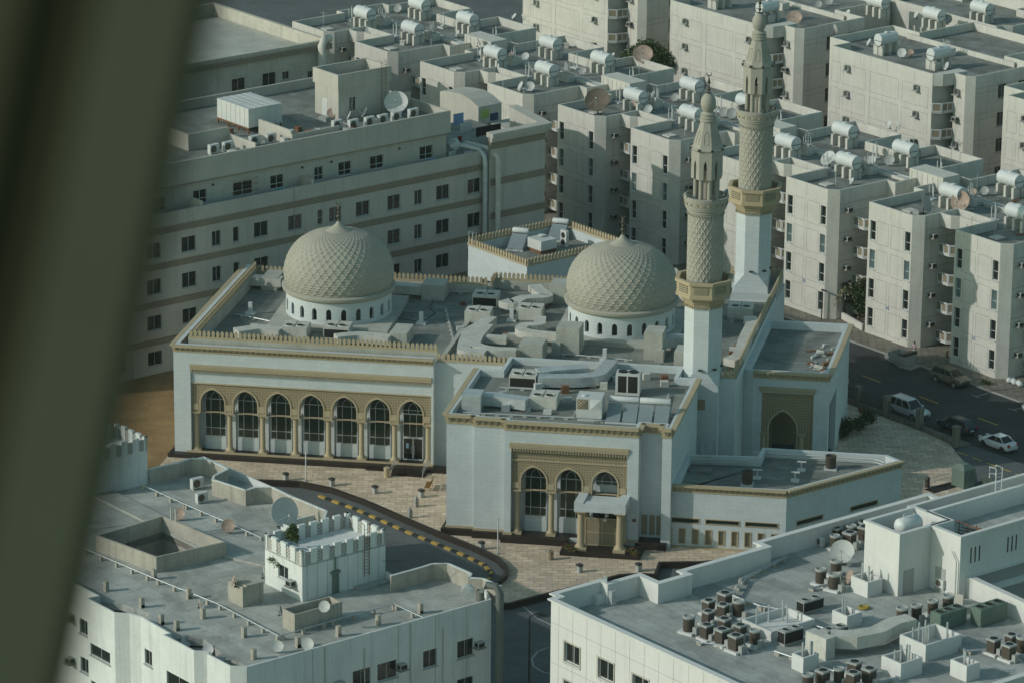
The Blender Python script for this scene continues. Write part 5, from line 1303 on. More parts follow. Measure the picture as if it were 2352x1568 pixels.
block(nr, poly, 0, ZT, ZF, 'near_right_wall', 'near_right_roof', .3, {0: wf}, {0: [(dict(frame='frame_white', depth=.2), lambda h: True)]}, lines=lines, jm='apartment_joint', edge=(.22, .14, 'near_right_wall'))
fr = MB()
for a, b, z0, z1 in wf:
    fr = MB()
    for q in ((a - .2, a, z0 - .2, z1 + .12), (b, b + .1, z0 - .2, z1 + .12), (a, b, z1, z1 + .12), (a, b, z0 - .2, z0)): fr.box(q[0] + 1.6, q[1] + 1.6, -1.35, -1.27, q[2], q[3])
    fr.build('window_surround', 'beige_plaster', nr)
MB().box(1.1, 1.6, -.33, 4.7, 9.4, 9.7).build('string_course', 'near_right_wall', nr)
def roofed(parent, q, z0, z1, zr, m='near_right_wall', th=.28, ov=.12):
    b = MB(); qi = offset(q, th); qo = offset(q, -ov); n = len(q)
    for i in range(n): wall(b, q[i], q[(i + 1) % n], z0, z1)
    for i in range(n):
        j = (i + 1) % n; b.prism([qo[i], qo[j], qi[j], qi[i]], z1 - .28, z1); 
        b.quad((*qi[i], z1 - .28), (*qi[j], z1 - .28), (*qi[j], zr), (*qi[i], zr))
    o = b.build('penthouse', m, parent); MB().prism(qi, zr - .2, zr, bot=False).build('penthouse_roof', 'near_right_roof', parent)
    return o
q1 = [nrx(-245.8, 234.4), nrx(-241.5, 234.4), nrx(-241.5, 240.2), nrx(-245.8, 240.2)]
roofed(nr, q1, ZF, 19.3, 18.0)
q2 = [nrx(-241.48, 238.1), nrx(-237.9, 238.1), nrx(-237.9, 262), nrx(-244.2, 262), nrx(-244.2, 240.25), nrx(-241.48, 240.25)]
roofed(nr, q2, 0, 19.3, 17.6)
q3 = [nrx(-250.9, 244.5), nrx(-244.25, 244.5), nrx(-244.25, 262), nrx(-250.9, 262)]
roofed(nr, q3, ZF, 16.9, 15.6)
x, y = nrx(-241.48, 238.1); b = MB().box(x + .7, x + 1.9, y - .05, y - .001, ZF, ZF + 2.2); b.build('door', 'unit_grey', nr)
x, y = nrx(-241.5, 234.4); b = MB().box(x + .001, x + .05, y + .6, y + 1.8, ZF, ZF + 2.2); b.build('door', 'unit_grey', nr)
b = MB()
x, y = nrx(-237.9, 238.1)
for y0 in (1.2, 5.6, 10): 
    for k in range(3): b.box(x + .001, x + .012, y + y0 + k*.5, y + y0 + k*.5 + .16, 16.6, 18.0); b.box(x + .001, x + .012, y + y0 + 3 + k*.5, y + y0 + 3.16 + k*.5, 11.6, 13.0)
b.build('wall_slot', 'unit_slats', nr)
b = MB().box(x + .001, x + .35, y + 1, y + 22, 13.6, 14.1); b.build('ledge', 'near_right_wall', nr)
b = MB(); x, y = nrx(-246.0, 235.2); b.tube([(x - .1, y, ZF), (x - .1, y, 17.8), (x + .2, y - .4, 18.1), (x + .2, y - .5, 16.5)], .07, 6); b.tube([(x - .1, y + .3, ZF), (x - .1, y + .3, 17.6)], .07, 6); b.build('riser_pipe', 'galvanised', nr)
x, y = nrx(-238.1, 238.0); b = MB().tube([(x, y - .12, ZF), (x, y - .12, 17), (x - .6, y - .12, 17.8)], .06, 6); b.build('riser_pipe', 'galvanised', nr)
t = MB().lathe([(.05, -1.35), (.5, -1.25), (.72, -1.0), (.74, 0), (.72, 1.0), (.5, 1.25), (.05, 1.35)], 20)
m = Matrix.Rotation(PI/2, 4, 'X')
bb = MB().merge(t, m); 
x, y = nrx(-243.4, 237.4)
tk = gthing('gas_tank', 'white capsule shaped tank lying inside the parapet of the near right roof tower', 'tank', -243.5, 237.3, 18.0)
o = bb.build('tank', 'tank_white', tk, (0, 0, .95), smooth=45); MB().box(-.5, .5, -.8, -.6, 0, .5).box(-.5, .5, .6, .8, 0, .5).tube([(0, -.6, 1.6), (0, -.6, 1.95), (0, .6, 1.95), (0, .6, 1.6)], .05).build('cradle', 'unit_white', tk)
rp = MB()
for k in range(5): rp.tube([(0, k*.5, .2 + .1*(k % 3)), (3.6, k*.4, .5 + .1*(k % 2))], .05, 5)
for k in range(4): rp.tube([(.9*k + .3, .2, 0), (.9*k + .3, .2, 1.3)], .045, 5)
rp.tube([(0, 0, 1.3), (3.6, 0, 1.0)], .05); tag(rp.build('pipe_rack', 'rust', None, (*GW(-241.8, 241.2), 17.65), GROT + .2), 'rusty red pipe rack on the near right tower roof', 'pipes')
b = MB()
for dx in (0, .75): b.tube([(0, dx, 0), (0, dx, 3.4), (-.8, dx, 3.4), (-.8, dx, 2.4)], .045, 6)
for z in (2.6, 3.2): b.tube([(-.8, 0, z), (-1.2, .35, z), (-.8, .75, z)], .035, 5)
for k in range(9): b.tube([(0, 0, .3 + k*.33), (0, .75, .3 + k*.33)], .03, 5)
x, y = nrx(*G((1835.2 + 2045*.21973, 918.8 + 1100*.21973), 17.6)); b.build('roof_ladder', 'tank_white', nr, (x, y, 17.6))
# roof stubs with pipes and the pierced pipe shafts
def pipe_box(parent, x0, x1, y0, y1, z0, h, npipe, m='near_right_wall'):
    q = [(x0, y0), (x1, y0), (x1, y1), (x0, y1)]; qi = offset(q, .16); b = MB()
    for i in range(4):
        j = (i + 1) % 4; b.prism([q[i], q[j], qi[j], qi[i]], z0, z0 + h)
    b.prism(qi, z0, z0 + .25); o = b.build('pipe_shaft', m, parent)
    p = MB()
    for k in range(npipe):
        px, py = x0 + .35 + R.random()*max(.05, x1 - x0 - .7), y0 + .35 + R.random()*max(.05, y1 - y0 - .7)
        p.tube([(px, py, z0 + .2), (px, py, z0 + h + .75 + R.random()*.5)], .085, 6)
    if npipe: p.build('standpipes', 'galvanised', o)
for c, w_, d_, h, k in (((-240.4, 225.8), 1.85, 1.7, 1.15, 2), ((-229.9, 221.6), 2.3, 2.4, 1.45, 5), ((-232.4, 226.0), 3.1, 4.1, 1.45, 7), ((-244.9, 232.1), 2.1, 1.7, 1.4, 3), ((-234.9, 216.3), 1.4, 1.7, 1.35, 3), ((-244.0, 218.9), 3.7, 4.9, .85, 4), ((-226.0, 225.6), 1.9, 1.5, 1.4, 2)):
    x, y = nrx(*c); pipe_box(nr, x, x + w_, y, y + d_, ZF, h, k)
for c in ((-256.2, 213.0),):
    x, y = nrx(*c); b = MB().box(x, x + .9, y - .4, y + .4, ZF, 14.4); b.build('roof_stub', 'near_right_wall', nr); b = MB()
    for k in range(3): b.tube([(x + .55 + k*.14, y + .6, ZF), (x + .55 + k*.14, y + .6, 16.0)], .075, 6)
    b.box(x + .95, x + 1.7, y + .5, y + 1.0, ZF, 14.9); b.build('standpipes', 'galvanised', nr)
run = [nrx(-253.8, 232.5), nrx(-252, 226.0), nrx(-249.4, 222.6), nrx(-246.2, 222.9), nrx(-244.1, 224.0)]
def lowrun(pts, z, r=.06, m='galvanised'):
    b = MB().tube([(x, y, z) for x, y in pts], r, 6); b.tube([(x + .22, y + .1, z) for x, y in pts], r*.8, 5); s_ = MB()
    for p, q in zip(pts[:-1], pts[1:]):
        p, q = Vector(p), Vector(q); l = (q - p).length
        for k in range(int(l/1.6) + 1):
            c_ = p + (q - p)*min(1, (k*1.6 + .3)/l); s_.box(c_.x - .3, c_.x + .3, c_.y - .12, c_.y + .12, ZF, z - r)
    o = b.build('pipe_run', m, nr); s_.build('pipe_supports', 'near_left_parapet', o)
lowrun(run, ZF + .4); lowrun([nrx(-247.0, 229.2), nrx(-246.3, 234.0)], ZF + .3); lowrun([nrx(-240.6, 223.6), nrx(-236.2, 224.3), nrx(-236.2, 230)], ZF + .35); lowrun([nrx(-234.0, 230.6), nrx(-228.5, 229.8), nrx(-227.0, 232.8)], ZF + .35); lowrun([nrx(-238, 217.2), nrx(-228, 218.8), nrx(-227.8, 221.2)], ZF + .3); lowrun([nrx(-243.6, 213.5), nrx(-239.5, 216.2)], ZF + .25)
dc = MB(); A = [nrx(-235.6, 221.2), nrx(-234.2, 222.6), nrx(-233.8, 224.8), nrx(-234.4, 227.2), nrx(-234.2, 229.0)]
x, y = nrx(-236.9, 219.6)
dc.box(x, x + 2.5, y, y + 1.0, ZF, ZF + 1.9); dc.duct(A, 1.5, 1.1, ZF + 1.75)
dc.build('exhaust_duct', 'duct_coated', nr)
tag(MB().lathe([(.32, 0), (.5, .05), (.52, .15), (.4, .22), (.3, .12)], 18).build('hose_coil', 'yellow_hose', None, (*GW(-241.2, 230.2), ZF + .005), 0, smooth=60), 'coil of dark yellow hose lying on the near right roof', 'hose')
tag(MB().box(-.75, .75, -.04, .04, 0, .9).build('leaning_board', 'duct_coated', None, (*GW(-237.4, 237.2), ZF), GROT + .4), 'grey board propped by the corner of the near right roof tower', 'board')
# ------------------------------------------------------------------ roof tanks
def make_tank(ax):
    o = thing('water_tank', '', 'water tank')
    c = MB().lathe([(.02, -1.5), (.76, -1.5), (.80, -1.46), (.80, 1.46), (.76, 1.5), (.02, 1.5)], 22)
    b = MB().merge(c, Matrix.Translation((0, 0, 2.0)) @ Matrix.Rotation(PI/2, 4, 'Y'))
    b.lathe([(.28, 2.7), (.28, 2.9), (.2, 2.93), (.02, 2.93)], 14)
    b.build('tank', 'tank_white', o, smooth=40)
    s = MB()
    for x in (-1.25, 0, 1.25): s.box(x - .17, x + .17, -.85, .85, 0, 1.35); s.box(x - .17, x + .17, -.85, -.55, 1.35, 1.75); s.box(x - .17, x + .17, .55, .85, 1.35, 1.75)
    for k in range(3):
        x = (-1.25, 0, 1.25)[k]; MB().box(x - .17, x + .17, -.85, .85, 0, 1.3).add([], []).build('support_wall', 'apartment_plaster', o)
    p = MB(); x = 1.56
    p.tube([(x, .82*math.cos(a), 2.0 + .82*math.sin(a)) for a in [rad(k) for k in range(150, 400, 25)]], .03, 5)
    p.tube([(x, -.7, 1.9), (x, .9, 1.9), (x + .02, .9, 1.0)], .035, 5); p.tube([(x, .1, 1.2), (x + .05, .1, .1)], .035, 5)
    p.build('pipework', 'dark_metal', o)
    return o
TK = None; TG = 'white water tanks on the apartment roofs'
def put_tank(a, b, z, label, ax='u', low=False):
    global TK
    loc = (*GW(a, b), z); rz = GROT + (0 if ax == 'u' else -PI/2)
    if TK is None:
        TK = make_tank(ax); TK['group'] = TG; TK.location = loc; TK.rotation_euler = (0, 0, rz); TK['label'] = label; return TK
    return clone(TK, loc, rz, label)
NAMES = ['block 34', 'block 35', 'the block behind the right dome', 'the block behind the beige building', 'the shaded top left block']
CORN = {(0, 0): 'front left', (1, 0): 'front right', (0, 1): 'back left', (1, 1): 'back right'}
for k in range(5):
    a0, b0 = -329.2 - 27.27*k, 312.75 - .35*k
    for i, x in enumerate((5.0, 15.4)):
        for j, y in enumerate((8.1, 17.1)):
            put_tank(a0 + x, b0 + y, 14.355, 'white water tank, %s roof corner of %s' % (CORN[(i, j)], NAMES[k]))
for a, b, lab, ax in ((-382.1, 365.0, 'left of two end on white tanks on the upper right block', 'v'), (-372.4, 365.0, 'right of two end on white tanks on the upper right block', 'v'),
        (-404.6, 364.6, 'white tank beside the farther minaret\'s ball, seen end on', 'v'), (-414.4, 364.8, 'white tank at the top edge left of the farther minaret\'s ball', 'v'), (-398.2, 378.6, 'white tank cut by the top edge, second from the farther minaret', 'u'), (-388.5, 379.6, 'white tank with two grey dishes before it, upper right', 'u'), (-387.4, 387.3, 'farther white tank behind the tank with two dishes, upper right', 'u'), (-350.5, 365.0, 'white tank at the right edge of the photo, upper right', 'v'), (-381.0, 393.5, 'white tank farthest back by the top right corner', 'u')):
    put_tank(a, b, 14.36, lab, ax)

# ------------------------------------------------------------------ satellite dishes
def dish_meshes(mat):
    d = MB(); N, K = 24, 6
    vs = [(0, 0, 0)]; fs = []
    for k in range(1, K + 1):
        r = k/K
        for i in range(N): vs.append((r*math.cos(2*PI*i/N), -.22*r*r, r*math.sin(2*PI*i/N)))
    for i in range(N): fs.append((0, 1 + i, 1 + (i + 1) % N))
    for k in range(K - 1):
        for i in range(N): a, b = 1 + k*N + i, 1 + k*N + (i + 1) % N; fs.append((a, a + N, b + N, b))
    d.add(vs, fs); off = [(x, y + .03, z) for x, y, z in vs]; d.add(off, [tuple(reversed(f)) for f in fs])
    d.tube([(1.005*math.cos(2*PI*i/N), -.215, 1.005*math.sin(2*PI*i/N)) for i in range(N)], .02, 5, closed=True)
    f = MB(); f.tube([(0, -.2, -.95), (0, -.95, -.25)], .025, 5); f.tube([(.75, -.15, -.55), (0, -.95, -.22)], .014, 4); f.tube([(-.75, -.15, -.55), (0, -.95, -.22)], .014, 4); f.box(-.07, .07, -1.08, -.9, -.3, -.14)
    return d.mesh('dish_reflector', mat, 60), f.mesh('feed_arm', 'unit_grey')
DM = {m: dish_meshes(m) for m in ('dish_white', 'dish_rusty', 'unit_grey', 'mesh_brown')}
MNT = MB().tube([(0, .12, 1.0), (0, .12, 0)], .07, 6).box(-.3, .3, -.15, .4, 0, .06).mesh('dish_mount', 'dark_metal')
def dish(a, b, z, r, az, el, label, mat='dish_white', group='satellite dishes on the roofs'):
    """az: compass bearing the bowl faces; el: its tilt"""
    o = thing('satellite_dish', label, 'satellite dish', (*GW(a, b), z), -rad(az) + PI, group)
    o.scale = (r, r, r)
    inst(MNT, 'mount', o, (0, 0, 0))
    q = inst(DM[mat][0], 'reflector', o, (0, -.05, 1.15), 0, -rad(el)); inst(DM[mat][1], 'feed_arm', q)
    return o
ZA = 14.36
DL = [  # tile, x, y of the foot, height, radius, bearing, tilt, material, label
 ('A1', 485, 1215, 21.6, 1.35, 185, 38, 'dish_white', 'large grey dish beside the stair tower of the long beige building'),
 ('A1', 160, 1245, 21.6, .62, 262, 30, 'dish_white', 'small dish standing edge on left of the large dish of the long building'),
 ('A1', 0, 1270, 21.6, .55, 268, 25, 'dish_white', 'thin dish nearly edge on by the stair tower\'s window'),
 ('A0', 1900, 1240, 21.6, .55, 190, 30, 'dish_rusty', 'rust stained dish in front of the long building\'s stair tower'),
 ('A0', 1760, 1420, 21.6, .4, 250, 35, 'dish_white', 'little dish peeping over the long building\'s front parapet'),
 ('A1', 1130, 400, ZA, .5, 255, 30, 'dish_white', 'dish beside a pipe shaft on the top left block, right side'),
 ('A1', 980, 300, ZA, .45, 255, 30, 'unit_grey', 'dish at the pipe shaft on the top left block'),
 ('A1', 190, 370, ZA, .5, 200, 30, 'unit_grey', 'grey dish at the left corner tank of the top left block'),
 ('A1', 500, 140, ZA, .55, 200, 25, 'unit_grey', 'grey dish between two tanks at the top left'),
 ('A1', 1720, 215, ZA + .6, .45, 255, 40, 'dish_white', 'left dish of a pair on the curved parapet, top centre'),
 ('A1', 1800, 230, ZA + .6, .5, 80, 25, 'dish_white', 'right dish of a pair on the curved parapet, top centre'),
 ('A1', 1360, 600, ZA, .45, 250, 30, 'dish_white', 'small pale dish left of the front tank behind the long building'),
 ('A1', 1405, 640, ZA, .5, 240, 30, 'dish_rusty', 'rusty small dish beside the front tank behind the long building'),
 ('A1', 1540, 745, ZA, .45, 240, 30, 'dish_white', 'white dish at the foot of the front tank behind the long building'),
 ('A1', 1690, 620, ZA, .45, 190, 30, 'dish_rusty', 'round dish at the corner of the pipe shaft, second block'),
 ('A1', 1835, 640, ZA, .52, 205, 30, 'dish_white', 'white round dish in front of the pipe shaft, second block'),
 ('A1', 1335, 490, ZA + 1.2, .55, 75, 20, 'unit_grey', 'dark dish edge on above the stair link, second block'),
 ('A1', 1790, 960, ZA, .6, 255, 28, 'dish_white', 'left of two dishes sharing one plinth at the front roof corner'),
 ('A1', 1880, 965, ZA, .62, 190, 28, 'dish_white', 'right of two dishes sharing one plinth at the front roof corner'),
 ('A1', 1890, 800, ZA, .6, 75, 20, 'unit_grey', 'dish seen from behind at the roof step of the second block'),
 ('A2', 235, 1200, ZA, 1.5, 190, 38, 'mesh_brown', 'big brown wire mesh dish above the right dome'),
 ('A2', 710, 690, ZA, 1.25, 185, 42, 'dish_rusty', 'big rust brown dish in front of the green tree'),
 ('A2', 80, 790, ZA, .5, 200, 30, 'unit_grey', 'grey dish left of a tank at the top centre'),
 ('A2', 400, 620, ZA, .4, 255, 30, 'dish_white', 'thin dish by the tank in front of the green tree'),
 ('A2', 545, 940, ZA, .5, 250, 25, 'dish_white', 'upright dish behind the tank of the block with the mesh dish'),
 ('A2', 615, 1130, ZA + .6, .4, 215, 30, 'dish_rusty', 'little brown dish fixed to the tank of the block with the mesh dish'),
 ('A2', 765, 1195, ZA, .55, 200, 30, 'dish_white', 'round dish on the roof floor right of the mesh dish'),
 ('A2', 820, 1035, ZA, .45, 255, 30, 'dish_white', 'tilted dish between tank and pipe shaft, block with the mesh dish'),
 ('A2', 1045, 1070, ZA, .5, 200, 30, 'unit_grey', 'grey dish right of the pipe shaft, block with the mesh dish'),
 ('A2', 1200, 1290, ZA, .4, 215, 30, 'dish_white', 'small dish before the tank left of the nearer minaret'),
 ('A2', 1560, 1230, ZA, .6, 200, 25, 'unit_grey', 'dish showing between the two minarets\' tops'),
 ('A2', 1640, 1250, ZA, .65, 190, 25, 'unit_grey', 'grey dish touching the farther minaret\'s gallery'),
 ('A2', 2070, 1440, ZA + .7, .55, 200, 25, 'dish_white', 'dish on the stair link wall right of the farther minaret'),
 ('A2', 2150, 1450, ZA + .7, .5, 200, 25, 'dish_white', 'second dish on the stair link wall right of the farther minaret'),
 ('A2', 2290, 290, ZA, 1.05, 190, 45, 'dish_rusty', 'large rusty dish on the roof corner right of the farther minaret\'s ball'),
 ('A3', 510, 200, ZA, .6, 255, 35, 'dish_white', 'white dish on the parapet corner of the back row, upper right'),
 ('A3', 200, 90, ZA, .5, 190, 25, 'unit_grey', 'grey dish on a shaded back row roof at the top'),
 ('A3', 310, 60, ZA, .55, 190, 25, 'unit_grey', 'second grey dish on a shaded back row roof at the top'),
 ('A3', 735, 490, ZA, .5, 262, 30, 'dish_white', 'dish edge on left of the end on tank, upper right'),
 ('A3', 920, 480, ZA + .4, .45, 200, 30, 'dish_rusty', 'rusty dish fixed against the left end on tank'),
 ('A3', 1075, 610, ZA, .6, 200, 25, 'dish_white', 'left white dish between the two end on tanks'),
 ('A3', 1165, 595, ZA, .45, 200, 25, 'dish_rusty', 'right rusty dish between the two end on tanks'),
 ('A3', 1230, 200, ZA, .5, 255, 30, 'dish_white', 'dish left of the tank with two dishes, upper right'),
 ('A3', 1395, 240, ZA + .3, .55, 195, 25, 'unit_grey', 'left grey dish in front of the upper right tank'),
 ('A3', 1550, 260, ZA + .3, .65, 195, 25, 'unit_grey', 'right grey dish in front of the upper right tank'),
 ('A3', 1545, 745, ZA, .55, 250, 25, 'dish_white', 'white dish at the foot of the right end on tank'),
 ('A3', 370, 360, ZA + .4, .6, 70, 15, 'unit_grey', 'dark dish on the left roof corner of the upper right block'),
 ('B3', 310, 450, ZA, .95, 230, 42, 'dish_white', 'large cream dish on the roof right of the farther minaret'),
 ('B3', 650, 550, ZA, .62, 200, 25, 'unit_grey', 'grey dish in front of the tank on the block numbered 35'),
 ('B3', 555, 630, ZA, .4, 255, 30, 'dish_white', 'small dish near the front parapet of the block numbered 35'),
 ('B3', 815, 300, ZA + .4, .45, 250, 30, 'dish_white', 'dish standing high beside the back tank of the block numbered 35'),
 ('B3', 765, 420, ZA, .5, 215, 25, 'dish_white', 'dish at the pipe shaft left side, block numbered 35'),
 ('B3', 945, 430, ZA, .62, 200, 25, 'unit_grey', 'grey dish at the pipe shaft right side, block numbered 35'),
 ('B3', 1180, 550, ZA, .5, 80, 20, 'dish_white', 'dish half hidden behind pipes by the stair link, right part'),
 ('B3', 1490, 660, ZA + .4, .65, 80, 20, 'unit_grey', 'dish seen from behind on the stair link wall of the block numbered 34'),
 ('B3', 1310, 930, ZA, 1.0, 120, 22, 'unit_grey', 'big dark dish at the front left roof corner of the block numbered 34'),
 ('B3', 1690, 920, ZA, 1.15, 215, 25, 'dish_rusty', 'big two toned dish in front of the tank of the block numbered 34'),
 ('B3', 1940, 740, ZA, .5, 200, 25, 'unit_grey', 'grey dish on the pipe shaft of the block numbered 34'),
 ('B3', 1825, 740, ZA, .4, 215, 25, 'dish_rusty', 'rusty dish beside the pipe shaft of the block numbered 34'),
 ('B3', 950, 40, ZA, .5, 250, 20, 'dish_white', 'dish leaning on the back parapet behind the block numbered 35, left one'),
 ('B3', 1020, 60, ZA, .5, 75, 15, 'dish_white', 'dish leaning on the back parapet behind the block numbered 35, right one'),
 ('B3', 1660, 240, ZA, .5, 80, 15, 'unit_grey', 'dish on the back parapet below the upper right balconies'),
]
for t, x, y, z, r, az, el, m, lab in DL:
    a, b = g(t, x, y, z); dish(a, b, z, r, az, el, lab, m)
for t, x, y, r, az, el, m, lab in (
 ('D0', 1390, 1330, 1.35, 150, 18, 'dish_white', 'very large grey dish behind the potted plant on the near left roof'),
 ('D0', 820, 1385, .62, 185, 22, 'dish_rusty', 'rust spotted dish left of the very large dish, near left roof'),
 ('D0', 310, 1250, .55, 190, 22, 'dish_rusty', 'small blurred dish by the pipe run, near left roof'),
 ('D9', 340, 1480, .9, 150, 25, 'dish_white', 'blurred dish half hidden by the dark strut, near left roof'),
 ('E1', 30, 1245, .50, 185, 22, 'dish_white', 'left dish of two at the near left roof\'s right edge'),
 ('E1', 345, 1225, .52, 190, 22, 'dish_white', 'right dish of two at the near left roof\'s right edge'),
 ('E0', 1660, 1280, .5, 200, 22, 'dish_white', 'right dish standing in the sunk corner bay of the near left roof'),
 ('E0', 1420, 1190, .5, 150, 18, 'dish_white', 'left dish standing in the sunk corner bay of the near left roof'),
 ('E0', 1560, 780, .4, 80, 15, 'dish_rusty', 'small brown dish edge on beside the pipe run, near left roof'),
 ('E0', 1930, 560, .5, 265, 18, 'dish_rusty', 'dish edge on standing on the roof box, near left roof'),
 ('E0', 1885, 640, .45, 265, 18, 'unit_grey', 'lower dish edge on beside the roof box, near left roof'),
 ('E0', 2230, 470, .5, 80, 15, 'unit_grey', 'dish against the left corner of the screened tower, near left roof'),
 ('E1', 50, 860, .42, 95, 15, 'unit_grey', 'dark dish edge on left of the trough, near left roof'),
 ('E1', 520, 830, .5, 195, 25, 'dish_white', 'white dish on the trough wall, near left roof')):
    z = 12.0 if 'trough wall' in lab or 'standing on' in lab else (9.45 if 'sunk' in lab else ZL)
    a, b = g(t, x, y, z); dish(a, b, z, r, az, el, lab, m)
for t, x, y, z, r, az, el, m, lab in (
 ('E3', 450, 330, 13.6, 1.05, 190, 38, 'dish_white', 'large white dish between condensers on the near right roof'),
 ('E3', 815, 520, 13.9, .62, 190, 20, 'unit_grey', 'grey dish in front of the pipe shaft at the near right tower'),
 ('E3', 540, 540, 13.6, .6, 250, 25, 'dish_rusty', 'orange tinted dish edge on beside the near right pipe shaft')):
    a, b = g(t, x, y, z); dish(a, b, z, r, az, el, lab, m)

# ------------------------------------------------------------------ condensers on the near right roof
def make_cond(kind):
    o = thing('condenser', '', 'condenser')
    MB().box(-.55, .55, -.5, .5, 0, .16).build('plinth', 'near_right_wall', o)
    if kind == 'round':
        MB().lathe([(.36, .16), (.38, .2), (.38, 1.05)], 12).build('casing', 'unit_slats', o, smooth=40)
        MB().lathe([(.42, 1.05), (.43, 1.16), (.36, 1.2), (.3, 1.16), (.3, 1.12), (.02, 1.12)], 14).build('fan_cover', 'unit_grey', o, smooth=40)
    else:
        MB().box(-.33, .33, -.33, .33, .16, 1.0).build('casing', 'unit_slats', o)
        t = MB().box(-.38, .38, -.38, .38, 1.0, 1.13); t.lathe([(.26, 1.131), (.26, 1.16), (.02, 1.14)], 14, mi=1); t.build('fan_cover', ['unit_grey', 'coil_black'], o)
    MB().box(.42, .72, -.2, .15, 0, .55).tube([(.38, 0, .5), (.6, .1, .6), (.95, .2, .1)], .03, 5).build('control_box', 'unit_grey', o)
    return o
CK = {}
def cond(a, b, z, kind, label, group, rz=0., sc=1.):
    loc = (*GW(a, b), z)
    if kind not in CK:
        o = CK[kind] = make_cond(kind); o.location = loc; o.rotation_euler = (0, 0, GROT + rz); o['label'] = label; o['group'] = group; o.scale = (sc,)*3; return
    o = clone(CK[kind], loc, GROT + rz, label, sc); o['group'] = group
CL = [('the square cluster left of the large pipe shaft', [('E2', 1580, 1040), ('E2', 1765, 1110), ('E2', 1780, 960), ('E2', 1785, 850), ('E2', 1935, 890), ('E2', 1955, 790), ('E2', 1950, 1050), ('E2', 1925, 1170), ('E2', 2100, 880), ('E2', 2115, 1110), ('E2', 2070, 1235), ('E2', 2270, 1170)]),
      ('the cluster behind the large white dish', [('E3', 385, 80), ('E3', 375, 170), ('E3', 525, 150), ('E3', 545, 70), ('E3', 680, 90), ('E3', 670, 30)]),
      ('the trio left of the orange dish', [('E3', 225, 535), ('E3', 365, 595), ('E3', 385, 455)]),
      ('the row before the green units', [('E3', 1075, 950), ('E3', 1225, 910), ('E3', 1395, 860), ('E3', 1555, 820)]),
      ('the group at the right edge', [('E3', 2030, 1260), ('E3', 2215, 1210), ('E3', 2190, 1325), ('E3', 2330, 1260)]),
      ('the group along the bottom edge', [('E3', 245, 1600), ('E3', 415, 1570), ('E3', 575, 1510), ('E3', 730, 1580), ('E3', 560, 1620), ('E3', 90, 1640)])]
for nm, pts in CL:
    P = [g(t, x, y, 13.6) for t, x, y in pts]
    order = sorted(range(len(P)), key=lambda i: math.hypot(*GW(*P[i])))
    for rk, i in enumerate(order):
        cond(P[i][0], P[i][1], 13.605, 'square' if R.random() < .5 and 'row' not in nm else 'round', 'brown louvred condenser, %s of %s' % (ORD[rk], nm), 'condensers on the near right roof', R.random()*.3, 1.14 + .2*R.random())
def box_unit(a, b, z, w, d, h, nf, label, rz=0., mat='unit_grey', side='coil_black', group='box cooling units on the near right roof'):
    o = gthing('condenser_bank', label, 'condenser', a, b, z, rz, group)
    m = MB().box(0, w, 0, d, .15, h); m.box(.05, w - .05, -.008, -.001, .25, h - .12, 1); m.box(w + .001, w + .008, .05, d - .05, .25, h - .12, 1)
    m.box(.1, w - .1, .1, d - .1, 0, .15, 0); m.build('casing', [mat, side], o)
    for k in range(nf):
        c = ((k + .5)*w/nf, d/2) if w >= d else (w/2, (k + .5)*d/nf)
        f = MB().lathe([(min(w, d)*.36, h), (min(w, d)*.36, h + .06), (min(w, d)*.31, h + .06), (min(w, d)*.31, h + .012), (.02, h + .012)], 18, c, mi=0); f.m = [0]*(18*3) + [1]*18 + [1, 1]
        f.build('fan', [mat, 'coil_black'], o)
box_unit(-244.0, 225.0, 13.605, .95, 2.3, 1.15, 2, 'low dark box unit with two fans behind the two pipe shaft')
box_unit(-237.3, 221.6, 13.605, .95, 2.3, 1.45, 2, 'two fan box unit above the bulky exhaust duct', mat='unit_grey', side='unit_slats')
box_unit(-239.6, 218.9, 13.605, .95, 2.1, 1.3, 2, 'two fan box unit near the bottom edge left of the bulky duct')
box_unit(-234.6, 231.6, 13.605, 1.25, 3.0, 1.5, 3, 'nearer green cooling bank with three fans', mat='unit_green', side='unit_green')
box_unit(-233.2, 234.9, 13.605, 1.25, 3.1, 1.6, 3, 'farther green cooling bank with three fans, by the parapet', mat='unit_green', side='unit_green')
def split(a, b, z, label, rz=0., group='white split condensers', sc=1.):
    o = gthing('split_condenser', label, 'condenser', a, b, z, rz, group, sc)
    m = MB().box(-.48, .48, -.18, .18, .1, .85); m.box(-.4, -.3, -.15, .15, 0, .1); m.box(.3, .4, -.15, .15, 0, .1); m.build('casing', 'unit_white', o)
    f = MB().lathe([(.3, 0), (.3, .01), (.02, .02)], 18, mi=0); f.build('fan_grille', 'unit_slats', o, (-.12, -.181, .47), smooth=40).rotation_euler = (PI/2, 0, 0)
    return o
split(-254.6, 237.4, 13.605, 'white split condenser at the left end of the near right roof', 0)
split(-240.0, 238.0, 14.0, 'white split condenser beside the near right tower\'s side door', 0)
split(-307.6, 207.2, ZL, 'white split condenser by the far parapet of the near left roof', PI/2, sc=1.3)
split(-304.2, 205.4, ZL, 'white split condenser with a trailing cable, near left roof', PI/2, sc=1.2)
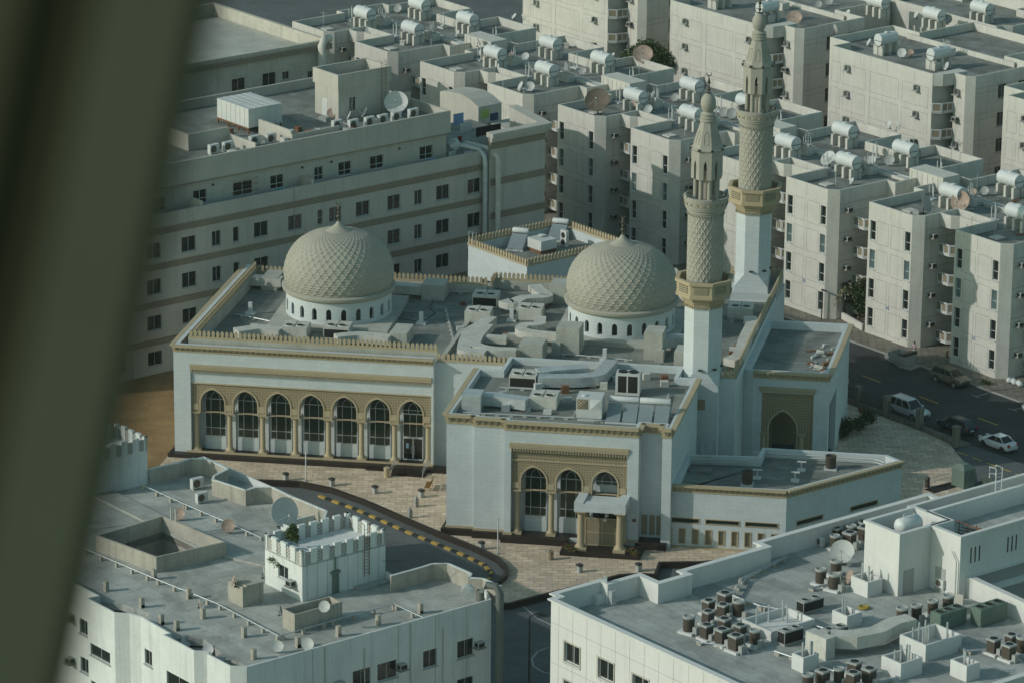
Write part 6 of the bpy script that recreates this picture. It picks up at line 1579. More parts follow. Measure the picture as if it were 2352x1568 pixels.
for i, (a, b) in enumerate(((-370.9, 258.2), (-370.6, 260.2), (-370.5, 262.6), (-371.0, 269.6), (-370.1, 271.2), (-370.0, 273.4), (-369.9, 275.2), (-370.0, 277.2), (-370.0, 279.6), (-370.6, 252.5), (-370.6, 254.4))):
    split(a, b, 21.605, 'condenser behind the long beige building\'s parapet, %s' % ('first from the left', 'second from the left', 'third from the left', 'fourth from the left', 'fifth from the left', 'sixth from the left', 'fifth from the right', 'fourth from the right', 'third from the right', 'last but one on the right', 'last on the right')[sorted([(-370.9, 258.2), (-370.6, 260.2), (-370.5, 262.6), (-371.0, 269.6), (-370.1, 271.2), (-370.0, 273.4), (-369.9, 275.2), (-370.0, 277.2), (-370.0, 279.6), (-370.6, 252.5), (-370.6, 254.4)], key=lambda q: q[1]).index((a, b))], PI/2 + .1, 'condensers along the long building\'s parapet', 1.35)
# panelled cold water tank, laundry on the long building
o = gthing('panel_tank', 'big box shaped panel tank on legs on the long beige building', 'water tank', -381.5, 260.5, 21.6)
m = MB().box(0, 6.2, 0, 4.6, .7, 2.9)
for i in range(1, 7): m.box(i*.9 - .03, i*.9 + .03, -.03, 4.63, .68, 2.92)
for i in range(1, 5): m.box(-.03, 6.23, i*.92 - .03, i*.92 + .03, .69, 2.93)
m.build('tank', 'unit_white', o)
l = MB()
for x in (0, 2, 4, 6): 
    for y in (0, 2.2, 4.4): l.box(x, x + .15, y, y + .15, 0, .7)
l.box(-.05, 6.25, -.05, .05, .5, .7); l.build('legs', 'rust', o)
for i, (c_, a, b, w_, h, z, lab) in enumerate((('cloth_blue', -372.3, 287.2, 1.5, 1.5, 18.9, 'blue patterned sheet hanging in the laundry yard'), ('tank_white', -371.6, 287.6, 1.8, 1.2, 18.2, 'white sheet hanging below the blue patterned one'), ('cloth_green', -372.0, 291.0, 1.2, 1.1, 19.2, 'yellow green shirt hanging in the laundry yard'), ('cloth_navy', -371.8, 292.2, 1.2, 1.0, 18.8, 'navy trousers hanging right of the yellow green shirt'), ('cloth_black', -369.8, 288.6, 3.6, 1.2, 17.9, 'row of black clothes on a low line'), ('cloth_red', -370.4, 286.4, .55, 1.1, 17.2, 'dark red garment at the left of the black clothes'), ('cloth_cyan', -365.6, 257.2, 1.1, .7, 17.2, 'bright turquoise cloth hanging under a penthouse window'), ('cloth_blue', -365.9, 278.4, 1.5, .8, 17.0, 'light blue sheet hanging under the rightmost penthouse window'))):
    m = MB(); N = 12
    f_ = [(0.03*math.sin(k*1.9 + i)) for k in range(N + 1)]; dz = [.18*abs(math.sin(k*1.3 + i*2)) for k in range(N + 1)]
    for k in range(N):
        y0, y1 = w_*k/N, w_*(k + 1)/N
        m.quad((f_[k], y0, h), (f_[k], y0, dz[k]), (f_[k + 1], y1, dz[k + 1]), (f_[k + 1], y1, h)); m.quad((f_[k] - .03, y0, h), (f_[k + 1] - .03, y1, h), (f_[k + 1] - .03, y1, dz[k + 1]), (f_[k] - .03, y0, dz[k]))
    tag(m.build('laundry', c_, None, (*GW(a, b), z), GROT), lab, 'laundry', 'laundry on the long beige building')

# ------------------------------------------------------------------ cooling units, ducts and solar heaters on the mosque roofs
def package(s, t, z, label, rz=0., w=2.7, d=2.3, h=1.35, dark=True):
    o = thing('rooftop_unit', label, 'cooling unit', (*MW(s, t), z), MROT + rz, 'cooling units on the mosque roofs')
    m = MB().box(0, w, 0, d, .12, h); m.box(.1, w - .1, -.006, -.001, .2, h - .25, 1 if dark else 0); m.box(w*.49, w*.51, 0, d, h, h + .015, 1); m.box(.1, w - .1, .1, d - .1, 0, .12); m.build('casing', ['duct_coated', 'coil_black'], o)
    for k in range(2):
        c = (w*(.28 + .44*k), d*.33)
        f = MB().lathe([(.48, h), (.48, h + .07), (.42, h + .07), (.42, h + .012), (.02, h + .012)], 20, c); f.m = [0]*60 + [1]*20 + [1, 1]; f.build('fan', ['duct_coated', 'coil_black'], o)
    return o
ZM = ZR + .01; ZP = 11.76
PK = [('C0', 1370, 800, ZM, 0, False, 'left of two units in front of the left dome'), ('C0', 1810, 800, ZM, 0, True, 'right of two units in front of the left dome'),
      ('C1', 1275, 470, ZM, 0, True, 'cooling unit between the domes, farthest back'), ('C1', 1195, 640, ZM, 0, False, 'cooling unit between the domes feeding the long bent duct'), ('C1', 1735, 610, ZM, 0, False, 'cooling unit left of the right dome feeding a curved duct'),
      ('C1', 1660, 1310, ZP, 0, True, 'dark faced cooling unit at the back of the pavilion roof'), ('C1', 1870, 1535, ZP, 0, False, 'pale cooling unit in the middle of the pavilion roof'), ('C2', 1590, 600, ZM, 0, False, 'cooling unit on the hall roof right of the nearer minaret')]
for t, x, y, z, rz, dk, lab in PK:
    s, tt = s_(t, x, y, z); package(s, tt, z, lab, rz, dark=dk)
def ductrun(pts, zt, w, h, label, m='duct_coated', stilts=True, zb=ZR):
    o = thing('duct', label, 'duct', (*MW(0, 0), 0), MROT, 'air ducts on the mosque roofs')
    q = [L(*s_(t, x, y, zt)) for t, x, y in pts]
    d = []
    for i, p in enumerate(q):       # round the corners
        if 0 < i < len(q) - 1:
            a, b, c = Vector(q[i - 1]), Vector(p), Vector(q[i + 1]); r = min(.8, (b - a).length*.45, (c - b).length*.45)
            s0, s1 = b + (a - b).normalized()*r, b + (c - b).normalized()*r
            for k in range(5): u = k/4; d.append(tuple(s0*(1 - u)**2 + b*2*u*(1 - u) + s1*u*u))
        else: d.append(tuple(p))
    MB().duct(d, w, h, zt).build('casing', m, o)
    if stilts:
        l = MB()
        for p in q: l.box(p[0] - .05, p[0] + .05, p[1] - .05, p[1] + .05, zb, zt - h)
        l.build('legs', 'rust', o)
ductrun([('C1', 1470, 560), ('C1', 1370, 640), ('C1', 1250, 700), ('C1', 1190, 860), ('C1', 1190, 905), ('C1', 1420, 925)], 12.0, 1.4, .75, 'left of two parallel pale ducts bending between the domes')
ductrun([('C1', 1440, 640), ('C1', 1330, 760), ('C1', 1290, 850), ('C1', 1470, 895), ('C1', 1740, 905)], 12.02, 1.25, .75, 'right of two parallel pale ducts bending between the domes')
ductrun([('C1', 1400, 760), ('C1', 1640, 775)], 11.9, .9, .7, 'short duct joining the bent ducts to a small box')
ductrun([('C1', 1990, 560), ('C1', 1985, 640), ('C1', 1820, 640), ('C1', 1770, 690), ('C1', 1900, 720), ('C1', 2170, 745)], 12.0, 1.2, .75, 'hook shaped duct in front of the right dome')
ductrun([('C1', 1600, 390), ('C1', 1700, 420), ('C1', 1790, 360), ('C1', 2080, 345), ('C1', 1990, 290), ('C1', 1930, 230)], 11.9, 1.4, .7, 'hooked duct behind the pale unit left of the right dome')
ductrun([('C0', 1370, 690), ('C0', 1150, 665), ('C0', 900, 700)], 11.7, 1.5, .8, 'flat duct left of the units before the left dome')
ductrun([('C1', -150, 760), ('C1', 100, 735), ('C1', 420, 770)], 11.7, 1.3, .8, 'pale duct right of the units before the left dome')
ductrun([('C1', 440, 215), ('C1', 760, 245)], 11.9, 1.3, .9, 'long duct behind the left dome\'s right side')
ductrun([('C0', 1060, 140), ('C0', 1380, 160)], 11.9, 1.3, .9, 'duct behind the left dome\'s left side')
ductrun([('C2', 880, 790), ('C2', 1060, 760), ('C2', 1200, 770)], 12.3, 1.2, 1.0, 'silvery wrinkled duct right of the right dome', 'galvanised')
ductrun([('C2', 1830, 560), ('C2', 1860, 630), ('C2', 1790, 760), ('C2', 1720, 960), ('C2', 1610, 1010)], 11.9, 1.4, .75, 'long pale duct on the hall roof right of the nearer minaret')
ductrun([('C2', 1000, 60), ('C2', 1080, 190), ('C2', 1190, 330)], 11.9, 1.3, .8, 'curved duct behind the right dome\'s right side')
ductrun([('C1', 1960, 1120), ('C1', 2150, 1100), ('C2', 0, 1085), ('C2', 130, 1075)], 13.2, 1.5, 1.0, 'upper silvery duct along the back of the pavilion roof', 'galvanised', zb=11.75)
ductrun([('C1', 1960, 1180), ('C2', 30, 1180), ('C2', 250, 1160), ('C2', 380, 1010)], 13.0, 1.4, 1.0, 'lower silvery duct along the pavilion roof ending at the hall wall', 'galvanised', zb=11.75)
ductrun([('C1', 1250, 1370), ('C1', 1500, 1370), ('C1', 1860, 1420)], 13.0, 1.4, 1.0, 'wrinkled silver duct at the left of the pavilion roof', 'galvanised', zb=11.75)
s, t = s_('C1', 1165, 1560, ZP); MB().box(0, 1.9, 0, 2.2, 0, 1.75).build('duct_box', 'galvanised', None, (*MW(s, t), ZP), MROT); o = bpy.data.objects['duct_box']; tag(o, 'shiny duct box at the left corner of the pavilion roof', 'duct')
# panel tank, dark chiller and solar collectors on the pavilion
s, t = s_('D2', 10, 215, ZP)
o = thing('panel_tank', 'panelled box tank with one yellowed panel on the pavilion roof', 'water tank', (*MW(s, t), ZP), MROT)
m = MB().box(0, 2.5, 0, 2.3, .35, 2.35); m.build('tank', 'unit_white', o); pn = MB()
for i in range(2):
    for j in range(2): pn.frus([(i*1.25 + .06, 2.3*0 - .001), (i*1.25 + 1.19, -.001), (i*1.25 + 1.19, .0), (i*1.25 + .06, .0)], .42, [(i*1.25 + .06, -.001), (i*1.25 + 1.19, -.001), (i*1.25 + 1.19, 0), (i*1.25 + .06, 0)], .43)
    x0, x1 = i*1.25 + .08, i*1.25 + 1.17; zc = 1.75; pn.add([(x0, -.01, 1.25), (x1, -.01, 1.25), (x1, -.01, 2.28), (x0, -.01, 2.28), ((x0 + x1)/2, -.14, zc)], [(0, 1, 4), (1, 2, 4), (2, 3, 4), (3, 0, 4)], 0 if i else 1)
pn.build('panels', ['tank_white', 'lattice_tan'], o); MB().lathe([(.3, 2.35), (.32, 2.45), (.05, 2.5)], 14, (.7, .9)).build('hatch', 'tank_white', o); MB().box(.1, 2.4, .1, 2.2, 0, .35).build('base', 'unit_white', o)
s, t = s_('C2', 420, 1390, ZP)
o = thing('chiller', 'pale framed chiller with dark coil front before the right dome', 'cooling unit', (*MW(s, t), ZP), MROT)
m = MB().box(0, 2.4, 0, 1.5, .1, 2.3); m.box(.25, 1.1, -.01, -.001, .4, 2.1, 1); m.box(1.25, 2.2, -.01, -.001, .4, 2.1, 1); m.build('casing', ['unit_white', 'coil_black'], o)
for x in (.65, 1.7): MB().lathe([(.45, 2.3), (.45, 2.42), (.38, 2.42), (.02, 2.36)], 18, (x, .75)).build('fan', 'coil_black', o)
def solar(s, t, z, rz, label, np_, w=1.38):
    o = thing('solar_heater', label, 'solar heater', (*MW(s, t), z), MROT + rz, 'solar water heaters')
    for i in range(np_):
        p = MB(); x = i*(w + .2)
        p.add([(x, 0, .25), (x + w, 0, .25), (x + w, 1.95, 1.45), (x, 1.95, 1.45), (x, 0, .15), (x + w, 0, .15), (x + w, 1.95, 1.35), (x, 1.95, 1.35)], [(0, 1, 2, 3), (7, 6, 5, 4), (0, 4, 5, 1), (1, 5, 6, 2), (2, 6, 7, 3), (3, 7, 4, 0)])
        p.build('collector', 'solar_glass', o)
    W = np_*w + (np_ - 1)*.2
    c = MB().merge(MB().lathe([(.02, 0), (.3, 0), (.32, .04), (.32, W - .04), (.3, W), (.02, W)], 16), Matrix.Translation((0, 2.25, 1.75)) @ Matrix.Rotation(PI/2, 4, 'Y')); c.build('tank', 'tank_white', o, smooth=40)
    f = MB()
    for x in (0, W): f.tube([(x, 0, 0), (x, 1.95, 1.15), (x, 2.3, 1.2), (x, 2.3, 0)], .035, 5)
    f.build('stand', 'galvanised', o); MB().box(-.1, W + .1, -.15, .05, 0, .14).build('base', 'unit_white', o)
pm('solar_glass', (.23, .27, .28), rough=.22, var=.1, spec=.6)
s, t = s_('D2', 320, 235, ZP); solar(s, t, ZP, 0, 'left pair of solar collectors at the front of the pavilion roof', 2)
s, t = s_('D2', 650, 255, ZP); solar(s, t, ZP, 0, 'right pair of solar collectors at the front of the pavilion roof', 2)
zz = ZB - .99
for t, x, y, lab in (('B1', 1640, 1310, 'nearer solar heater on the crenellated block behind the hall'), ('B1', 2060, 1210, 'farther solar heater on the crenellated block behind the hall')):
    a, b = g(t, x, y, zz); X, Y = GW(a, b); o = None
    s = ((X - MO[0])*MV[1] - (Y - MO[1])*MV[0])/(MU[0]*MV[1] - MU[1]*MV[0]); q = (MU[0]*(Y - MO[1]) - MU[1]*(X - MO[0]))/(MU[0]*MV[1] - MU[1]*MV[0])
    solar(s, q, zz, -.15, lab, 1, 1.8)
a, b = g('B1', 1835, 1360, zz); o = gthing('panel_tank', 'panelled cream tank on the crenellated block behind the hall', 'water tank', a + 1.0, b + 1.6, zz)
MB().box(-2.4, 0, -.2, 2.0, .4, 1.5).build('tank', 'unit_white', o); MB().box(-2.5, -.2, -.1, 2.1, 0, .4).build('base', 'rust', o); MB().lathe([(.4, 1.6), (.42, 1.72), (.05, 1.78)], 14, (-1.6, 1.2)).build('hatch', 'tank_white', o)
a, b = g('B1', 2290, 1290, zz); o = gthing('split_condenser', 'tall white two fan condenser on the crenellated block behind the hall', 'condenser', a - .8, b, zz, 0)
m = MB().box(-.5, .5, -.2, .2, .1, 1.9); m.box(-.4, .4, -.15, .15, 0, .1); m.build('casing', 'unit_white', o)
for z in (.55, 1.35): MB().lathe([(.34, 0), (.34, .01), (.02, .02)], 18).build('fan_grille', 'coil_black', o, (-.05, -.201, z)).rotation_euler = (PI/2, 0, 0)

rg = random.Random(31)
for par, pts, z in ((mosque, [('C1', 1000, 500), ('C1', 1080, 820), ('C1', 1560, 870)], ZR), (mosque, [('C1', 1900, 960), ('C1', 2300, 980), ('C2', 600, 1040)], ZR), (mosque, [('C0', 900, 560), ('C0', 1280, 640)], ZR), (mosque, [('C2', 880, 1060), ('C2', 840, 1130)], ZR), (mosque, [('C1', 950, 320), ('C1', 1230, 330)], ZR), (mosque, [('C2', 1650, 880), ('C2', 1850, 700), ('C2', 1980, 500)], ZR), (pav, [('C1', 1180, 1585), ('C1', 2330, 1640), ('C2', 40, 1500)], 11.75), (pav, [('C1', 1560, 1320), ('C1', 2200, 1360)], 11.75), (pav, [('D2', 200, 240), ('D2', 930, 180), ('C2', 980, 1390)], 11.75)):
    q = [(*L(*s_(t, x, y, z)), z + .22) for t, x, y in pts]
    o = MB().tube(q, .07, 6).build('roof_pipe', 'galvanised', par)
    for p, r in zip(q[:-1], q[1:]):
        d = math.dist(p, r)
        for k in range(int(d/1.3)):
            u = (k + .5)/max(1, int(d/1.3)); MB().box(-.2, .2, -.1, .1, 0, .15).build('pipe_block', 'membrane_roof_pale', o, (p[0] + (r[0] - p[0])*u, p[1] + (r[1] - p[1])*u, z + .002))
for par, t, x0, x1, y0, y1, z, n in ((mosque, 'C1', 1150, 2200, 680, 1000, ZR, 12), (mosque, 'C1', 1000, 2100, 250, 480, ZR, 8), (mosque, 'C0', 900, 2300, 640, 760, ZR, 9), (pav, 'C1', 1200, 2300, 1330, 1600, 11.75, 12), (pav, 'C2', 0, 980, 1200, 1400, 11.75, 8), (mosque, 'C2', 1620, 1950, 480, 1000, ZR, 6)):
    for k in range(n):
        x, y = L(*s_(t, x0 + rg.random()*(x1 - x0), y0 + rg.random()*(y1 - y0), z)); h = .25 + rg.random()*.6
        MB().box(-.2 - rg.random()*.4, .25, -.2, .2 + rg.random()*.3, 0, h).build('roof_box', rg.choice(['unit_white', 'duct_coated', 'galvanised', 'rust', 'unit_grey']), par, (x, y, z + .003), rg.random()*.6)
# ------------------------------------------------------------------ ground, streets, plaza
def gflat(name, pts, z0, z1, m):
    w = [GW(*p) for p in pts]; b = MB(); b.prism(w, z0, z1, bot=False); return structure(name, b, m)
structure('ground', MB().quad((-700, -100, 0), (700, -100, 0), (700, 1200, 0), (-700, 1200, 0)), 'asphalt_pale')
gflat('road', [(-420, 295.4), (-225, 295.4), (-225, 309.4), (-420, 309.4)], .002, .006, 'asphalt')
gflat('pavement', [(-460, 309.4), (-225, 309.4), (-225, 345), (-460, 345)], .0, .13, 'pavement_slab')
gflat('back_lane', [(-470, 345), (-225, 345), (-225, 359), (-470, 359)], .0, .05, 'asphalt_pale')
gflat('verge', [(-420, 293.9), (-294.2, 293.9), (-294.2, 295.4), (-420, 295.4)], .0, .11, 'pavement_slab')
def GM(s, t):
    x, y = MW(s, t); return x*GU[0] + y*GU[1], x*GV[0] + y*GV[1]
kb = [(-330.1, 226.2), (-328.6, 229.1), (-325.8, 232.0), (-322.4, 233.4), (-317.4, 234.0), (-308.8, 234.2), (-300.1, 234.7), (-296.6, 234.6), (-294.0, 233.7), (-292.4, 232.3), (-291.5, 230.6), (-291.4, 229.3)]
kb2 = [(-287.4, 226.9), (-286.6, 227.9), (-286.3, 236), (-286.1, 240.8), (-285.3, 242.5), (-284.2, 243.6), (-286.4, 246.0), (-284.1, 249.3), (-283.0, 252)]
pz = kb + kb2 + [(-282.5, 284.5), (-287.5, 289.2), (-293.3, 292.2), (-296, 293.9), (-330, 293.9), GM(58, 42), GM(-.6, 42), GM(-.6, -5)]
gflat('plaza', pz, 0, .15, 'plaza_tile')
structure('sand_ground', MB().prism([MW(-60, -14), MW(-.62, -14), MW(-.62, 60), MW(-60, 60)], -.1, .03, bot=False), 'sand')
def ribbon(pts, o0, o1, z0, z1, mats=0, n_=None):
    b = MB(); P = [Vector(p) for p in pts]; L0, L1 = [], []
    for i, p in enumerate(P):
        d = (P[min(i + 1, len(P) - 1)] - P[max(i - 1, 0)]).normalized(); nr_ = Vector((d.y, -d.x)); L0.append(p + nr_*o0); L1.append(p + nr_*o1)
    for i in range(len(P) - 1):
        q = [L1[i], L1[i + 1], L0[i + 1], L0[i]]; b.prism([GW(*v) for v in q], z0, z1, mats if isinstance(mats, int) else i % 2)
    return b
tag(ribbon(kb, 0, .38, 0, .62).build('low_wall', 'dark_granite'), 'dark granite low wall curving along the street side of the plaza', 'low wall')
tag(ribbon(kb2, 0, .38, 0, .62).build('low_wall', 'dark_granite'), 'dark granite low wall at the plaza corner behind the bright white building', 'low wall')
dense = []
for p, q in zip(kb[3:-1], kb[4:]):
    n = max(1, round(math.dist(p, q)/1.0))
    dense += [(p[0] + (q[0] - p[0])*k/n, p[1] + (q[1] - p[1])*k/n) for k in range(n)]
dense.append(kb[-1])
o = ribbon(dense, 1.5, 1.85, 0, .2, 'alt'); o = o.build('kerb', ['kerb_yellow', 'kerb_black']); o['kind'] = 'structure'
o = ribbon(dense, .38, 1.5, 0, .1).build('gutter_strip', 'asphalt_pale'); o['kind'] = 'structure'
b = MB()
for a in range(-400, -236, 9): b.prism([GW(a + .9, 302.0), GW(a + 3.9, 302.0), GW(a + 3.9, 302.16), GW(a + .9, 302.16)], .009, .0125, 0)
for k in range(6): b.prism([GW(-293.4 + k*2.1, 292.55), GW(-292.0 + k*2.1, 292.6), GW(-292.0 + k*2.1, 292.8), GW(-293.4 + k*2.1, 292.75)], .004, .008, 0)
for a in (-305.5, -299.8, -288.4, -282.6): b.prism([GW(a, 306.9), GW(a + .12, 306.9), GW(a + .12, 309.2), GW(a, 309.2)], .009, .0125, 1); b.prism([GW(a - .6, 306.9), GW(a + .7, 306.9), GW(a + .7, 307.0), GW(a - .6, 307.0)], .009, .0125, 1)
ln2 = [g('E2', *p, .01) for p in ((-150, 760), (0, 890), (90, 930), (170, 975))]
for p, q in zip(ln2[:-1], ln2[1:]):
    p, q = Vector(p), Vector(q); d = (q - p).normalized()*.07; d = Vector((-d.y, d.x)); b.prism([GW(*(p - d)), GW(*(q - d)), GW(*(q + d)), GW(*(p + d))], .004, .008, 1)
ln3 = [g('E2', *p, .01) for p in ((110, 1190), (0, 1235), (-60, 1310), (-40, 1390), (60, 1450), (180, 1475))]
for p, q in zip(ln3[:-1], ln3[1:]):
    p, q = Vector(p), Vector(q); d = (q - p).normalized()*.08; d = Vector((-d.y, d.x)); b.prism([GW(*(p - d)), GW(*(q - d)), GW(*(q + d)), GW(*(p + d))], .004, .008, 1)
structure('road_markings', b, ['paint_yellow', 'paint_white'])
b = MB()
for a0 in range(-420, -226, 6): b.prism([GW(a0, 309.25), GW(a0 + 5.96, 309.25), GW(a0 + 5.96, 309.45), GW(a0, 309.45)], 0, .16)
b.prism([GW(-322.3, 309.3), GW(-320.8, 308.1), GW(-317.6, 307.3), GW(-316.2, 307.6), GW(-316.4, 309.3)], 0, .15)
structure('kerb', b, 'kerb_stone')

# ------------------------------------------------------------------ plaza furniture
BG = 'short light bollards on the plaza'
bm = MB().box(-.22, .22, -.22, .22, 0, .62).mesh('bollard_post', 'unit_grey'); bt = MB().box(-.25, .25, -.25, .25, .62, .82).mesh('bollard_head', 'dark_metal')
BL = [('D0', 920, 835, 'light bollard at the far left end of the plaza'), ('D0', 1420, 835, 'light bollard left of the left flagpole, before the arcade'), ('D0', 1900, 890, 'light bollard right of the left flagpole, before the arcade'), ('D1', 260, 970, 'light bollard in front of the entrance steps'), ('D1', 745, 1010, 'light bollard beside the yellow bench'), ('D1', 1375, 1555, 'light bollard left of the right flagpole'), ('E2', 440, 405, 'light bollard in front of the porch, nearest the street'), ('E2', 1055, 395, 'light bollard right of the porch step')]
for t, x, y, lab in BL:
    a, c = g(t, x, y, .15); o = gthing('bollard', lab, 'bollard', a, c, .15, 0, BG); inst(bm, 'post', o); inst(bt, 'lamp_head', o)
for t, x, y, lab in (('D1', 690, 1110, 'pointed grey stone post nearer the yellow bench'), ('D1', 625, 1225, 'pointed grey stone post nearer the street wall')):
    a, c = g(t, x, y, .15); tag(MB().box(-.2, .2, -.2, .2, 0, .75).frus([(-.2, -.2), (.2, -.2), (.2, .2), (-.2, .2)], .75, [(-.03, -.03), (.03, -.03), (.03, .03), (-.03, .03)], 1.15).build('stone_post', 'kerb_stone', None, (*GW(a, c), .15), GROT), lab, 'stone post', 'pointed stone posts')
for t, x, y, h, lab in (('D0', 1630, 840, 3.1, 'white flagpole stub before the long arcade'), ('D1', 1545, 1600, 3.6, 'white flagpole stub before the entrance pavilion')):
    a, c = g(t, x, y, .15); o = gthing('flagpole', lab, 'flagpole', a, c, .15, 0, 'white poles on the plaza'); MB().lathe([(.07, 0), (.06, h), (.02, h + .03)], 8).build('pole', 'tank_white', o); MB().box(-.18, .18, -.18, .18, 0, .06).build('base', 'kerb_stone', o)
a, c = g('E2', 140, 275, .15); o = gthing('litter_bin', 'tan cylindrical litter bin beside the porch step', 'bin', a, c, .15); MB().lathe([(.24, 0), (.26, .05), (.26, .85), (.28, .9), (.2, .92), (.18, .8), (.02, .8)], 16).build('body', 'lattice_tan', o, smooth=40)
a, c = g('D1', 385, 800, .15); o = gthing('litter_bin', 'stone cylinder standing left of the entrance steps', 'bin', a, c, .15); MB().lathe([(.3, 0), (.32, .95), (.34, 1.0), (.3, 1.05), (.02, 1.05)], 16).build('body', 'carved_tan', o, smooth=40)
a, c = g('D3', 1340, 905, .15); o = gthing('litter_bin', 'dark cylindrical bin on the right plaza by the railing', 'bin', a, c, .15); MB().lathe([(.24, 0), (.26, .9), (.3, .95), (.2, 1.1), (.02, 1.15)], 16).build('body', 'unit_slats', o, smooth=40)
def bench(x, y, z, rz, label, m):
    o = thing('bench', label, 'bench', (x, y, z), rz, 'wooden benches')
    s = MB(); k = MB(); f = MB()
    for i in range(5): s.box(-.95, .95, -.05 - .11*i, .04 - .11*i, .43, .47)
    for i in range(4): k.box(-.95, .95, .06 + .03*i, .1 + .03*i, .55 + .13*i, .65 + .13*i)
    s.build('seat', m, o); k.build('backrest', m, o)
    for q in (-.8, .8): MB().tube([(q, -.5, 0), (q, -.5, .43), (q, .02, .43), (q, .2, 1.05)], .03, 5).tube([(q, .02, .43), (q, .08, 0)], .03, 5).build('leg', m, o)
s, t = s_('D1', 815, 965, .15); x, y = MW(s, t + 1.2); bench(x, y, .15, MROT - PI/2 + .03, 'yellow slatted bench against the side block left of the pavilion', 'wood_orange')
a, c = g('D3', 690, 190, .15); x, y = GW(a, c); bench(x, y, .15, GROT + PI, 'red brown bench on the right plaza by the pillar fence', 'wood_brown')
fe = gthing('boundary_fence', 'cream pillars with dark railings between plaza and street', 'fence', 0, 0, 0)
PL_ = [(-316.5, 294.3), (-310.4, 294.3), (-306.1, 294.4), (-301.0, 294.4), (-294.5, 293.4)]
for a, c in PL_: MB().box(a - .3, a + .3, c - .3, c + .3, .1, 2.2).box(a - .36, a + .36, c - .36, c + .36, 2.2, 2.4).build('pillar', 'pavement_slab', fe)
for (a, c), (a2, c2) in zip(PL_[:-1], PL_[1:]):
    q = MB(); q.prism([(a + .3, c - .12), (a2 - .3, c2 - .12), (a2 - .3, c2 + .12), (a + .3, c + .12)], .1, .6); q.build('low_wall', 'pavement_slab', fe)
    if a2 > -295: continue
    r = MB(); n = int((a2 - a - .6)/.16)
    for k in range(n + 1): u = k/n; x = a + .3 + (a2 - a - .6)*u; y = c + (c2 - c)*u; r.box(x - .015, x + .015, y - .015, y + .015, .6, 1.9)
    r.tube([(a + .3, c, 1.9), (a2 - .3, c2, 1.9)], .03, 4); r.tube([(a + .3, c, .75), (a2 - .3, c2, .75)], .025, 4); r.build('railing', 'dark_metal', fe)
o = gthing('kiosk', 'grey green domed service box beside the steps on the right plaza', 'kiosk', -285.4, 285.6, .15)
MB().box(-.9, .9, -.8, .8, 0, 1.9).frus([(-.9, -.8), (.9, -.8), (.9, .8), (-.9, .8)], 1.9, [(-.4, -.4), (.4, -.4), (.4, .4), (-.4, .4)], 2.35).build('body', 'unit_green', o); MB().box(.901, .93, -.6, .6, .5, 1.7).build('panel', 'glass_teal', o)
o = gthing('garden_steps', 'three long tan steps at the corner of the right plaza', 'steps', -285.6, 288.4, 0, -.7)
for k in range(3): MB().box(0, 3.6, k*.55, k*.55 + .5, 0, .15 + .13*(2 - k)).build('step', 'carved_tan', o)
o = gthing('basement_railing', 'metal railing around the dark basement stair on the right plaza', 'railing', -287.0, 281.6, .15, 0)
r = MB().tube([(0, 0, 0), (0, 0, .95), (0, 3.6, .95), (0, 3.6, 0)], .03, 5).tube([(0, 0, .5), (0, 3.6, .5)], .02, 5); r.build('rail', 'galvanised', o); MB().box(.1, 1.6, 0, 3.6, .004, .02).build('stair_opening', 'void_dark', o)

# ------------------------------------------------------------------ lamp post, low walls, skip
o = gthing('street_lamp', 'thin dark lamp post at the corner of the block numbered 35', 'street lamp', -335.6, 312.0, .13)
MB().lathe([(.07, 0), (.05, 3.5)], 8).build('pole', 'dark_metal', o); MB().box(-.1, .6, -.1, .1, 3.45, 3.6).build('lamp_head', 'dark_metal', o)
tag(MB().prism([(-.5, 0), (8.3, -2.2), (8.3, -1.9), (-.5, .3)], 0, .75).build('garden_wall', 'apartment_plaster', None, (*GW(-338, 315.0), .13), GROT), 'low pale garden wall below the dark tree', 'wall')
a, c = g('D2', 600, 0, 0)
o = gthing('street_lamp', 'dark street lamp standing between the two near buildings', 'street lamp', *g('E2', -90, 1700, 0), 0)
MB().lathe([(.11, 0), (.07, 7.5)], 8).build('pole', 'dark_metal', o); MB().tube([(0, 0, 7.5), (.5, .3, 7.9), (1.0, .6, 7.9)], .05, 5).build('arm', 'dark_metal', o); MB().box(.7, 1.5, .4, .75, 7.85, 8.0).build('lamp_head', 'unit_slats', o)
o = gthing('skip', 'dented open grey rubbish skip on wheels at the kerb', 'skip', -319.4, 307.4, .02, .05)
q0 = [(0, 0), (2.3, 0), (2.3, 1.5), (0, 1.5)]; q1 = [(-.18, -.2), (2.48, -.2), (2.48, 1.7), (-.18, 1.7)]; i1 = offset(q1, .08); i0 = offset(q0, .08); m = MB()
for i in range(4):
    j = (i + 1) % 4
    m.add([(*q0[i], .18), (*q0[j], .18), (*q1[j], 1.35), (*q1[i], 1.35), (*i0[i], .25), (*i0[j], .25), (*i1[j], 1.35), (*i1[i], 1.35)], [(0, 1, 2, 3), (5, 4, 7, 6), (3, 2, 6, 7)], 0)
m.prism(q0, .16, .25)
for k in range(7): m.box(.1 + k*.33, .2 + k*.33, -.16, -.02, .3, .9)
m.build('body', 'unit_grey', o); MB().add([(1.2, -.22, 1.36), (2.5, -.22, 1.36), (2.5, 1.72, 1.36), (1.2, 1.72, 1.36), (1.2, -.22, 1.4), (2.5, -.22, 1.75), (2.5, 1.72, 1.75), (1.2, 1.72, 1.4)], [(4, 5, 6, 7), (0, 1, 5, 4), (1, 2, 6, 5), (2, 3, 7, 6), (3, 2, 1, 0)]).build('lid', 'unit_slats', o)
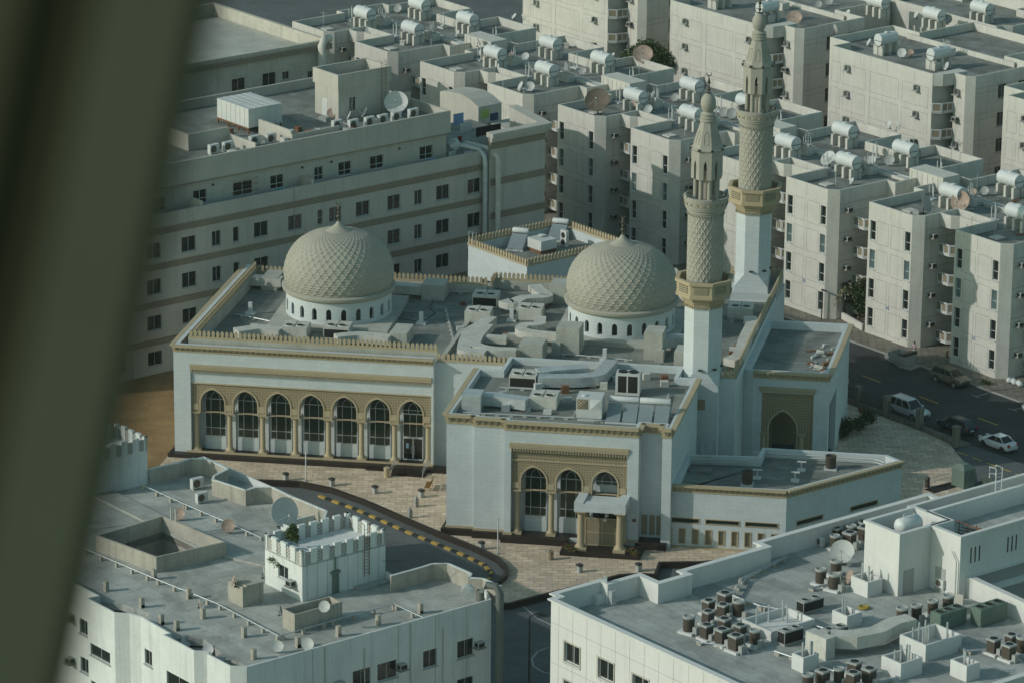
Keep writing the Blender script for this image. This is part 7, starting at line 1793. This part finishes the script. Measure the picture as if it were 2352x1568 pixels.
for x, y in ((.2, .1), (2.1, .1), (.2, 1.4), (2.1, 1.4)): MB().merge(MB().lathe([(.02, -.05), (.14, -.05), (.14, .05), (.02, .05)], 12), Matrix.Translation((x, y, .13)) @ Matrix.Rotation(PI/2, 4, 'X')).build('wheel', 'tyre', o)
m = MB()
for k in range(5):
    c_ = (k*.42, .2*(k % 2)); m.lathe([(.02, 0), (.3, .08), (.36, .28), (.24, .5), (.06, .58), (.1, .64)], 10, c_)
tag(m.build('rubbish_bags', 'tank_white', None, (*GW(-306.4, 313.0), .13), GROT, smooth=60), 'white rubbish bags heaped at the corner of the block numbered 33', 'rubbish bags')

# ------------------------------------------------------------------ cars
def car(x, y, rz, L_, W_, H_, mat, label, suv=True):
    o = thing('car', label, 'car', (x, y, .012), rz, 'cars on the street')
    hw, rw = W_/2, .36 if suv else .31
    g0 = .24
    if suv: S_ = [(-.5, .62, .92, .86), (-.485, .45, .98, .95), (-.40, .34, 1.04, 1), (-.1, .34, 1.05, 1), (.2, .34, 1.06, 1), (.30, .34, 1.03, .99), (.44, .38, .95, .95), (.488, .45, .84, .86), (.5, .52, .76, .78)]
    else: S_ = [(-.5, .55, .82, .84), (-.485, .40, .96, .92), (-.36, .30, .98, .98), (-.1, .28, .94, 1), (.18, .28, .93, 1), (.28, .28, .90, .98), (.43, .32, .78, .93), (.488, .40, .66, .84), (.5, .46, .6, .74)]
    b = MB(); n = 8; vs = []
    for fx, zl, zb, k in S_:
        w_ = hw*k; vs += [(fx*L_, s*a*w_, z) for s, a, z in ((-1, .86, zl - .08), (-1, 1, zl + .12), (-1, 1, zb - .22), (-1, .9, zb), (1, .9, zb), (1, 1, zb - .22), (1, 1, zl + .12), (1, .86, zl - .08))]
    fs = [(i*n + k, i*n + (k + 1) % n, (i + 1)*n + (k + 1) % n, (i + 1)*n + k) for i in range(len(S_) - 1) for k in range(n)]
    fs += [tuple(range(n)), tuple(reversed(range((len(S_) - 1)*n, len(S_)*n)))]
    fs = [tuple(reversed(f)) for f in fs]
    b.add(vs, fs)
    zb = 1.03 if suv else .92
    bx0, bx1, tx0, tx1 = ((-.475, .25, -.40, .10) if suv else (-.36, .24, -.20, .06))
    bw, tw_ = hw*.88, hw*.70
    B4 = [(bx0*L_, -bw), (bx1*L_, -bw), (bx1*L_, bw), (bx0*L_, bw)]; T4 = [(tx0*L_, -tw_), (tx1*L_, -tw_), (tx1*L_, tw_), (tx0*L_, tw_)]
    gl = MB().frus(B4, zb - .03, [(a*.985, c*.985) for a, c in T4], H_ - .05)
    body = b.build('body', mat, o, smooth=32)
    gl.build('windows', 'glass_dark', o)
    p = MB()
    p.frus([(a*1.0, c*1.0) for a, c in T4], H_ - .07, [(a*.93, c*.9) for a, c in T4], H_)
    lerp = lambda f, sd: ((bx0 + (bx1 - bx0)*f)*L_, (tx0 + (tx1 - tx0)*f)*L_)
    for sd in (-1, 1):
        for f in ((0, .36, .66, 1) if suv else (0, .5, 1)):
            xb, xt = lerp(f, sd); p.tube([(xb, sd*bw*1.005, zb - .03), (xt, sd*tw_*1.005, H_ - .05)], .045 if f in (0, 1) else .03, 4)
        if suv: p.tube([(tx0*L_, sd*tw_*.92, H_ + .04), (tx1*L_*.9, sd*tw_*.92, H_ + .04)], .025, 4)
    p.build('roof', mat, o, smooth=32)
    for fx in (-.31, .30):
        for sd in (-1, 1):
            R_ = Matrix.Translation((fx*L_, sd*(hw - .1), rw)) @ Matrix.Rotation(PI/2, 4, 'X')
            wv = MB().merge(MB().lathe([(.02, -.11), (rw*.92, -.11), (rw, -.07), (rw, .07), (rw*.92, .115), (rw*.7, .118)], 18, cap=False), R_).build('wheel', 'tyre', o)
            MB().merge(MB().lathe([(rw*.7, -.118), (rw*.6, -.09), (.05, -.10), (.02, -.12), (.02, .12), (.05, .10), (rw*.6, .09), (rw*.7, .118)], 12, cap=False), R_).build('rim', 'rim', wv)
            MB().merge(MB().lathe([(rw*1.0, -.02), (rw*1.17, -.02), (rw*1.17, .015), (rw*1.0, .015)], 18, cap=False), Matrix.Translation((fx*L_, sd*(hw - .008), rw)) @ Matrix.Rotation(PI/2, 4, 'X')).build('wheel_arch', 'dark_metal', o)
    for sd in (-1, 1):
        MB().box(.455*L_, .492*L_, sd*hw*.62 - .2, sd*hw*.62 + .2, .70, .86).build('headlight', 'lamp_clear', o)
        MB().box(-.50*L_, -.47*L_, sd*hw*.72 - .16, sd*hw*.72 + .16, .72, .98).build('tail_lamp', 'lamp_red', o)
        MB().box(.17*L_, .205*L_, sd*(hw + .12) - .1, sd*(hw + .12) + .1, zb, zb + .16).build('mirror', mat, o)
        h = MB()
        for fx in (-.12, .1): h.box(fx*L_ - .1, fx*L_ + .1, sd*hw*1.0 - .02, sd*hw*1.0 + .02, zb - .27, zb - .22)
        h.build('door_handles', 'rim', o)
    MB().box(.47*L_, .503*L_, -.5*hw, .5*hw, .42, .68).build('grille', 'dark_metal', o); MB().box(-.506*L_, -.49*L_, -.26, .26, .62, .76).build('number_plate', 'frame_white', o)
    return o
def gcar(a, c, rz, *args, **kw): return car(*GW(a, c), GROT + rz, *args, **kw)
gcar(-310.4, 308.0, .02, 4.6, 1.84, 1.68, 'car_tan', 'olive tan crossover parked at the far kerb beside the man in black')
gcar(-305.2, 296.75, 0, 5.2, 1.98, 1.85, 'car_white', 'large white off road car parked behind the pillar fence')
gcar(-298.2, 297.1, PI, 4.6, 1.84, 1.66, 'car_blue', 'dark blue crossover parked between the two white cars')
gcar(-291.9, 296.95, PI, 4.5, 1.72, 1.48, 'car_white', 'white saloon with red tail lamps parked nearest the plaza steps', suv=False)
a, c = g('C3', 415, 1270, .5); gcar(a - 2.0, c + .6, 0, 4.5, 1.75, 1.5, 'car_white', 'white car mostly hidden behind the portal wing', suv=False)
a, c = g('D3', 2330, 90, .4); gcar(a + 2.2, c + .7, PI, 4.5, 1.75, 1.5, 'car_white', 'white car at the right edge of the photo, far side of the street', suv=False)

# ------------------------------------------------------------------ people
def person(x, y, rz, joints, label, top, legs, hairlen, skirt=None):
    """one skinned body; clothes are shells grown from the same skeleton"""
    o = thing('person', label, 'person', (x, y, .13), rz, 'people on the pavement')
    def grow(name, chains, mat, lev=2):
        me = bpy.data.meshes.new(name); vs, es, rr = [], [], []; idx = {}
        for ch in chains:
            prev = None
            for p, r in ch:
                key = tuple(round(k, 3) for k in p)
                if key not in idx: idx[key] = len(vs); vs.append(p); rr.append(r)
                if prev is not None and (prev, idx[key]) not in es: es.append((prev, idx[key]))
                prev = idx[key]
        me.from_pydata(vs, es, [])
        ob = bpy.data.objects.new(name, me); COL.objects.link(ob)
        ob.modifiers.new('s', 'SKIN'); sm = ob.modifiers.new('u', 'SUBSURF'); sm.levels = sm.render_levels = lev
        for i, r in enumerate(rr): me.skin_vertices[0].data[i].radius = (r if isinstance(r, tuple) else (r, r))
        me.skin_vertices[0].data[0].use_root = True
        dg = bpy.context.evaluated_depsgraph_get(); new = bpy.data.meshes.new_from_object(ob.evaluated_get(dg))
        bpy.data.objects.remove(ob); new.materials.clear(); new.materials.append(MATS[mat])
        for p_ in new.polygons: p_.use_smooth = True
        return inst(new, name, o)
    J = joints
    pel, che, nec, hea = (0, 0, .92), (0, .0, 1.28), (0, -.01, 1.45), (0, -.02, 1.58)
    ch = [[(pel, (.15, .10)), ((0, 0, 1.1), (.13, .10)), (che, (.16, .11)), (nec, .055), (hea, (.085, .10)), ((0, -.02, 1.68), (.07, .085))]]
    for s in (-1, 1):
        k = 'L' if s < 0 else 'R'
        ch.append([(pel, (.15, .10)), ((s*.09, 0, .86), .095), ((s*.1, J['knee' + k], .47), .062), ((s*.1, J['foot' + k], .08), .04), ((s*.11, J['foot' + k] - .16, .035), .035)])
        ch.append([(che, (.16, .11)), ((s*.19, 0, 1.38), .058), (J['elb' + k], .043), (J['hand' + k], .033)])
        hx, hy, hz = J['hand' + k]; e = Vector(J['elb' + k]); h = Vector(J['hand' + k]); d = (h - e).normalized()
        palm = h + d*.07; ch.append([(J['hand' + k], .033), (tuple(palm), (.036, .02))])
        sd = d.cross(Vector((0, 1, .2))).normalized()
        for q, l in ((-.026, .07), (-.009, .082), (.009, .078), (.026, .062)):
            f0 = palm + sd*q; ch.append([(tuple(palm), (.036, .02)), (tuple(f0 + d*.03), .0095), (tuple(f0 + d*l + Vector((0, -.015, 0))), .0075)])
        ch.append([(tuple(h), .033), (tuple(h + sd*.045 + d*.05), .010)])
    grow('body', ch, 'skin')
    sh = [[(pel, (.175, .125)), ((0, 0, 1.1), (.15, .12)), (che, (.18, .13)), ((0, 0, 1.42), (.09, .075))]]
    for s in (-1, 1):
        k = 'L' if s < 0 else 'R'; a = Vector((s*.19, 0, 1.38)); e = Vector(J['elb' + k]); sh.append([(che, (.18, .13)), (tuple(a), .078), (tuple(a.lerp(e, .8)), .062)])
    grow('shirt', sh, top)
    tr = [[((0, 0, .95), (.165, .115)), ((0, 0, .88), (.16, .115))]]
    for s in (-1, 1):
        k = 'L' if s < 0 else 'R'; tr.append([((0, 0, .88), (.16, .115)), ((s*.095, 0, .8), .11), ((s*.1, J['knee' + k], .47), .082), ((s*.1, J['foot' + k], .13), .065)])
    grow('trousers', tr, legs)
    hr = MB().lathe([(.02, .135), (.075, .12), (.105, .05), (.108, -.02), (.095, -.06)], 14, cap=False)
    hr.build('hair', 'hair', o, (0, .012, 1.66 - .04), smooth=60)
    if hairlen: MB().lathe([(.06, .1), (.1, .05), (.09, -.15), (.05, -.24)], 10).build('hair', 'hair', o, (0, .06, 1.56), smooth=60)
    fc = MB()
    for s in (-1, 1): fc.lathe([(.004, -.012), (.013, 0), (.004, .012)], 8, (s*.034, -.108)); fc.v = [(x_, y_, z_) for x_, y_, z_ in fc.v]
    fc.build('eyes', 'hair', o, (0, 0, 1.62)); ns = MB().frus([(-.018, -.12), (.018, -.12), (.018, -.09), (-.018, -.09)], 0, [(-.008, -.10), (.008, -.10), (.008, -.09), (-.008, -.09)], .05); ns.build('nose', 'skin', o, (0, -.005, 1.565)); MB().box(-.026, .026, -.112, -.1, 0, .009).build('mouth', 'lamp_red', o, (0, 0, 1.54))
    for s in (-1, 1): MB().lathe([(.005, -.03), (.018, 0), (.005, .03)], 8).build('ear', 'skin', o, (s*.098, 0, 1.6))
    for s in (-1, 1): k = 'L' if s < 0 else 'R'; MB().box(s*.105 - .045, s*.105 + .045, J['foot' + k] - .2, J['foot' + k] + .06, 0, .07).build('shoe', 'cloth_black', o)
    return o
x, y = GW(-319.3, 311.0)
person(x, y, GROT + .5, dict(kneeL=-.05, kneeR=.03, footL=-.16, footR=.18, elbL=(-.27, .03, 1.12), elbR=(.26, -.02, 1.12), handL=(-.24, -.14, .95), handR=(.16, -.2, 1.08)), 'woman in lilac walking on the pavement behind the skip', 'cloth_pink', 'tank_white', True)
x, y = GW(-314.7, 311.6)
person(x, y, GROT - .5, dict(kneeL=-.02, kneeR=.0, footL=-.02, footR=.04, elbL=(-.33, -.12, 1.24), elbR=(.3, -.16, 1.22), handL=(-.12, -.17, 1.52), handR=(.1, -.2, 1.46)), 'man in black shirt standing behind the olive car, arms raised', 'cloth_black', 'denim', False)

# ------------------------------------------------------------------ trees and plants
def foliage(name, parent, blobs, n, ls, mats, seed):
    rg = random.Random(seed); m = MB()
    tot = sum(b[3]**3 for b in blobs)
    for bx, by, bz, br in blobs:
        for k in range(int(n*br**3/tot)):
            d = Vector((rg.gauss(0, 1), rg.gauss(0, 1), rg.gauss(0, 1))).normalized()*br*(rg.random()**.45)*(.75 + .4*rg.random())
            c = Vector((bx, by, bz)) + Vector((d.x, d.y, d.z*.85))
            u_ = Vector((rg.gauss(0, 1), rg.gauss(0, 1), rg.gauss(0, .6))).normalized(); w_ = u_.cross(Vector((rg.gauss(0, 1), rg.gauss(0, 1), rg.gauss(0, 1)))).normalized(); s = ls*(.6 + .8*rg.random())
            m.add([c - u_*s, c + w_*s*.45, c + u_*s, c - w_*s*.45], [(0, 1, 2, 3)], rg.randrange(len(mats)))
    return m.build(name, mats, parent)
def trunk(parent, pts, r, limbs=()):
    m = MB().tube(pts, r, 8)
    for l in limbs: m.tube(l, [.07, .045, .02][:len(l)], 6)
    return m.build('trunk', 'bark', parent)
a, c = G((1478, 112), 8.5)
o = gthing('tree', 'bright green tree between pale apartment blocks, top centre', 'tree', a, c, .05)
trunk(o, [(0, 0, 0), (.1, .1, 2.5), (.2, 0, 5)], [.22, .17, .1], [[(.1, .1, 2.5), (1.4, .5, 4.5), (2.2, .8, 6.5)], [(.1, .1, 3), (-1.3, .4, 5), (-2.2, .5, 6)], [(.2, 0, 4.5), (.6, 1.0, 7), (.8, 1.3, 9)]])
foliage('crown', o, [(.3, .3, 8.3, 1.9), (1.9, .8, 7.6, 1.7), (-1.5, .3, 7.2, 1.6), (-2.9, -.4, 6.6, 1.3), (.5, 1.9, 7.4, 1.7), (2.9, 1.8, 6.8, 1.5), (-.4, -1.2, 6.7, 1.5)], 5200, .22, ['leaf', 'leaf', 'leaf_pale'], 5)
a, c = g('C3', 570, 610, .13)
o = gthing('tree', 'dark bushy tree in the gap between the blocks numbered 35 and 34', 'tree', a, c + .8, .13)
trunk(o, [(0, 0, 0), (.05, .1, 1.2), (.1, .2, 2.6)], [.16, .12, .08], [[(.05, .1, 1.2), (.7, .3, 2.4)], [(.05, .1, 1.4), (-.6, .4, 2.6)]])
foliage('crown', o, [(.1, .2, 3.3, 1.3), (.9, .5, 2.3, 1.1), (-.7, .2, 2.4, 1.2), (.2, .2, 1.5, 1.1), (.3, .3, 4.4, .9)], 3600, .17, ['leaf', 'leaf'], 8)
a, c = g('C3', 430, 590, .13)
o = gthing('palm_tree', 'dry fronded palm beside the dark bushy tree', 'palm tree', a, c + .6, .13)
trunk(o, [(0, 0, 0), (0, .05, 2.0), (.05, .1, 3.9)], [.2, .16, .14]); m = MB(); rg = random.Random(4)
for k in range(26):
    an = k*2.4; el = rg.uniform(-.7, 1.1); P0_ = Vector((.05, .1, 3.9)); pts = []
    for i in range(6):
        u_ = i/5; pts.append(P0_ + Vector((math.cos(an), math.sin(an), 0))*u_*1.7*math.cos(el*.8) + Vector((0, 0, math.sin(el)*u_*1.8 - 1.1*u_*u_)))
    for i in range(5):
        d = (pts[i + 1] - pts[i]); w_ = Vector((-math.sin(an), math.cos(an), 0))
        for q in range(3):
            b0 = pts[i] + d*q/3
            for s in (-1, 1): m.add([b0, b0 + d*.4, b0 + w_*s*.34*(1 - i/7) + d*.5 - Vector((0, 0, .12))], [(0, 1, 2)], 0 if rg.random() < .6 else 1)
m.build('crown', ['leaf', 'lattice_tan'], o)
o = gthing('potted_plant', 'bright green shrub growing in the open top of the screened roof tower', 'plant', -281.5, 199.5, 13.655)
MB().lathe([(.18, 0), (.26, .4), (.28, .42), (.02, .36)], 12).build('pot', 'cloth_blue', o); trunk(o, [(0, 0, .3), (.03, .02, .8), (.0, .05, 1.3)], [.04, .03, .02])
foliage('foliage', o, [(0, 0, 1.7, .6), (.35, .1, 1.3, .5), (-.4, .1, 1.25, .5), (.05, .1, 2.2, .42)], 1100, .12, ['leaf_pale', 'leaf_pale', 'leaf'], 2)
o = gthing('climbing_plant', 'sparse creeper hanging on the front of the screened roof tower', 'plant', -282.2, 197.95, 12.7)
foliage('foliage', o, [(0, 0, .3, .42), (.7, -.02, .0, .35), (-.5, 0, .1, .3)], 160, .09, ['leaf_pale', 'leaf'], 6)
for t, x, y, lab, sd in (('E2', 330, 190, 'flowering shrub in the planter left of the porch', 11), ('E2', 990, 225, 'flowering shrub in the planter right of the porch', 12)):
    a, c = g(t, x, y, .6); o = gthing('shrub', lab, 'plant', a, c, .56, 0, 'shrubs by the porch'); foliage('foliage', o, [(0, 0, .4, .45), (.45, .1, .35, .38), (-.4, .1, .35, .4)], 380, .1, ['leaf', 'leaf_pale', 'wood_brown'], sd)
a, c = g('D3', 430, 400, .15); o = gthing('shrub', 'dark shrubs in the shade at the portal\'s right corner', 'plant', a, c + 1.0, .15); foliage('foliage', o, [(-.6, .4, 1.0, 1.0), (-.2, 1.8, 1.0, .9), (-.5, 3.4, 1.3, 1.0), (.2, -.8, .7, .7)], 1800, .16, ['leaf'], 9)
a, c = g('C3', 1930, 1270, .1); o = gthing('shrub', 'small weed clump on the pavement right of the olive car', 'plant', a, c, .13); foliage('foliage', o, [(0, 0, .3, .4), (.5, .2, .25, .35)], 300, .1, ['leaf_pale', 'leaf'], 10)

# ------------------------------------------------------------------ the viewing tower's slanted frame, close to the camera
def near(px, py, D): r_ = ray(px, py); return Vector((0, 0, CAMH)) + Vector(r_)*D
D_ = 3.0; fw_ = Vector((0, math.cos(PITCH), -math.sin(PITCH)))
st = thing('window_strut', 'dark slanted window strut, close and out of focus, down the left side', 'window frame', tuple(near(300, 784, D_)))
def bar(name, x0, x1, D0, th, m):
    A = [near(x0 + 73, -350, D0), near(x1 + 73, -350, D0), near(x0 - 403, 1918, D0), near(x1 - 403, 1918, D0)]
    B = [p + fw_*th for p in A]
    o_ = Vector(st.location)
    v = [p - o_ for p in A + B]
    mb = MB().add(v, [(1, 0, 2, 3), (4, 5, 7, 6), (0, 1, 5, 4), (3, 2, 6, 7), (2, 0, 4, 6), (1, 3, 7, 5)])
    return mb.build(name, m, st)
bar('frame', 226, 452, D_, .07, 'strut_metal'); bar('gasket', 62, 225, D_ + .02, .05, 'strut_gasket'); bar('trim', -420, 61, D_ + .01, .05, 'strut_trim'); bar('seal', 453, 494, D_ + .03, .04, 'strut_gasket')

# ------------------------------------------------------------------ light, sky, camera
SAZ, SEL = rad(253.5), rad(26.5)
sv = Vector((math.sin(SAZ)*math.cos(SEL), math.cos(SAZ)*math.cos(SEL), math.sin(SEL)))
ld_ = bpy.data.lights.new('sun', 'SUN'); ld_.energy = SUN_E; ld_.angle = rad(.5); ld_.color = SUN_C
so = bpy.data.objects.new('sun', ld_); COL.objects.link(so); so.location = (-300, -100, 400); so.rotation_euler = (-sv).to_track_quat('-Z', 'Y').to_euler()
wd = bpy.data.worlds.new('World'); SC.world = wd; wd.use_nodes = True
nt = wd.node_tree; bg = nt.nodes['Background']; sk = nt.nodes.new('ShaderNodeTexSky'); sk.sky_type = 'NISHITA'; sk.sun_disc = False
sk.sun_elevation = SEL; sk.sun_rotation = SAZ; sk.dust_density = 1.0; sk.air_density = 1.0; sk.ozone_density = 2.5
tn = nt.nodes.new('ShaderNodeMix'); tn.data_type = 'RGBA'; tn.blend_type = 'MULTIPLY'; tn.inputs[0].default_value = 1; tn.inputs[7].default_value = SKY_T
nt.links.new(sk.outputs[0], tn.inputs[6]); nt.links.new(tn.outputs[2], bg.inputs['Color']); bg.inputs['Strength'].default_value = SKY_S
cd = bpy.data.cameras.new('camera'); cm = bpy.data.objects.new('camera', cd); COL.objects.link(cm)
cd.lens = FOC*36; cd.sensor_width = 36; cd.clip_start = .1; cd.clip_end = 3000
cm.location = (0, 0, CAMH); cm.rotation_euler = (Matrix.Rotation(PI/2 - PITCH, 4, 'X') @ Matrix.Rotation(-ROLL, 4, 'Z')).to_euler()
cd.dof.use_dof = True; cd.dof.focus_distance = 430; cd.dof.aperture_fstop = 4.0
SC.camera = cm
SC.view_settings.view_transform = 'Standard'; SC.view_settings.look = 'None'; SC.view_settings.exposure = EXPO; SC.view_settings.gamma = 1
hz = MB().box(-330, 330, -25, 640, -1, 152)  # air volume added to lift the blacks and tint them green
hm = bpy.data.materials.new('haze_air'); hm.use_nodes = True
hn = hm.node_tree; hn.nodes.remove(hn.nodes['Principled BSDF'])
pv = hn.nodes.new('ShaderNodeVolumePrincipled'); pv.inputs['Color'].default_value = (.80, .93, .86, 1); pv.inputs['Density'].default_value = .00005; pv.inputs['Anisotropy'].default_value = .0
hn.links.new(pv.outputs[0], hn.nodes['Material Output'].inputs['Volume'])
MATS['haze_air'] = hm
o = hz.build('haze', 'haze_air'); o['kind'] = 'stuff'; tag(o, 'thin pale haze added over the whole district to lift the dark tones', 'haze')
